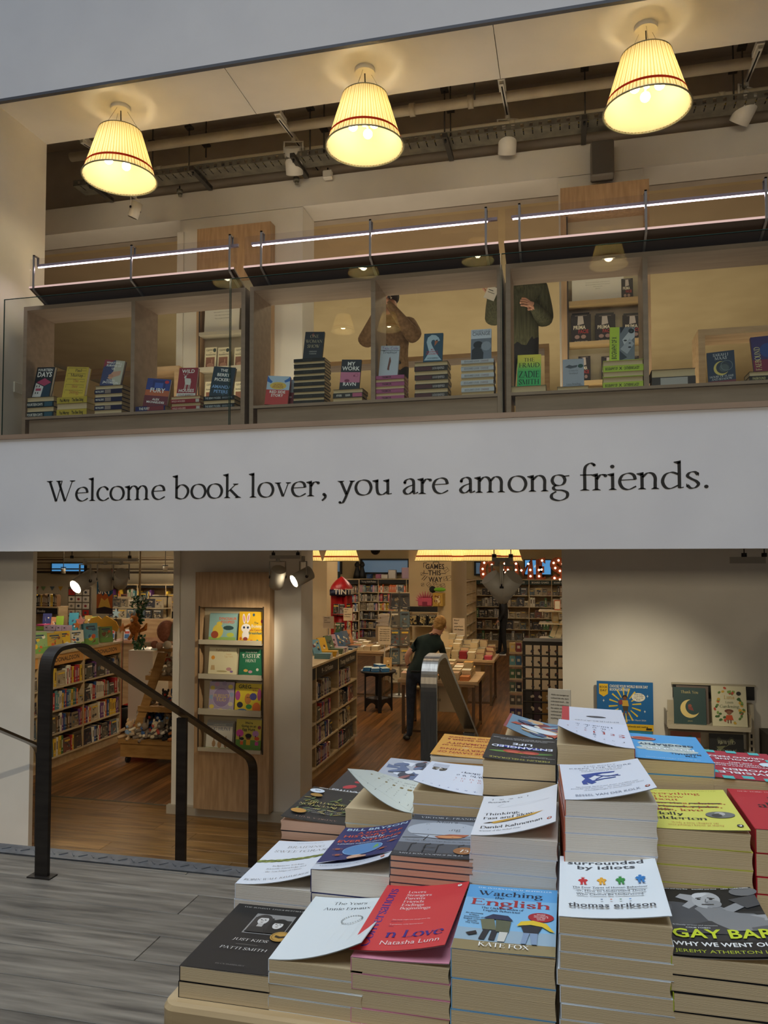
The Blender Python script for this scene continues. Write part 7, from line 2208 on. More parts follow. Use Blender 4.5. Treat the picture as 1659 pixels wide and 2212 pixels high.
def wire_rack(u, Y, v0, v1, wdt, label, rows, cols, seed, cards=False):
  p = PY(u, v1, Y)
  top = PY(u, v0, Y).z
  zb = ZL
  o = thing('wire_rack', label, 'display rack', (p.x, Y, zb))
  WR = mat('#8f897c', .35, .7)
  H = top - zb
  MB().cyl((0, 0, 0), .02, H, WR, 8).cyl((0, 0, 0), wdt * .55, .02, WR, 20).build('pole', o)
  for k in range(rows):
    z = H - (k + 1) * H * .86 / rows
    for s in range(4):
      g = MB().tube([(-wdt / 2, -wdt / 2, z), (wdt / 2, -wdt / 2, z)], .004, WR, 4).tube([(-wdt / 2, -wdt / 2 - .02, z + .05), (wdt / 2, -wdt / 2 - .02, z + .05)], .003, WR, 4).tube([(0, 0, z), (-wdt / 2, -wdt / 2, z)], .003, WR, 4)
      g.build('pocket', o, None, (0, 0, s * pi / 2 + .3))
      if s in (0, 3):
        for c in range(cols):
          hh = H * .86 / rows * .86
          ww = wdt / cols - .01
          me, cn = art_mesh((k * 7 + c * 3 + s + seed) % 23 + 500, round(ww, 2), round(hh, 2), .008)
          a = s * pi / 2 + .3
          lx, ly = -wdt / 2 + (c + .5) * wdt / cols, -wdt / 2 + .006
          ob = link('magazine', me, None, (p.x + lx * cos(a) - ly * sin(a), Y + lx * sin(a) + ly * cos(a), zb + z + .006), (-.1, 0, a))
          tag(ob, '%s magazine in the rack, %s tier down, %s column, %s face' % (cn, ORD[k], ORD[c], 'front' if s == 0 else 'left'), 'magazine', 'magazines in the wire rack')
  return o


wire_rack(862, 14.2, 1276, 1408, .38, 'tall wire rack of magazines behind the bending man', 5, 2, 4)
# pile of pale books on a plinth beside it
a, b = PY(806, 1352, 16), PY(846, 1405, 16)
one('plinth', MB().box(0, .38, 0, .38, 0, PY(825, 1352, 16).z - ZL, mat('#b9a684', .6), .005), 'square wooden plinth carrying a pile of pale books', 'plinth', None, (a.x + .05, 16, ZL))
z = PY(825, 1352, 16).z
for k in range(7):
  t = .035
  w = .36 - k * .025
  one('book', MB().box(-w / 2, w / 2, -.12, .12, 0, t - .002, PAGES_W).box(-w / 2 - .001, w / 2 + .001, -.121, .121, t - .003, t - .001, mat(('#d8c9a0', '#d2b06a')[k % 2], .5)), 'large pale book %s up in the pile on the wooden plinth' % ORD[k], 'book', 'large pale books on the plinth', (a.x + .24 + .05 * sin(k * 2), 16.18, z + .001 + k * t), (0, 0, .15 * sin(k * 3)))

# toy display in front of the lettered pier ---------------------------------------
ty = 14.6
a, b = PY(883, 1310, ty), PY(945, 1400, ty)
o = thing('toy_shelf', 'pale shelf unit with pictorial boxes in front of the lettered pier', 'shelf', (a.x, ty, ZL))
w, h = b.x - a.x, a.z - ZL
MB().box(0, w, 0, .02, h - .10, h, LBLK).box(0, w, -.003, 0, h - .11, h - .1, SHW).build('header', o)
MB().box(0, w, .0, .34, .1, .12, SHW).build('shelf', o)
for k, z in enumerate((PY(900, 1351, ty).z - ZL, PY(900, 1328, ty).z - ZL, PY(900, 1385, ty).z - ZL)):
  MB().box(0, w, 0, .34, z - .02, z, SHW).build('shelf', o)
MB().box(-.02, 0, 0, .34, 0, h - .1, PALEWOOD).build('side_panel', o)
MB().box(w, w + .02, 0, .34, 0, h - .1, PALEWOOD).build('side_panel', o)
for k in range(3):
  g = MB().box(0, .16, 0, .1, 0, .2, LBLK)
  P = Print(.16, .2)
  randart(P, random.Random(k + 2), ['#b9a06a', '#8a7444', '#d0bc8c'], 26)
  P.rect(.1, .88, .9, .95, '#b8ab90')
  P.put(g, lambda x, y, l: (x, -l * 3, y), .0002)
  one('game_box', g, 'black box with gold pattern, %s of three on the toy shelf' % ORD[k], 'game box', 'black and gold boxes on the toy shelf', (a.x + .01 + k * .185, ty - .001, PY(900, 1351, ty).z + .001))
p = PY(918, 1310, ty + .1)
PK = mat('#c4526a', .5)
g = MB().box(-.14, .14, 0, .1, 0, .16, PK, .02)
for k in range(11):
  aa = pi * (k / 10)
  g.tube([(cos(aa) * .1, .05, .1 + sin(aa) * .06), (cos(aa) * .19, .05, .12 + sin(aa) * .17)], [.022, .004], PK, 6)
g.box(-.05, .05, -.004, 0, .0, .09, mat('#8a2c44', .6))
one('toy_castle', g, 'spiky pink toy on top of the toy shelf', 'toy', None, (p.x, ty + .08, ZL + h + .001))
p = PY(944, 1310, ty + .1)
g = MB().box(0, .2, 0, .3, 0, .26, mat('#b8923c', .6), .01)
P = Print(.2, .26)
randart(P, random.Random(3), ['#c9502c', '#d8c8a0', '#7a4a1c'], 16)
P.put(g, lambda x, y, l: (x, -l * 3, y))
one('game_box', g, 'orange patterned box on the toy shelf', 'game box', None, (p.x - .08, ty + .06, ZL + h + .001))
one('soft_toy', MB().ball((0, 0, .06), .07, mat('#6fae2c', .8), 10, (1.8, .8, .6)).ball((-.14, .03, .06), .07, LBLK, 8), 'lime green and black soft toy on the orange patterned box', 'toy', None, (p.x + .04, ty + .16, ZL + h + .265))
# spinner of blister packed toys at the right ---------------------------------------
sy = 11.6
p = PY(1178, 1550, sy)
o = thing('spinner_rack', 'tall spinner of small carded toys beside the right wall', 'display rack', (p.x, sy, ZL))
top = PY(1170, 1385, sy).z - ZL
MB().box(-.32, .32, -.28, .28, 0, .12, LBLK, .01).build('base', o)
MB().box(-.30, .30, -.25, -.24, .12, top, mat('#2a2622', .7)).build('panel', o)
MB().box(-.31, -.30, -.25, .25, .12, top, mat('#2a2622', .7)).build('panel', o)
MB().box(-.31, .31, -.25, .25, top, top + .02, LBLK).build('cap', o)
for r_ in range(8):
  z = top - .17 - r_ * .165
  if z < .1:
    break
  for c in range(5):
    # front face (towards the camera)
    pale = r_ < 4
    g = MB().box(-.045, .045, 0, .012, 0, .135, mat('#cdbd9f' if pale else ('#2a2622', '#3a2430', '#8a6a30')[c % 3], .5))
    rr = random.Random(r_ * 5 + c)
    P = Print(.09, .135)
    for q in range(3):
      P.ell(rr.uniform(.3, .7), rr.uniform(.25, .55), .2, .13, ('#2c2622', '#5a3026', '#3a3c40')[(c + q) % 3] if pale else '#b8ac94', 7, q)
    P.put(g, lambda x, y, l: (x, -l * 3, y))
    one('toy_pack', g, 'carded toy on the spinner front, %s row down, %s across' % (ORD[r_], ORD[c]), 'toy', 'carded toys on the front of the spinner', (p.x - .22 + c * .115, sy - .27, ZL + z), (-.06, 0, 0))
  MB().tube([(-.3, -.265, z - .012), (.3, -.265, z - .012)], .004, mat('#8f897c', .35, .7), 4).build('hanging_bar', o)
for r_ in range(9):
  z = top - .14 - r_ * .19
  if z < .1:
    break
  MB().box(-.50, -.31, -.26, -.25, z - .025, z, mat('#b09a78', .5)).box(-.50, -.31, -.25, .1, z - .025, z - .02, mat('#b09a78', .5)).build('side_tray', o)
  for c in range(2):
    cc = (('#c9a860', '#7a2a2c'), ('#5a8a8c', '#26506e'), ('#3c5a3a', '#2c4430'), ('#4a5a4a', '#1c1c24'), ('#4a443c', '#54504a'), ('#38305a', '#3c3460'), ('#26221e', '#2c2824'), ('#221e1a', '#26221e'), ('#2a2420', '#221e1a'))[r_][c]
    one('game_box', MB().box(0, .08, 0, .03, 0, .13, mat(cc, .5)).box(.02, .06, -.002, 0, .05, .09, mat('#b8ac94', .5)), 'small %s box on the spinner side tray, %s tray down, %s' % ({0: 'tan', 1: 'teal', 2: 'green'}.get(r_, 'dark'), ORD[r_], ('left', 'right')[c]), 'game box', 'small boxes on the side of the spinner', (p.x - .495 + c * .09, sy - .245, ZL + z + .001))
# wheel-like white disc and pale shelf seen behind the spinner
bx = PY(1195, 1395, 14.5)
for k, (u0, u1, v0, v1, c, rz) in enumerate(((1183, 1196, 1345, 1378, '#3c7a7a', .35), (1195, 1214, 1335, 1378, '#d0c4a4', .4), (1192, 1214, 1318, 1345, '#c9a860', 0), (1196, 1213, 1296, 1318, '#b0603c', 0))):
  a, b = PY(u0, v0, 14.5), PY(u1, v1, 14.5)
  one('picture_board', MB().box(-.05, .06, 0, .02, 0, a.z - b.z, mat(c, .5)).box(-.04, .05, -.002, 0, .02, a.z - b.z - .02, mat('#d8cdb0', .6)), ('teal edged board leaning behind the spinner', 'cream board leaning behind the spinner', 'tan boxed set on the shelf behind the spinner', 'red and grey books above the tan boxed set')[k], 'board', None, (a.x + .06, 14.5, b.z), (0, rz, 0))
o = thing('side_shelf', 'dark edged shelf with pale goods between spinner and right wall', 'shelf', (bx.x - .25, 14.3, ZL))
for z in (PY(1195, 1378, 14.5).z, PY(1195, 1345, 14.5).z, PY(1195, 1318, 14.5).z):
  MB().box(0, .5, 0, .5, z - ZL - .02, z - ZL, SHW).build('shelf', o)
MB().box(.5, .52, 0, .5, 0, 1.9, mat('#4a4036', .6)).build('side_panel', o)
MB().box(-.02, 0, .3, .5, 0, 1.2, mat('#4a4036', .6)).build('side_panel', o)

# left part of the shop ---------------------------------------------------------------
# low pale table with craft items behind the low bookcase
ay = 11.2
a, b = PY(60, 1362, ay), PY(180, 1355, ay)
o = thing('low_counter', 'pale low counter behind the picture books', 'counter', (a.x - .3, ay, ZL))
hc = a.z - ZL
MB().box(0, 1.28, 0, .6, hc - .03, hc, mat('#d8d0bc', .5)).build('worktop', o)
MB().box(.03, 1.25, .03, .57, 0, hc - .03, PALEWOOD).build('cabinet', o)
for k, (u, v, w, h, c, lab) in enumerate(((96, 1316, .14, .28, '#2b3470', 'navy picture book leaning on the pale counter'), (112, 1318, .1, .22, '#c98a5c', 'orange picture book beside the navy book'), (124, 1320, .12, .24, '#8fb02c', 'lime green book on the pale counter'), (154, 1312, .15, .3, '#2f8aa0', 'large turquoise book on the pale counter'), (186, 1310, .12, .26, '#9a7a2c', 'olive gold book in a holder'), (200, 1310, .1, .24, '#c9d05a', 'pale lime book in a holder'), (220, 1308, .12, .2, '#7a9ab0', 'pale blue books lower shelf'))):
  q = PY(u, v + 25, ay + .15)
  P = Print(w, h)
  P.rect(0, 0, 1, 1, c)
  randart(P, random.Random(k + 31), ['#e0d8c0', '#2a3a5a', c], 6)
  oo = thing('book', lab, 'book', (q.x, ay + .2, a.z + .001), (radians(-16), 0, radians(25)))
  MB().box(-w / 2, w / 2, 0, .02, 0, h, mat(c, .4)).build('cover', oo)
  g = MB()
  P.put(g, lambda x, y, l: (x - w / 2, -l * 2, y))
  g.build('cover_print', oo)
for k in range(4):
  q = PY(92 + k * 13, 1350, ay)
  g = MB().box(0, .1, 0, .14, 0, .09, mat('#b9a2b4', .6), .004)
  g.box(.035, .065, -.001, .002, .045, .06, LBLK)
  one('card_box', g, 'lilac card storage box on the pale counter, %s from the left' % ORD[k], 'box', 'lilac storage boxes', (q.x, ay + .03, a.z + .001))
one('box', MB().box(0, .16, 0, .2, 0, .07, mat('#7a9a3a', .5), .004).box(0, .16, 0, .2, .07, .1, mat('#b03a6a', .5), .004), 'green and pink boxes stacked at the left of the pale counter', 'box', None, (PY(74, 1350, ay).x, ay + .05, a.z + .001))
# paper stars and orange paper shapes
def star(u, v, Y, r, c, lab):
  q = PY(u, v, Y)
  pts = [(r * (1 if k % 2 == 0 else .45) * cos(pi / 2 + k * pi / 5), r * (1 if k % 2 == 0 else .45) * sin(pi / 2 + k * pi / 5)) for k in range(10)]
  one('paper_star', MB().prism(pts, 0, .012, mat(c, .7)).box(-.004, .004, .012, .016, ZL - q.z, 0, STEEL), lab, 'star', None, (q.x, Y, q.z))
star(174, 1342, 10.9, .1, '#c98a80', 'pink card star above the low bookcase')
star(250, 1325, 10.9, .08, '#a8c4cc', 'pale blue card star near the hanging poster')
star(265, 1357, 10.6, .08, '#b0703c', 'brown card star by the counter')
star(166, 1350, 10.85, .07, '#d07a3c', 'orange card star left of the pink star')
q = PY(222, 1350, 10.4)
sh_ = [(-.25, .03), (-.2, .1), (-.08, .13), (-.02, .09), (.05, .14), (.14, .1), (.22, .06), (.27, -.03), (.24, -.1), (.15, -.07), (.05, -.08), (-.05, -.02), (-.15, -.01)]
one('paper_cloud', MB().prism(sh_, 0, .012, mat('#d8a02c', .7)).box(-.004, .004, .012, .016, ZL - q.z, 0, STEEL), 'yellow card flame shape behind the standing picture books', 'cut-out', None, (q.x, 10.4, q.z))
# wooden counter with raised back
ky = 11.4
a, b, c_ = PY(247, 1398, ky), PY(345, 1372, ky + 1.2), PY(245, 1340, ky)
o = thing('wooden_counter', 'oak counter with pinkish top behind the ivy pole', 'counter', (a.x - .05, ky, ZL), (0, 0, .3))
hc = PY(260, 1385, ky).z - ZL
MB().box(0, 1.9, 0, .6, hc - .04, hc, mat('#c09070', .5)).build('worktop', o)
MB().box(.02, 1.88, .03, .58, 0, hc - .04, OAKX).build('cabinet', o)
MB().box(0, 1.9, .58, .62, hc, hc + .32, OAKX).build('raised_back', o)
MB().box(1.2, 1.86, .55, .58, hc, hc + .34, OAK).build('end_screen', o)
for k in range(2):
  q = PY((237, 270)[k], 1372, ky + .2)
  one('book', MB().box(-.05, .05, 0, .01, 0, .17, mat('#c9ccd4', .4)).box(-.04, .04, -.001, 0, .02, .09, mat('#3a6aa0', .5)).box(-.04, .04, -.001, 0, .1, .14, mat('#b84a3c', .5)), 'small white and blue book standing on the oak counter, %s' % ('left' if k == 0 else 'right'), 'book', None, (q.x, ky + .25, ZL + hc + .002), (-.25, 0, .3))
# hanging poster
q0, q1 = PY(210, 1230, 10.2), PY(243, 1326, 10.2)
w, h = q1.x - q0.x, q0.z - q1.z
o = thing('hanging_poster', 'tall hanging poster lettered SKY over fire colours', 'poster', (q0.x, 10.2, q1.z))
MB().box(0, w, 0, .006, 0, h, mat('#1a3a4a', .5)).build('sheet', o)
P = Print(w, h)
P.rect(0, 0, 1, 1, '#14506a').rect(0, .9, 1, 1, '#9c2026').poly([(0, 0), (0, .42), (.2, .5), (.4, .4), (.55, .5), (.75, .38), (1, .46), (1, 0)], '#b85a1c').poly([(.1, .12), (.3, .36), (.5, .3), (.7, .36), (.9, .12)], '#e0b04a').poly([(.35, .5), (.5, .86), (.62, .5)], '#3a4a8a').poly([(0, 0), (1, 0), (1, .12), (.5, .16), (0, .12)], '#2a1410').text('SKY', .5, .45, '#e8e2d0', h=.17, w=.82, font='bold').text('C', .5, .92, '#d8b08c', h=.05)
g = MB()
P.put(g, lambda x, y, l: (x, -l * 2, y), .0004)
g.build('poster_print', o)
MB().tube([(w * .1, .003, h), (w * .1, .003, 2.19 - q1.z)], .002, LBLK, 4).tube([(w * .9, .003, h), (w * .9, .003, 2.19 - q1.z)], .002, LBLK, 4).build('cord', o)
# ivy pole on a white plinth
px_ = PZ(290, 1520, ZL + .0)
py_ = 9.95
q = PY(292, 1405, py_)
o = thing('white_plinth', 'tall white plinth under the ivy pole', 'plinth', (PY(277, 1450, py_).x, py_, ZL))
w = PY(330, 1450, py_).x - PY(277, 1450, py_).x
MB().box(0, w, 0, .45, 0, q.z - ZL, mat('#cfc4b0', .6), .004).build('block', o)
o = thing('ivy_pole', 'wooden pole wound with ivy and white flowers, standing on the white plinth', 'decoration', (q.x, py_ + .1, q.z))
MB().cyl((0, 0, 0), .016, 2.19 - q.z, mat('#a08860', .5), 10).build('pole', o)
rr = random.Random(2)
lf = MB()
gm = [mat('#1f4a24', .6), mat('#2c5e2e', .6), mat('#173a1c', .6)]
ranges = ((0, .34, .10), (.62, .95, .07), (.95, 1.3, .12))
for (z0, z1, rad) in ranges:
  for k in range(170):
    a_, z_ = rr.uniform(0, 2 * pi), rr.uniform(z0, z1) * 1.0
    r_ = rr.uniform(.02, rad)
    s = rr.uniform(.018, .03)
    c0 = Vector((cos(a_) * r_, sin(a_) * r_, z_ * .6))
    t1 = Vector((rr.uniform(-1, 1), rr.uniform(-1, 1), rr.uniform(-1, 1))).normalized()
    t2 = t1.orthogonal().normalized()
    lf.add([c0 - t1 * s, c0 + t2 * s * .6, c0 + t1 * s, c0 - t2 * s * .6], [(0, 1, 2, 3)], gm[k % 3])
lo = lf.build('ivy_leaves', o)
lo['kind'] = 'stuff'
for k in range(6):
  MB().ball((.05 * cos(k * 2), -.06, (.62, .58, .2, .72, .66, .25)[k]), .02, mat('#e0dccc', .6), 8).build('flower', o)
# a soft toy fox clipped to the pole
g = MB()
FX = noise_mat('orange_plush', '#9c5a22', '#bf7a34', nscale=30, bump=.5, rough=.95)
g.ball((0, 0, 0), .09, FX, 14, (.9, .8, 1.2)).ball((.0, -.02, .12), .06, FX, 12).ball((-.035, -.02, .18), .02, FX, 8, (.6, .5, 1.4)).ball((.035, -.02, .18), .02, FX, 8, (.6, .5, 1.4)).ball((0, -.08, .11), .025, mat('#d8ccb0', .8), 8).tube([(-.05, -.04, .04), (-.12, -.08, .0)], [.025, .015], FX, 7).tube([(.05, -.04, .04), (.13, -.06, .02)], [.025, .015], FX, 7).tube([(-.03, 0, -.09), (-.06, -.06, -.17)], [.03, .02], FX, 7).tube([(.03, 0, -.09), (.05, -.06, -.17)], [.03, .02], FX, 7).cyl((0, -.01, .17), .035, .1, mat('#a8bcc8', .7), 12, 'z', .002).tube([(.05, .03, -.06), (.14, .04, -.02), (.18, .02, .06)], [.02, .035, .01], FX, 7)
q2 = PY(290, 1355, py_)
one('plush_fox', g, 'orange plush fox with a blue pointed hat hanging on the ivy pole', 'soft toy', None, (q.x, py_ - .02, q2.z))
# toy trolley with sloping shelves ------------------------------------------------------
tyy = 8.65
L0, R0 = PY(257, 1600, tyy).x, PY(378, 1600, tyy).x + .5
o = thing('toy_trolley', 'wooden trolley of soft toys on castors, partly behind the column', 'trolley', (L0, tyy, ZL))
w = R0 - L0
TW = noise_mat('trolley_oak', '#86602f', '#a37a44', scale=(1, 6, 6), nscale=4, bump=.06, rough=.5)
zb0, zb1 = .09, PY(300, 1598, tyy).z - ZL
MB().box(.02, w, 0, .6, zb0, zb1 - .05, TW).build('drawer_box', o)
MB().box(0, w, -.02, .62, zb1 - .05, zb1, TW).build('tray_rim', o)
for a_ in (.08, w - .12):
  for b_ in (.08, .5):
    g = MB().cyl((a_ - .015, b_, .045), .045, .03, BK, 16, 'x').box(a_ - .02, a_ + .02, b_ - .015, b_ + .015, .07, .09, STEEL)
    g.build('castor', o)
levels = [(322, 1403, 1411), (300, 1463, 1473), (288, 1528, 1540)]
zl = []
for k, (u, v0, v1) in enumerate(levels):
  x = PY(u, v0, tyy).x - L0
  z0, z1 = PY(u, v1, tyy).z - ZL, PY(u, v0, tyy).z - ZL
  MB().box(x, w, .1 + .05 * (2 - k), .5, z0, z1, TW).build('shelf', o)
  zl.append((x, z1))
# sloping side board
sp_ = [(PY(270, 1590, tyy).x - L0, zb1), (PY(288, 1590, tyy).x - L0, zb1), (PY(350, 1415, tyy).x - L0, zl[0][1] - .05), (PY(330, 1415, tyy).x - L0, zl[0][1] - .05)]
MB().prism(sp_, .12, .14, TW).build('sloping_side', o)
MB().box(w - .3, w - .26, .45, .49, zb1, zl[0][1] - .04, TW).build('upright', o)


def plush(loc, s, c1, c2, lab, k, group='soft toys on the trolley'):
  rr = random.Random(k)
  m1 = noise_mat('plush_%s' % c1.strip('#'), c1, c1, nscale=30, bump=.4, rough=.95) if ('pl', c1) not in _sp else _sp[('pl', c1)]
  _sp[('pl', c1)] = m1
  m2_ = mat(c2, .9)
  g = MB()
  g.ball((0, 0, .05), .05, m1, 10, (1, .8, 1.2)).ball((0, -.02, .125), .038, m1, 10).ball((-.03, -.01, .16), .014, m1, 7, (1, .6, 1.6 + k % 3)).ball((.03, -.01, .16), .014, m1, 7, (1, .6, 1.6 + k % 3)).ball((0, -.05, .115), .016, m2_, 7)
  g.tube([(-.04, -.02, .08), (-.085, -.06, .05)], [.018, .012], m2_ if k % 2 else m1, 6).tube([(.04, -.02, .08), (.085, -.06, .05)], [.018, .012], m2_ if k % 2 else m1, 6)
  g.tube([(-.025, -.03, .02), (-.05, -.11, .012)], [.02, .015], m1, 6).tube([(.025, -.03, .02), (.05, -.11, .012)], [.02, .015], m1, 6)
  if k % 2 == 0:
    g.ball((0, -.003, .055), .052, m2_, 10, (.99, .82, .7))
  g.ball((-.014, -.052, .132), .004, BK, 6).ball((.014, -.052, .132), .004, BK, 6)
  ob = one('soft_toy', g, lab, 'soft toy', group, loc, (rr.uniform(-.4, .1), rr.uniform(-.25, .25), rr.uniform(-.5, .5)))
  ob.scale = (s, s, s)
  return ob


cols = [('#b89a74', '#7f9ab8'), ('#8a7a68', '#c8bca4'), ('#5f564a', '#8a8276'), ('#a8967c', '#d0c6b0'), ('#3a3430', '#a8342c'), ('#26221f', '#c9c0b0'), ('#7a6a5a', '#3a5a8c'), ('#24406e', '#c9c0b0'), ('#b06a34', '#e0d8c4'), ('#c9b898', '#b04a3c')]
cn_ = ['tan and blue', 'grey-brown', 'dark grey', 'oatmeal', 'black and red', 'black and white', 'brown and blue', 'navy', 'orange', 'cream and red']
k = 0
for li, (x0_, z0_, n_, y_) in enumerate(((.07, zb1, 10, .12), (.12, zb1 + .07, 9, .30), (.2, zb1 + .15, 7, .44), (zl[2][0] + .1, zl[2][1], 6, .30), (zl[1][0] + .12, zl[1][1], 6, .28), (zl[1][0] + .2, zl[1][1] + .12, 5, .36))):
  for i in range(n_):
    c = cols[(k * 3 + li) % 10]
    x = x0_ + i * (w - x0_ - .06) / n_
    plush((L0 + x, tyy + y_, ZL + z0_ - .005), (1.3 if li < 3 else 1.1), c[0], c[1], '%s soft toy, %s along the %s of the trolley' % (cn_[(k * 3 + li) % 10], ORD[i], ('front of the bottom tray', 'middle of the bottom tray', 'back of the bottom tray', 'lower shelf', 'upper shelf', 'back of the upper shelf')[li]), k)
    k += 1
# big plush toys on its top shelf
PKB = noise_mat('rose_brown_plush', '#8f5a46', '#a86c54', nscale=30, bump=.5, rough=.95)
q = PY(357, 1388, tyy + .25)
g = MB().ball((0, 0, .20), .13, PKB, 18, (.95, .9, 1.1)).ball((-.12, -.08, .04), .05, PKB, 10).ball((-.03, -.12, .03), .045, mat('#b08a70', .9), 10).ball((.07, -.1, .04), .055, mat('#b8ac94', .9), 10).tube([(.1, 0, .1), (.16, -.02, .3), (.15, 0, .36)], [.09, .06, .02], mat('#8c8670', .9), 9).tube([(-.16, -.05, .04), (-.25, -.1, .05)], [.035, .02], mat('#b8a888', .9), 7)
one('plush_octopus', g, 'large rose-brown plush toy on the top shelf of the trolley', 'soft toy', None, (q.x, tyy + .28, ZL + zl[0][1] + .001))
one('book', MB().box(0, .22, 0, .2, 0, .02, mat('#a8b8b4', .5)).box(.01, .2, .01, .19, .02, .04, PAGES_W).box(.02, .21, .0, .19, .04, .06, mat('#b0bcb8', .5)), 'pile of pale blue notebooks on the white plinth', 'notebook', None, (PY(318, 1400, py_).x, py_ + .1, PY(292, 1405, py_).z + .001))
# red shopping baskets
for k, (u, v, Y) in enumerate(((276, 1520, 9.35), (262, 1450, 10.75))):
  q = PZ(u + 22, v + 30, ZL)
  g = MB()
  RB = mat('#a8141c', .4)
  for i in range(3):
    g.lathe([(.0, .002), (.16, 0), (.2, .2), (.215, .2), (.215, .215)], RB, 4, (0, 0, i * .035), False)
  one('shopping_basket', g, 'nest of red plastic shopping baskets %s' % ('behind the toy trolley' if k == 0 else 'by the end of the low bookcase'), 'basket', None, ((PY(u + 18, 1500, Y).x), Y + .2, ZL + .001), (0, 0, pi / 4))
one('bin', MB().lathe([(.0, 0), (.1, 0), (.12, .3), (.12, .36), (.11, .36)], BK, 16).box(-.06, .06, -.125, -.115, .15, .3, mat('#d8c020', .5)), 'black bin with a yellow label at the end of the low bookcase', 'bin', None, (PY(262, 1480, 10.3).x, 10.3, ZL + .001))
# racks of hanging packets, far shelves and bunting on the left
wx = PY(146, 1270, 13.5)
o = thing('card_rack', 'tall rack of small white packets left of the hanging poster', 'display rack', (wx.x, 13.5, ZL))
hr = PY(170, 1268, 13.5).z - ZL
MB().box(0, .52, .02, .06, 0, hr, mat('#6a5f50', .6)).build('panel', o)
for i in range(3):
  for j in range(6):
    g = MB().box(0, .13, 0, .02, 0, .11, mat('#cfc8ba' if (i + j) % 5 else '#b02a28', .5))
    P = Print(.13, .11).ell(.5, .5, .24, .24, ('#8a2c34', '#3a3c44', '#7a7468')[(i * 2 + j) % 3], 8)
    P.put(g, lambda x, y, l: (x, -l * 3, y))
    one('packet', g, 'small white packet, column %s, row %s down on the tall rack' % (ORD[i], ORD[j]), 'packet', 'white packets on the tall rack', (wx.x + .03 + i * .16, 13.495, ZL + hr - .16 - j * .135))
lx = PY(60, 1290, 13).x
bc, xs, zz = bookcase('low_bookcase', 'grey shelf of old books at the far left by the pier', (lx - .3, 13), .98, PY(80, 1310, 13).z - ZL, 1, 3, LBLK, 0, signs=[('Picture Books', '#b8b0a0')], head=.12)
row((lx - .25, 13.05), (1, 0), .88, 0, PY(80, 1310, 13).z + .001, .26, [PAL[8], PAL[2], PAL[10], PAL[9]], 'top of the grey shelf at the far left', 'old books on the grey shelf', 71, tk=(.02, .04), name='far')
fy = 16.2
fx0 = PY(236, 1300, fy).x
bc, xs, zz = bookcase('shelf_range', 'long range of shelves crowded with children\'s books at the back left', (fx0, fy), 2.2, PY(300, 1262, fy).z - ZL, 3, 5, LBLK, 0, head=.06)
for i in range(3):
  for r_ in (2, 3, 4):
    row((fx0 + xs[i] + .01, fy), (1, 0), xs[1] - .03, 0, ZL + zz[r_] + .02, zz[1] - zz[0] - .03, KIDP, 'the %s shelf up, %s bay of the back left range' % (ORD[r_], ORD[i]), 'books in the back left range', 500 + i * 5 + r_, faces=.35, tk=(.025, .05), name='far')
ff = PY(248, 1320, 12.6)
o = thing('slanted_display', 'slanted display of face-out books below the hanging poster', 'display stand', (PY(240, 1330, 12.6).x, 12.6, ZL))
for k in range(2):
  z = PY(270, (1312, 1334)[k], 12.6).z - ZL
  MB().box(0, 1.1, -.1 * (k), .2, z - .02, z, SHW).build('shelf', o)
MB().box(0, 1.1, .2, .22, 0, PY(270, 1290, 12.6).z - ZL, SHW).build('back_panel', o)
for k in range(2):
  row((PY(240, 1330, 12.6).x + .01, 12.6 - .1 * k), (1, 0), 1.08, 0, PY(270, (1312, 1334)[k], 12.6).z + .001, .17, KIDP, 'the %s tier of the slanted display' % ('upper', 'lower')[k], 'face-out books on the slanted display', 620 + k, faces=1.0, name='far')
o = thing('slanted_display', 'far slanted display of pink and black books near the column', 'display stand', (PY(306, 1330, 13.4).x, 13.4, ZL))
z = PY(340, 1317, 13.4).z
MB().box(0, .8, 0, .25, z - ZL - .03, z - ZL, SHW).build('shelf', o)
MB().box(.05, .75, .05, .25, 0, z - ZL - .03, LBLK).build('stand', o)
row((PY(306, 1330, 13.4).x, 13.4), (1, 0), .78, 0, z + .001, .19, [PAL[0], PAL[9], PAL[7]], 'the far slanted display near the column', 'books on the far slanted display', 640, faces=.6, name='far')
o = thing('wrap_stand', 'black framed stand of rolled gift wrap near the column', 'display stand', (PY(322, 1290, 12.8).x, 12.8, ZL))
H = PY(345, 1292, 12).z - ZL
for x in (0, .36):
  MB().box(x, x + .02, 0, .02, 0, H, LBLK).build('post', o)
MB().box(0, .38, 0, .02, H - .02, H, LBLK).build('top_bar', o)
for k, c in enumerate(('#a8c4c8', '#b4685c', '#b87468', '#c9d0c4')):
  MB().box(.02, .36, .01, .05, H - .16 - k * .13, H - .05 - k * .13, mat(c, .6)).build('wrap_roll', o)
for k, (u, c) in enumerate(((77, '#b06a60'), (92, '#7a9a64'), (111, '#6a7a80'), (129, '#c9983c'))):
  q = PY(u, 1267, 17.15)
  one('bunting_flag', MB().prism([(-.07, 0), (.07, 0), (0, -.11)], 0, .004, mat(c, .8)), '%s paper bunting flag on the cream wall' % ('pink', 'green', 'grey', 'yellow')[k], 'flag', 'paper bunting', (q.x, 17.18, q.z))
for k, (v0, v1) in enumerate(((1204, 1206), (1209, 1212), (1229, 1232), (1236, 1241), (1216, 1217))):
  a = PY(66, v0, 16.5)
  r_ = (v1 - v0) / 2 / 1660 * 17
  one('ceiling_pipe', MB().tube([(0, 0, 0), (7.0, 0, 0)], max(r_, .012), mat(('#a8906a', '#6a5438', '#4a3a28', '#3a2e22', '#8a7450')[k], .6), 8), 'thin service pipe %s down at the left, under the shop ceiling' % ORD[k], 'pipe', 'service pipes over the left of the shop', (a.x - .3, 16.5 + k * .05, a.z))
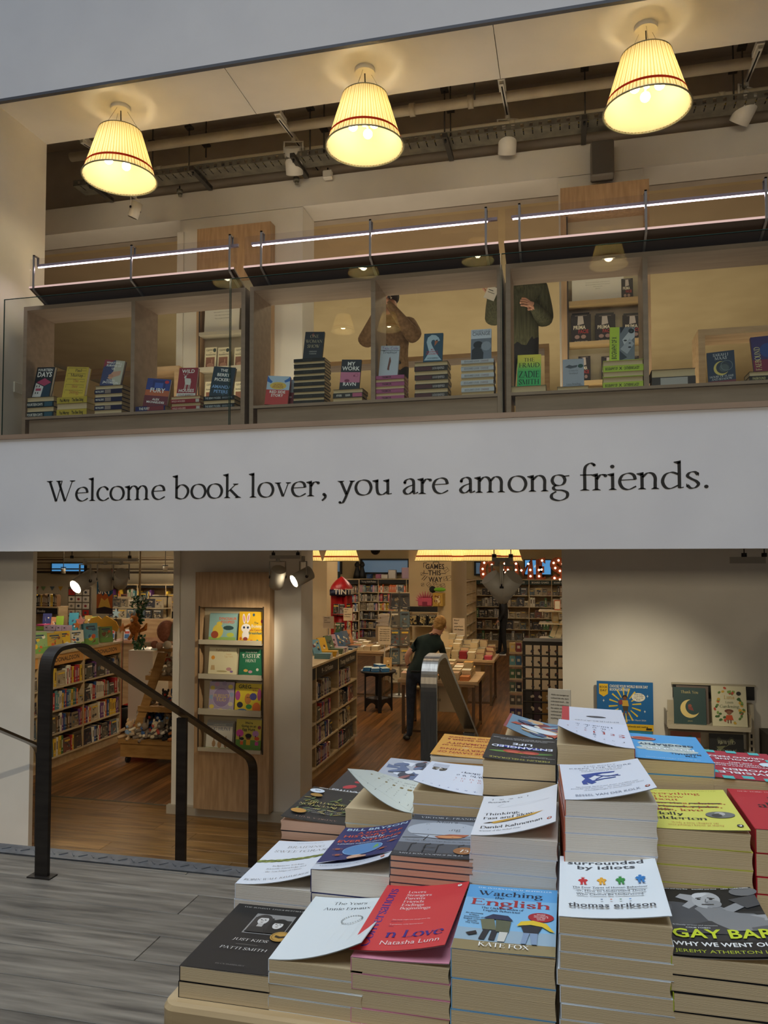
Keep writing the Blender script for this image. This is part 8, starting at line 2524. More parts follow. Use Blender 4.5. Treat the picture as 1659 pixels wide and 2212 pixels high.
for k, (u, v) in enumerate(((137, 1231), (357, 1227))):
  q = PY(u, v, 14)
  one('spotlight', MB().cyl((0, 0, -.08), .045, .11, mat('#9a8c74', .5), 14).cyl((0, 0, -.09), .03, .01, BK, 12).tube([(-.06, 0, .05), (.06, 0, .05)], .01, BK, 5).cyl((0, 0, .03), .008, 2.19 - q.z - .03, mat('#6a5f50', .5), 6), 'small grey spotlight high at the back, %s' % ('left of the lit spotlight' if k == 0 else 'beside the column'), 'spotlight', None, (q.x, 14, q.z))

# track spotlights near the openings -----------------------------------------------------
GM = mat('#a49d8e', .5)
def strk(u0, u1, v, Y, label, heads):
  a, b = PY(u0, v, Y), PY(u1, v, Y)
  o = track((a.x, Y, a.z), (b.x, Y, a.z), label, [], m=GM)
  for f in (.1, .9):
    MB().tube([((b.x - a.x) * f, 0, .03), ((b.x - a.x) * f, 0, 2.2 - a.z)], .004, BK, 5).cyl(((b.x - a.x) * f, 0, .03), .018, .03, BK, 8).build('suspension_wire', o)
  for (u, aim, lit, s) in heads:
    spot_head(o, (PY(u, v, Y).x - a.x, 0, 0), aim, lit, GM, s)
  return o
strk(140, 296, 1213, 6.9, 'spotlight track at the left opening, one spotlight lit', [(184, (-.3, -.85, -.5), True, 1.5), (228, (-.1, .3, -1), False, 1.35), (262, (-.45, .6, -.5), False, 1.3)])
strk(584, 650, 1207, 6.75, 'spotlight track in front of the column, right spotlight lit', [(600, (-.35, .5, -.8), False, 1.3), (655, (-.6, -.6, -.4), True, 1.25)])
strk(1063, 1108, 1213, 6.2, 'spotlight track hiding the customer in black', [(1074, (.6, .4, -.75), False, 1.5), (1096, (-.6, .4, -.75), False, 1.5)])
a = PY(1577, 1217, 6.4)
o = thing('spotlight_track', 'short pale track under the band at the right, no spotlights', 'track light', (a.x, 6.4, a.z), (0, 0, -.1), 'spotlight tracks')
MB().box(0, PY(1652, 1217, 6.4).x - a.x, -.025, .025, 0, .05, GM).build('track', o)
for f in (.1, .24):
  MB().cyl((f, 0, .05), .02, .03, BK, 8).cyl((f, 0, .05), .004, 2.2 - a.z - .05, BK, 5).build('suspension_wire', o)
p = PY(645, 1262, 6.75)
spot('column_spot', (PY(640, 1262, 6.7).x, 6.45, 1.25), (PY(505, 1440, 7.0).x, 7.0, PY(505, 1400, 7.0).z), 30, (1, .88, .66), 52, .7)
spot('pier_spot', (PY(640, 1262, 6.7).x + .25, 6.3, 1.35), (PY(625, 1420, 7.1).x, 7.1, PY(625, 1400, 7.1).z), 9, (1, .9, .72), 40, .8)
spot('wall_spot', (PY(1420, 1190, 5.7).x, 5.35, 1.45), (PY(1340, 1420, 6.7).x, 6.7, PY(1330, 1640, 6.7).z), 42, (1, .90, .68), 78, 1.0)
spot('floor_spot', (-3.4, 5.75, 1.4), (-3.75, 6.4, ZL), 26, (1, .85, .55), 50, .8)
spot('stair_spot', (0.2, -3.6, 6.1), (-4.62, 5.9, 0.0), 700, (1, .88, .68), 13, .6, .03)
spot('left_shop_spot', (-5.3, 6.9, 1.3), (-6.1, 8.6, -.3), 40, (1, .88, .66), 60, .7)

# right wall: poster, wall shelf with picture books ---------------------------------------
Y = 6.62
a, b = PY(1289, 1471, Y), PY(1412, 1580, Y)
w, h = b.x - a.x, a.z - b.z
o = thing('poster_stand', 'blue and yellow Book Day poster standing against the right wall', 'poster', (a.x, Y, b.z - .0))
MB().box(0, w, 0, .02, 0, h, mat('#1763a0', .4)).build('board', o)
MB().box(.01, w - .01, .004, .03, -(b.z - ZL) + .0, 0, mat('#2f86a8', .5)).build('stand', o)
P = Print(w, h)
P.rect(0, 0, 1, 1, '#1763a0').rect(0, 0, 1, .13, '#e0b428')
for k in range(16):
  a_ = 2 * pi * k / 16 + .1
  P.poly([(.5 + .13 * cos(a_ - .06), .52 + .17 * sin(a_ - .06)), (.5 + .13 * cos(a_ + .06), .52 + .17 * sin(a_ + .06)), (.5 + .29 * cos(a_ + .05), .52 + .36 * sin(a_ + .05)), (.5 + .29 * cos(a_ - .05), .52 + .36 * sin(a_ - .05))], '#e0c03a')
P.rect(.04, .74, .2, .95, '#e0b428').poly([(.04, .74), (.12, .68), (.2, .74)], '#e0b428')
P.text('BOOK', .12, .86, '#2a2a20', h=.045, maxw=.14, font='bold').text('DAY', .12, .79, '#2a2a20', h=.045, maxw=.12, font='bold')
P.text('CHOOSE YOUR WORLD BOOK DAY', .23, .88, '#e4e0d0', h=.055, w=.68, font='bold', align='l').text('BOOK FOR FREE', .23, .81, '#e4e0d0', h=.055, w=.34, font='bold', align='l')
P.ell(.5, .68, .045, .05, '#2a1a14', 12).ell(.5, .66, .035, .04, '#7a4a30', 10).poly([(.45, .62), (.55, .62), (.57, .5), (.45, .5)], '#c9a040').poly([(.46, .5), (.56, .5), (.55, .4), (.47, .4)], '#4a4030').line([(.49, .4), (.47, .28)], .02, '#7a4a30').line([(.54, .4), (.55, .3)], .02, '#7a4a30').poly([(.38, .6), (.45, .64), (.46, .54), (.4, .52)], '#8a3a4a')
P.ell(.74, .69, .12, .09, '#e4e0d0', 20)
tx(P, ['SWAP YOUR', '£1/€1.50 TOKEN', 'FOR A £1/€1.50', 'BOOK.'], .735, .035, .02, '#1a3a5a', cx=.74, font='bold', maxw=.18)
for x, y in ((.15, .38), (.12, .6), (.9, .72), (.85, .4)):
  P.poly([(x - .02, y), (x - .005, y + .008), (x, y + .035), (x + .005, y + .008), (x + .02, y), (x + .005, y - .008), (x, y - .035), (x - .005, y - .008)], '#d8e4e8')
P.text('Valid from 15 February - 31 March 2024', .54, .2, '#e4e0d0', h=.03, w=.66).text('through a love of books and reading', .6, .07, '#2a2a20', h=.028, w=.6, font='bold').rect(.87, .02, .97, .06, '#2a2a20')
g = MB()
P.put(g, lambda x, y, l: (x, -l, y))
g.build('poster_print', o)
MB().box(.06, w - .1, -.05, .01, -.10, -.02, mat('#2f86a8', .5)).build('leaflet_tray', o)
# wall shelf
Y = 6.46
a, b = PY(1453, 1477, 6.68), PY(1629, 1512, 6.68)
one('wall_slot', MB().box(0, b.x - a.x, -.02, .015, 0, a.z - b.z, LBLK).box(-.01, b.x - a.x + .01, -.025, .0, a.z - b.z, a.z - b.z + .012, mat('#b5ab94', .5)), 'black slot panel on the right wall above the picture books', 'panel', None, (a.x, 6.684, b.z))
a, b = PY(1443, 1570, Y), PY(1624, 1576, Y)
o = thing('wall_shelf', 'cream metal wall shelf holding two picture books', 'shelf', (a.x, Y, ZL))
zs_ = PY(1530, 1569, Y).z - ZL
w = PY(1622, 1580, Y).x - a.x
CM = mat('#b8ad96', .45)
MB().box(0, w, 0, .2, zs_ - .014, zs_, CM).box(0, w, -.006, 0, zs_ - .03, zs_ + .004, CM).build('shelf', o)
zs2 = PY(1570, 1625, Y).z - ZL
MB().box(0, w, 0, .2, zs2 - .03, zs2 - .014, CM).build('shelf', o)
MB().box(-.006, 0, 0, .2, zs_ - .02, zs_ + .10, CM).build('end_bracket', o)
MB().box(w, w + .006, 0, .2, zs_ - .02, zs_ + .10, CM).build('end_bracket', o)
MB().box(.02, w - .02, .19, .2, 0, zs_ + .16, CM).build('back_panel', o)
g = MB().box(w + .01, w + .05, .12, .2, 0, zs_ + .16, CM)
for k in range(10):
  g.box(w + .022, w + .036, .117, .12, zs_ - .1 - k * .05, zs_ - .07 - k * .05, BK)
g.build('slotted_post', o)
stand(1457, 1526, 1487, 1567, C('#24403e', [('Thank You', .84, .075, '#c9b878')], lambda p: p.ell(.5, .42, .3, .25, '#d8c078', 26).ell(.6, .47, .24, .21, '#24403e', 24).ell(.5, .5, .06, .05, '#8a4a34', 10).poly([(.44, .48), (.58, .46), (.62, .36), (.46, .4)], '#7a3a34').text('JARVIS', .5, .07, '#b8a870', h=.03, font='sans'), font='serif'), '#24403e', 'dark green picture book Thank You with a crescent moon', z=ZL + zs_ + .001, Y=Y + .05, lean=8, t=.012, yaw=-3)
stand(1463, 1532, 1483, 1560, None, '#5a4a40', 'copy standing behind the Thank You book', z=ZL + zs_ + .001, Y=Y + .08, lean=8, t=.02, yaw=-3)
def luna(p):
  rr = random.Random(4)
  p.ell(.5, .5, .36, .34, '#cfc8a8', 22)
  for k in range(46):
    a_ = rr.uniform(0, 2 * pi)
    q = rr.uniform(.86, 1.3)
    p.ell(.5 + .36 * q * cos(a_), .5 + .36 * q * sin(a_), .05, .03, rr.choice(('#5a7a3a', '#7a9a4a', '#c9a03c', '#b84a34', '#3f6030')), 7, rr.uniform(0, 3))
  p.text('Luna', .5, .68, '#b8923c', h=.09, font='serif').text('Loves', .5, .57, '#3a5a3a', h=.06, font='serif').text('Gardening', .5, .46, '#3a5a3a', h=.07, w=.56, font='serif')
  p.ell(.48, .38, .13, .045, '#6a3a28', 14).ell(.48, .34, .07, .05, '#8a5a40', 12).poly([(.4, .28), (.56, .28), (.6, .16), (.36, .16)], '#c0502c').line([(.44, .16), (.44, .08)], .03, '#6a4030').line([(.52, .16), (.52, .08)], .03, '#6a4030').ell(.78, .82, .07, .05, '#1c1c1a', 12)
  p.rect(0, 0, 1, .04, '#cfc8a8')
stand(1540, 1616, 1484, 1577, C('#cfc8a8', [], luna), '#cfc8a8', 'leafy picture book Luna Loves Gardening with a girl in a hat', z=ZL + zs_ + .001, Y=Y + .03, lean=8, t=.012, yaw=2)
stand(1534, 1608, 1587, 1640, C('#1a1a18', [('REWILD', .6, .13, '#a8a48c'), ('BEDTIME', .25, .13, '#a8a48c')], lambda p: randart(p, random.Random(3), ['#5a4a34', '#6a6a4a', '#3a3a2c'], 12), font='serif'), '#1a1a18', 'black picture book Rewild Bedtime on the shelf below', z=PY(1570, 1640, Y + .04).z, Y=Y + .04, lean=6, t=.012)
stand(1450, 1515, 1582, 1640, C('#8a4a34', [], pal=['#c9a040', '#3a5a3a'], n=6, seed=2), '#8a4a34', 'reddish picture book on the lower wall shelf, left', z=PY(1480, 1640, Y + .04).z, Y=Y + .04, lean=6, t=.012)
cap = PY(1632, 1520, 6.66)
one('cable_box', MB().box(0, .03, -.02, .01, 0, .05, WHITE, .003).tube([(.015, -.01, 0), (.015, -.01, -.35)], .003, WHITE, 5), 'small white plug box beside the wall shelf', 'plug', None, (PY(1619, 1535, 6.66).x, 6.66, PY(1619, 1537, 6.66).z))

one('distant_books', FAR, 'hundreds of small books on the far shelves and far tables', 'books')['kind'] = 'stuff'

# ------------------------------------------------------------------ the book table in the foreground
TZ = PY(386, 2154, 0.985).z
TOPM = noise_mat('pale_ash_top', '#a58a62', '#bfa57c', scale=(0.8, 6, 6), nscale=4, bump=0.06, rough=0.3)
tb = thing('display_table', 'pale wooden table under the stacks of paperbacks, rounded front corner in view', 'table', (0.25, 1.45, 0))
xL = PY(343, 2162, 0.965).x
mb = MB()
n = 6
x0, x1, y0, y1, r = xL - 0.25, 1.15, 0.965 - 1.45, 1.90 - 1.45, 0.02
outl = []
for cx_, cy_, a0 in ((x0 + r, y0 + r, 180), (x1 - r, y0 + r, 270), (x1 - r, y1 - r, 0), (x0 + r, y1 - r, 90)):
  for k in range(n + 1):
    a = radians(a0 + 90 * k / n)
    outl.append((cx_ + r * cos(a), cy_ + r * sin(a)))
prof = [(-0.006, -0.05), (0, -0.044), (0, -0.008), (-0.003, -0.002), (-0.009, 0)]
vs = []
ccx, ccy = (x0 + x1) / 2, (y0 + y1) / 2
for off, z in prof:
  for (a, b) in outl:
    vs.append((a + (off if a > ccx else -off), b + (off if b > ccy else -off), TZ + z))
N = len(outl)
fs = []
for i in range(len(prof) - 1):
  for k in range(N):
    j = (k + 1) % N
    fs.append((i * N + k, i * N + j, (i + 1) * N + j, (i + 1) * N + k))
fs += [tuple(range(N - 1, -1, -1)), tuple(range((len(prof) - 1) * N, len(prof) * N))]
mb.add(vs, fs, TOPM)
mb.build('table_top', tb)
MB().box(x0 + 0.06, x1 - 0.06, y0 + 0.07, y0 + 0.09, TZ - 0.13, TZ - 0.05, TOPM).build('apron', tb)
MB().box(x0 + 0.06, x1 - 0.06, y1 - 0.08, y1 - 0.06, TZ - 0.13, TZ - 0.05, TOPM).build('apron', tb)
for a in (x0 + 0.06, x1 - 0.12):
  for b in (y0 + 0.06, y1 - 0.12):
    MB().box(a, a + 0.06, b, b + 0.06, 0, TZ - 0.05, TOPM, 0.004).build('leg', tb)

R1, R2, R3, R4 = 0.985, 1.185, 1.40, 1.615
PGW, PGO = PAGES_W, PAGES_O


def stack(title, what, where, ul, Y, vb, cov, cover, pages=None, flip=False, curl=0.0, near=0.0, w=0.129, h=0.198, spine=None, tilt=0.0, more=0, edge=None, xo=0.0, tw=0.0, topw=None):
  """vb: photograph rows of the top edge and of the joints below, at the left end of the stack's front face"""
  x = PY(ul, vb[0], Y).x
  zs = [PY(ul, v, Y).z for v in vb]
  rr = random.Random(sum(map(ord, title)))
  th = [zs[i] - zs[i + 1] for i in range(len(zs) - 1)]
  z = zs[-1]
  if th:
    avg = sum(th) / len(th)
  # complete the stack down to the table
  low = []
  rest = z - TZ
  if rest > 0.004 and th:
    k = max(1, round(rest / avg))
    low = [rest / k] * k
  elif th:
    th[-1] += rest
  seq = low[::-1] + th[::-1]
  z = TZ
  grp = 'copies stacked under ' + title
  nn = len(seq)
  for i, t in enumerate(seq):
    top = i == nn - 1
    jx, jr = (rr.uniform(-0.0018, 0.0018), rr.uniform(-0.012, 0.012)) if not top else (0, 0)
    lab = '%s, %s' % (what, where) if top else '%s page edges, %s copy from the top %s' % ({'page_block': 'cream', 'white_page_block': 'white', 'peach_page_block': 'peach'}[(pages or PAGES).name], ORD[nn - 1 - i], where)
    if len(lab.split()) > 16:
      lab = what
    book(lab, w, h, t - 0.0006, cover if (top or not edge) else edge, (x + w / 2 + jx + xo, Y + h / 2, z), (pi if flip else 0) + jr + (tilt if top else 0) + tw, cov if top else None, curl if top else 0, near, False, spine, pages, grp, name='paperback')
    z += t
  return x, z


stack('the black memoir', 'black paperback memoir with a photo of two young people', 'in the front left stack', 388, R1, (2085, 2118, 2153), cov_justkids(), '#171514', curl=.002, w=.132)
stack('the white novel', 'plain pale paperback lettered The Years, cover lifting', 'in the second front stack', 580, R1, (2071, 2098, 2123.5, 2151, 2178), cov_years(), '#d9dedd', curl=.024, near=.5, spine='#e4e6e4', w=.13)
x, z = stack('the pink copies', 'pink paperback under the red cover', 'in the third front stack', 758, R1, (2066, 2100, 2135, 2174, 2209), cov_art('#d38d9d', ['#d38d9d'], 2, 1).text('THE TOP TEN SUNDAY TIMES BESTSELLER', .93, .5, '#b04a5c', h=.016, w=.9, rot=-pi / 2), '#d38d9d', curl=.006)
# the red card cover lying open on top of the third stack
w_, h_ = 0.129, 0.198
o = thing('book_cover', 'bright red cover lettered Conversations on Love, bent up at its right edge', 'book cover', (x + w_ / 2 - .001, R1 + h_ / 2 + 0.004, z + 0.0085), (radians(1.5), 0, radians(-2)))
fn = curlf(w_, h_, 0.0, 0.02, near=.1)
mb = MB()
vs, fs = [], []
for i in range(13):
  for j in range(5):
    vs.append(fn(w_ * i / 12, h_ * j / 4, 0))
for i in range(12):
  for j in range(4):
    a = i * 5 + j
    fs.append((a, a + 5, a + 6, a + 1))
mb.add(vs, fs, mat('#c93a3c', .4), True).add([(p[0], p[1], p[2] - .0008) for p in vs], [tuple(reversed(f)) for f in fs], mat('#d7a0a8', .5), True)
mb.build('card', o)
mb = MB()
cov_convers().put(mb, fn)
mb.build('cover_print', o)
stack('the English behaviour book', 'blue paperback Watching the English with a banana and umbrella photo', 'in the fourth front stack', 974, R1, (2047, 2111, 2178, 2245), cov_watching(), '#7fb2d4', curl=.003)
stack('the four silhouettes book', 'pale paperback with four coloured human silhouettes, surrounded by idiots', 'in the fifth front stack', 1207, R1, (1978, 2016, 2054, 2091.5, 2127.5, 2165.5, 2200, 2237), cov_idiots(), '#dfe4e6', curl=.014, w=.132)
stack('the Gay Bar book', 'dark paperback with a black and white crowd photo, Gay Bar', 'in the front right stack', 1450, R1, (2063, 2104, 2141, 2183, 2225), cov_gaybar(), '#1c1c1c', curl=.012, spine='#a7b22c')
stack('the braided grass book', 'pale paperback with a braid of green grass', 'in the leftmost middle stack', 508, R2, (1908, 1941), cov_braiding(), '#dadde2', pages=PGW, curl=.02, near=.3, w=.131)
stack('the blue history book', 'dark blue paperback with a globe, A Short History of Nearly Everything', 'left of the helicopter cover', 671.5, R2, (1877, 1927), cov_bryson(), '#242a5e', pages=PGW, curl=.028, near=.1)
stack('the grey Frankl book', 'grey paperback with a bird on barbed wire', 'in the stack of peach-coloured pages', 843, R2, (1846, 1858, 1873.5, 1889, 1905, 1921), cov_frankl(), '#4a4e55', pages=PGO, curl=.004)
stack('the Kahneman book', 'white paperback with a yellow pencil, Thinking Fast and Slow', 'in the middle stack', 1016.7, R2, (1803, 1844, 1880, 1911), cov_thinking(), '#dcdde0', pages=PGW, curl=.03, near=0)
stack('the Body book', 'white paperback with a blue cut-out figure', 'on the tallest middle stack', 1213, R2 - .02, (1724.7, 1760, 1796, 1836, 1862), cov_body(), '#d7dbe4', pages=PGW, curl=.02, near=.2, spine='#c05a3a', tilt=.0, tw=.05)
stack('the yellow book', 'yellow paperback with crossed-out words, everything i know about love', 'right of the tallest stack', 1413, R2, (1787, 1824, 1864, 1902), cov_dolly(), '#d2cf5e', curl=.006, spine='#c9c650')
stack('the dark nature book', 'black paperback with green vines turned away from the viewer', 'at the left of the back row', 606, R3, (1771, 1793, 1813), cov_wulf(), '#17191b', pages=PGO, flip=True, curl=.008)
stack('the Stoic book', 'pale green paperback tipped up, The Daily Stoic, upside down', 'in the second back stack', 745, R3, (1745, 1777, 1806), cov_stoic(), '#c9cfc6', flip=True, curl=.045, near=-.6, w=.128)
stack('the Sleep book', 'pale paperback Why We Sleep, upside down', 'in the third back stack', 892, R3, (1708, 1735.5, 1758), cov_sleep(), '#d6dbe6', flip=True, curl=.012, near=-.6)
stack('the orange book', 'orange paperback The Dawn of Everything, upside down', 'behind the sleep book', 929, R4, (1632.6, 1645, 1658), cov_dawn(), '#d0953a', pages=PGW, flip=True, curl=.004)
stack('the fungi book', 'black paperback with mushrooms, Entangled Life, upside down', 'in the fourth back stack', 1042, R3, (1642.4, 1679, 1717), cov_entangled(), '#16181a', flip=True, curl=.006)
stack('the Sapiens book', 'white paperback Sapiens with red title, upside down and lifting', 'on the highest back stack', 1203, R3, (1608, 1652, 1690), cov_sapiens(), '#d4d8e6', flip=True, curl=.02, near=-.7, spine='#9c3236', w=.131)
stack('the blue map book', 'sky blue paperback with a world map, Prisoners of Geography, upside down', 'in the sixth back stack', 1370, R3, (1639, 1669, 1706), cov_geography(), '#4f9fd6', flip=True, curl=.003)
stack('the red pattern book', 'red paperback with turquoise blocks, Invisible Women, upside down', 'in the last back stack', 1540, R3, (1681, 1723), cov_invisible(), '#a8283a', flip=True, curl=.003, spine='#a8283a')
stack('the bright red book', 'bright red paperback at the right edge of the picture', 'right of the yellow book', 1632, R2, (1790, 1842, 1893, 1930), cov_red(), '#b52430', curl=.004, edge='#b52430')
stack('the colouring book', 'patterned paperback with an oval label, tipped up', 'behind the fungi book', 1085, R4, (1604, 1640), cov_art('#6d8ca0', ['#8fb0bd', '#b0503c', '#c9a070', '#4a5a7a', '#d8d2c0', '#7a3c40'], 21, 42).ell(.5, .6, .3, .11, '#d5dfe4', 22).text('Wilderness', .5, .59, '#4a6a80', h=.05, w=.4, font='serif'), '#9a4a4a', flip=True, curl=.03, near=-.2, w=.135)
stack('the red and white book', 'red-spined white paperback just behind Sapiens', 'behind Sapiens', 1213, R4, (1567, 1600), NP('#cdcfd8').rect(.88, 0, 1, 1, '#b03338').text('SATHNAM SANGHERA', .45, .9, '#9a5a60', h=.05, w=.76).text('EMPIRELAND', .45, .7, '#8c8f9a', h=.05, w=.7).ell(.45, .5, .16, .05, '#3a3c44', 14), '#b03338', flip=True, curl=.004)
stack('the narratives book', 'dark paperback with a red corner and a white round label', 'behind the nature book', 700, R4, (1718, 1735), cov_art('#2c2a2c', ['#b03038', '#3c4a58'], 4, 6, ['ALTERNATIVES'], '#c9ced6').ell(.3, .5, .2, .07, '#dfe3e6', 20), '#2c2a2c', flip=True, curl=.006)
stack('the patterned small book', 'pale patterned paperback peeping out behind the Stoic book', 'behind the Stoic book', 800, R4, (1690, 1712), cov_art('#a9aeb8', ['#5c6c8c', '#d8dce4', '#8c5a5a', '#3c4454'], 9, 24), '#a9aeb8', flip=True, curl=.004)

# framed quotation on the small sign stand behind the table
QT = PY(1184, 1487, 2.6)
QB = PY(1180, 1560, 2.6)
SIGNM = mat('#c9bca4', 0.6)


def sign(label, a, wdt, hgt, lines, y, yaw=0, post=None, tilt=0, small=(), frame='#c9bca4', cat='sign', tc='#2a241e'):
  """card sign; a = top-left corner (world), standing on a thin post down to z = post"""
  o = thing('card_sign', label, cat, (a[0], a[1], a[2] - hgt), (tilt, 0, yaw))
  MB().box(0, wdt, -0.002, 0.003, 0, hgt, mat(frame, .6)).build('card', o)
  P = Print(wdt, hgt)
  P.line([(.07, .04), (.07, .94)], .006, '#7c6a58')
  n = len(lines)
  for i, s in enumerate(lines):
    P.text(s, .12, .86 - i * .075, tc, h=.033, align='l', maxw=.8, font='bold')
  for i, s in enumerate(small):
    P.text(s, .12, .24 - i * .04, tc, h=.018, align='l', maxw=.76)
  mb = MB()
  P.put(mb, lambda x, yy, l: (x, -0.0021 - l, yy))
  mb.build('lettering', o)
  if post is not None:
    MB().cyl((wdt / 2, 0.008, -(a[2] - hgt - post)), 0.006, a[2] - hgt - post + .04, mat('#8a857a', .4, .7), 8).cyl((wdt / 2, 0.008, -(a[2] - hgt - post)), 0.11, 0.006, mat('#55514a', .4, .6), 20).build('stand', o)
  return o


sign('cream card with a quotation about teenagers, standing beside the spinner of toys', QT, 0.074, PY(1184, 1487, 2.6).z - PY(1180, 1563, 2.6).z + 0.03, ['"Adults see teenagers as', 'confused kids who don\'t', 'understand much ... the', 'truth is that everyone in', 'the entire world is', 'confused and nobody', 'understands much of', 'anything at all"'], 2.6, yaw=radians(-14), post=0.0)

# ------------------------------------------------------------------ people
def person(label, joints, edges, radii, paint, loc, name='person', extras=None):
  """one continuous skinned body; joints in metres relative to the feet; paint(point, joint) -> material"""
  me = bpy.data.meshes.new('body')
  names = list(joints)
  me.from_pydata([joints[n] for n in names], [(names.index(a), names.index(b)) for a, b in edges], [])
  ob = bpy.data.objects.new('body', me)
  COL.objects.link(ob)
  sk = ob.modifiers.new('skin', 'SKIN')
  sk.use_smooth_shade = True
  if not me.skin_vertices:
    me.skin_vertices.new()
  for i, n in enumerate(names):
    r = radii[n]
    me.skin_vertices[0].data[i].radius = r if isinstance(r, tuple) else (r, r)
    me.skin_vertices[0].data[i].use_root = (n == names[0])
  ss = ob.modifiers.new('sub', 'SUBSURF')
  ss.levels = ss.render_levels = 2
  dg = bpy.context.evaluated_depsgraph_get()
  dg.update()
  nm = bpy.data.meshes.new_from_object(ob.evaluated_get(dg))
  bpy.data.objects.remove(ob)
  nm.materials.clear()
  ms, idx = [], {}
  J = [(n, Vector(joints[n])) for n in names]
  for p in nm.polygons:
    c = p.center
    best = min(J, key=lambda j: (j[1] - c).length / (radii[j[0]][0] if isinstance(radii[j[0]], tuple) else radii[j[0]]) ** .3)[0]
    m_ = paint(c, best)
    if m_.name not in idx:
      idx[m_.name] = len(ms)
      ms.append(m_)
    p.material_index = idx[m_.name]
    p.use_smooth = True
  for m_ in ms:
    nm.materials.append(m_)
  root = thing(name, label, 'person', loc)
  link('body', nm, root)
  return root


def hand(j, e, r, pref, wrist, d, side, n=5, L=.085, curl=(0, 0, -.3)):
  """palm and five fingers as chains from the wrist joint; d: direction of the fingers"""
  d = Vector(d).normalized()
  s = Vector(side).normalized()
  w = Vector(j[wrist])
  pm = w + d * .055
  j[pref + 'palm'] = tuple(pm)
  r[pref + 'palm'] = (.036, .018)
  e.append((wrist, pref + 'palm'))
  c = Vector(curl)
  for k, (o, l) in enumerate(((-.03, .068), (-.01, .078), (.01, .073), (.028, .058))):
    a = pm + s * o + d * .035
    b = a + (d + c * .5).normalized() * l * .5
    g = b + (d + c * 1.6).normalized() * l * .5
    for q, pnt in (('a', a), ('b', b), ('c', g)):
      j[pref + str(k) + q] = tuple(pnt)
      r[pref + str(k) + q] = .0095
    e += [(pref + 'palm', pref + str(k) + 'a'), (pref + str(k) + 'a', pref + str(k) + 'b'), (pref + str(k) + 'b', pref + str(k) + 'c')]
  a = pm - s * .036 - d * .01
  b = a - s * .02 + d * .035
  j[pref + 'ta'], j[pref + 'tb'] = tuple(a), tuple(b)
  r[pref + 'ta'], r[pref + 'tb'] = .012, .010
  e += [(pref + 'palm', pref + 'ta'), (pref + 'ta', pref + 'tb')]


SKIN = noise_mat('skin', '#b88468', '#c49074', nscale=6, bump=.02, rough=.55)
JEAN = noise_mat('dark_denim', '#141a26', '#232c3c', nscale=14, bump=.15, rough=.8)
TEE = noise_mat('dark_green_cotton', '#12221f', '#1a2d29', nscale=8, bump=.2, rough=.85)
COAT = noise_mat('black_padded_coat', '#121112', '#1d1b1b', nscale=12, bump=.3, rough=.75)
TROUS = noise_mat('black_trousers', '#100f10', '#191718', nscale=12, bump=.15, rough=.85)
SHOE = mat('#0e0d0d', .5)
TEDDY = noise_mat('tan_fleece', '#6e5436', '#87694a', nscale=30, bump=.6, rough=.95)
CORD = noise_mat('green_corduroy', '#3c3c24', '#56543a', scale=(30, 30, 1), nscale=3, bump=.5, rough=.9)

# --- man in a dark green T-shirt, bending over the book table, seen from behind
j = dict(hip=(.0, 0, .93), waist=(.03, .03, 1.06), chest=(.10, .10, 1.24), upper=(.17, .16, 1.38), neck=(.235, .20, 1.465), head1=(.275, .24, 1.545), head2=(.285, .27, 1.65),
    shL=(.01, .14, 1.385), elL=(-.17, .07, 1.16), wrL=(-.12, .10, .93),
    shR=(.31, .17, 1.33), elR=(.36, .32, 1.08), wrR=(.34, .50, .90),
    hpL=(-.08, 0, .88), knL=(-.09, -.01, .50), anL=(-.10, -.03, .09), toL=(-.16, .0, .035), to2L=(-.20, .04, .03),
    hpR=(.09, .02, .88), knR=(.15, .10, .50), anR=(.16, .10, .09), toR=(.13, .20, .035), to2R=(.12, .25, .03))
r = dict(hip=(.15, .11), waist=(.145, .10), chest=(.165, .11), upper=(.13, .10), neck=(.058, .058), head1=(.078, .085), head2=(.082, .10),
    shL=.062, elL=.042, wrL=.027, shR=.062, elR=.042, wrR=.027, hpL=.098, knL=.064, anL=.045, toL=(.045, .035), to2L=(.04, .03), hpR=.098, knR=.064, anR=.045, toR=(.045, .035), to2R=(.04, .03))
e = [('hip', 'waist'), ('waist', 'chest'), ('chest', 'upper'), ('upper', 'neck'), ('neck', 'head1'), ('head1', 'head2'), ('upper', 'shL'), ('shL', 'elL'), ('elL', 'wrL'), ('upper', 'shR'), ('shR', 'elR'), ('elR', 'wrR'),
  ('hip', 'hpL'), ('hpL', 'knL'), ('knL', 'anL'), ('anL', 'toL'), ('toL', 'to2L'), ('hip', 'hpR'), ('hpR', 'knR'), ('knR', 'anR'), ('anR', 'toR'), ('toR', 'to2R')]
hand(j, e, r, 'hl', 'wrL', (.2, .3, -.9), (1, -.3, .2))
hand(j, e, r, 'hr', 'wrR', (.1, .8, -.5), (1, 0, 0))


def paint1(c, n):
  if n.startswith('to') or (n.startswith('an') and c.z < .07):
    return SHOE
  if n[:2] in ('hl', 'hr') or n.startswith('wr') or n.startswith('el') or n.startswith('head') or (n == 'neck' and c.z > 1.47):
    return SKIN
  if n[:2] in ('hp', 'kn', 'an') or c.z < .96:
    return JEAN
  return TEE


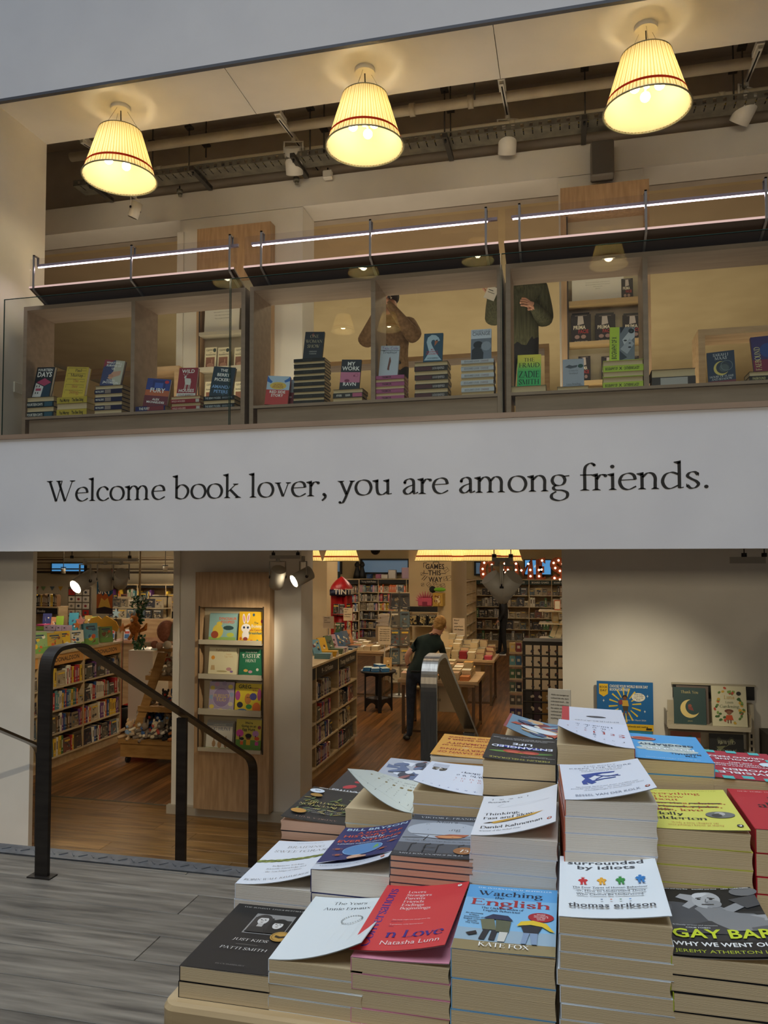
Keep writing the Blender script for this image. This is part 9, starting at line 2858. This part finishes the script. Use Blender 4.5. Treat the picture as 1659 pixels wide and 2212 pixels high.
fx = PZ(905, 1598, ZL)
man = person('man in a dark green T-shirt and jeans bending over the book table', j, e, r, paint1, (fx.x - .02, 10.75, ZL))
hb = MB()
HAIR = noise_mat('short_blond_hair', '#8a6230', '#b48a4c', scale=(1, 1, 3), nscale=22, bump=.7, rough=.8)
hb.ball((.285, .275, 1.63), .108, HAIR, 18, (.86, 1.0, 1.06), (-.25, .15, 0))
hb.ball((.272, .235, 1.585), .09, HAIR, 14, (.9, .95, .9))
hb.build('hair', man)
for sx_, sy_, a_ in ((-.15, .005, .5), (.135, .19, .15)):
  MB().ball((0, 0, 0), .05, SHOE, 12, (.85, 2.4, .75)).build('shoe', man, (sx_, sy_, .04), (0, 0, a_))
f = MB().ball((.365, .29, 1.575), .026, SKIN, 8, (.5, .9, 1.3)).ball((.185, .25, 1.575), .026, SKIN, 8, (.5, .9, 1.3))
f.build('ear', man)
f = MB().ball((.31, .385, 1.56), .02, SKIN, 8, (.7, 1, 1.4)).ball((.275, .365, 1.59), .012, WHITE, 8).ball((.34, .365, 1.59), .012, WHITE, 8).box(.285, .335, .364, .37, 1.515, 1.522, mat('#8a4a40', .5))
f.build('face', man)
MB().tube([(.16, .13, 1.47), (.19, .10, 1.475), (.25, .13, 1.49), (.30, .18, 1.46)], .008, mat('#5a1f22', .7), 6).build('lanyard', man)
MB().tube([(-.145, .02, .955), (-.05, -.095, .975), (.06, -.10, .98), (.16, -.02, .975)], .014, mat('#0c0c0e', .6), 6).build('belt', man)

# --- customer in black in front of the games shelves
j = dict(hip=(0, 0, .95), waist=(0, 0, 1.08), chest=(-.0, 0, 1.28), upper=(0, 0, 1.44), neck=(-.02, 0, 1.53), head1=(-.045, 0, 1.61), head2=(-.045, 0, 1.72),
    shL=(.0, -.18, 1.42), elL=(.03, -.23, 1.15), wrL=(-.10, -.20, .95), shR=(.0, .18, 1.42), elR=(.02, .22, 1.15), wrR=(-.12, .19, .98),
    hpL=(.0, -.09, .88), knL=(.01, -.10, .49), anL=(.06, -.11, .08), toL=(-.04, -.12, .035), to2L=(-.12, -.12, .03), hpR=(-.01, .09, .88), knR=(-.08, .10, .49), anR=(-.12, .10, .08), toR=(-.21, .10, .035), to2R=(-.28, .10, .03))
r = dict(hip=(.14, .17), waist=(.14, .17), chest=(.135, .18), upper=(.12, .15), neck=.06, head1=(.08, .075), head2=(.09, .08), shL=.08, elL=.066, wrL=.045, shR=.08, elR=.066, wrR=.045,
    hpL=.10, knL=.068, anL=.05, toL=(.045, .035), to2L=(.04, .03), hpR=.10, knR=.068, anR=.05, toR=(.045, .035), to2R=(.04, .03))
e = [('hip', 'waist'), ('waist', 'chest'), ('chest', 'upper'), ('upper', 'neck'), ('neck', 'head1'), ('head1', 'head2'), ('upper', 'shL'), ('shL', 'elL'), ('elL', 'wrL'), ('upper', 'shR'), ('shR', 'elR'), ('elR', 'wrR'),
  ('hip', 'hpL'), ('hpL', 'knL'), ('knL', 'anL'), ('anL', 'toL'), ('toL', 'to2L'), ('hip', 'hpR'), ('hpR', 'knR'), ('knR', 'anR'), ('anR', 'toR'), ('toR', 'to2R')]
hand(j, e, r, 'hl', 'wrL', (-.6, 0, -.7), (0, 1, 0))
hand(j, e, r, 'hr', 'wrR', (-.6, 0, -.7), (0, 1, 0))


def paint2(c, n):
  if n.startswith('to') or (n.startswith('an') and c.z < .07):
    return SHOE
  if n[:2] in ('hl', 'hr') or n.startswith('head') or (n == 'neck' and c.z > 1.55):
    return SKIN
  return TROUS if (n[:2] in ('hp', 'kn', 'an') or c.z < .86) else COAT


fx = PZ(1088, 1414, ZL)
m2 = person('customer in a black coat and trousers browsing the board game shelves', j, e, r, paint2, (fx.x, fx.y, ZL))
MB().ball((-.035, 0, 1.745), .095, mat('#1c1512', .8), 16, (1.05, .9, .9)).build('hair', m2)
MB().ball((-.145, 0, 1.66), .018, SKIN, 8, (1.2, .6, 1)).build('nose', m2)
MB().ball((-.035, -.085, 1.66), .024, SKIN, 8, (.8, .4, 1.2)).build('ear', m2)
MB().box(-.12, .10, -.05, .05, 0, .02, mat('#c9c4bc', .5)).build('sole', m2, (-.03, -.115, 0))

# --- two visitors up on the gallery
uy = 7.75
o_ = PY(838, 800, uy)
j = dict(hip=(0, 0, .95), waist=(0, 0, 1.06), chest=(0, 0, 1.26), upper=(0, 0, 1.41), neck=(0, -.02, 1.49), head1=(0, -.05, 1.57), head2=(0, -.05, 1.68),
    shL=(-.19, 0, 1.40), elL=(-.245, -.12, 1.22), wrL=(-.05, -.27, 1.52), shR=(.19, 0, 1.40), elR=(.265, -.12, 1.24), wrR=(.05, -.27, 1.53),
    hpL=(-.09, 0, .88), knL=(-.10, 0, .48), anL=(-.10, .02, .08), toL=(-.11, -.08, .035), to2L=(-.11, -.15, .03), hpR=(.09, 0, .88), knR=(.10, 0, .48), anR=(.10, .02, .08), toR=(.11, -.08, .035), to2R=(.11, -.15, .03))
r = dict(hip=(.18, .145), waist=(.185, .15), chest=(.20, .15), upper=(.16, .13), neck=.058, head1=(.075, .085), head2=(.08, .095), shL=.095, elL=.09, wrL=.042, shR=.095, elR=.09, wrR=.042,
    hpL=.10, knL=.068, anL=.05, toL=(.045, .035), to2L=(.04, .03), hpR=.10, knR=.068, anR=.05, toR=(.045, .035), to2R=(.04, .03))
e2 = list(e[:12]) + [x for x in e[12:] if x[0][:2] in ('hi', 'hp', 'kn', 'an', 'to')]
ea = list(e2)
ea = [x for x in ea if not any(q.startswith(('hl', 'hr')) for q in x)]
hand(j, ea, r, 'hl', 'wrL', (.5, -.2, .6), (0, -1, .3), curl=(.3, 0, 0))
hand(j, ea, r, 'hr', 'wrR', (-.5, -.2, .6), (0, -1, .3), curl=(-.3, 0, 0))


def paint3(c, n):
  if n[:2] in ('hl', 'hr') or n.startswith('head') or (n == 'neck' and c.z > 1.5):
    return SKIN
  if n.startswith('to'):
    return SHOE
  return TROUS if (n[:2] in ('hp', 'kn', 'an') or c.z < .92) else TEDDY


m3 = person('person in a tan fleece jacket raising both hands to the face, up on the gallery', j, ea, r, paint3, (o_.x, uy + .15, ZG - .02))
MB().ball((0, -.03, 1.70), .10, mat('#2a1c12', .8), 16, (.9, 1, .95)).build('hair', m3)
MB().ball((0, -.145, 1.62), .016, SKIN, 8).ball((-.03, -.135, 1.65), .01, WHITE, 8).ball((.03, -.135, 1.65), .01, WHITE, 8).box(-.025, .025, -.14, -.134, 1.575, 1.582, mat('#8a4a40', .5)).build('face', m3)
m3.scale = (1.07,) * 3
MB().tube([(-.15, -.06, 1.46), (-.03, -.13, 1.2), (.12, -.12, 1.0)], .012, mat('#1c1814', .6), 6).build('bag_strap', m3)
one('camera', MB().box(-.06, .06, -.025, .025, 0, .075, BLACK, .008).cyl((0, -.02, .037), .028, -.04, BLACK, 16, 'y'), 'small black camera held up by the person in the fleece jacket', 'camera', None, (o_.x, uy + .15 - .30, ZG + 1.69))

uy = 7.0
o_ = PY(1117, 700, uy)
j2 = {k: tuple(v) for k, v in j.items() if k[:2] not in ('hl', 'hr')}
j2.update(elL=(-.20, -.08, 1.13), wrL=(-.20, -.25, 1.30), elR=(.23, .02, 1.12), wrR=(.15, -.2, 1.2))
r2 = {k: v for k, v in r.items() if k[:2] not in ('hl', 'hr')}
eb = [x for x in e2 if not any(q.startswith(('hl', 'hr')) for q in x)]
hand(j2, eb, r2, 'hl', 'wrL', (-.2, -.5, .7), (1, 0, 0))
hand(j2, eb, r2, 'hr', 'wrR', (-.6, -.6, .2), (0, 0, 1))


def paint4(c, n):
  m_ = paint3(c, n)
  return CORD if m_ is TEDDY else m_


m4 = person('person in a green corduroy jacket reading a white card, up on the gallery', j2, eb, r2, paint4, (o_.x, uy + .15, ZG - .02))
MB().ball((0, -.03, 1.70), .10, mat('#3a2a1c', .8), 16, (.9, 1, .95)).build('hair', m4)
MB().ball((0, -.145, 1.62), .016, SKIN, 8).ball((-.03, -.135, 1.65), .01, WHITE, 8).ball((.03, -.135, 1.65), .01, WHITE, 8).box(-.025, .025, -.14, -.134, 1.575, 1.582, mat('#8a4a40', .5)).build('face', m4)
m4.scale = (1.07,) * 3
one('card', MB().box(-.05, .05, -.001, .001, -.06, .06, mat('#d0c9ba', .6)).box(-.035, .01, -.0016, -.001, .02, .026, INK).box(-.035, .03, -.0016, -.001, 0, .004, INK), 'white card held up by the person in the green jacket', 'card', None, (o_.x - .215, uy + .15 - .33, ZG - .02 + 1.40), (0, radians(25), 0))
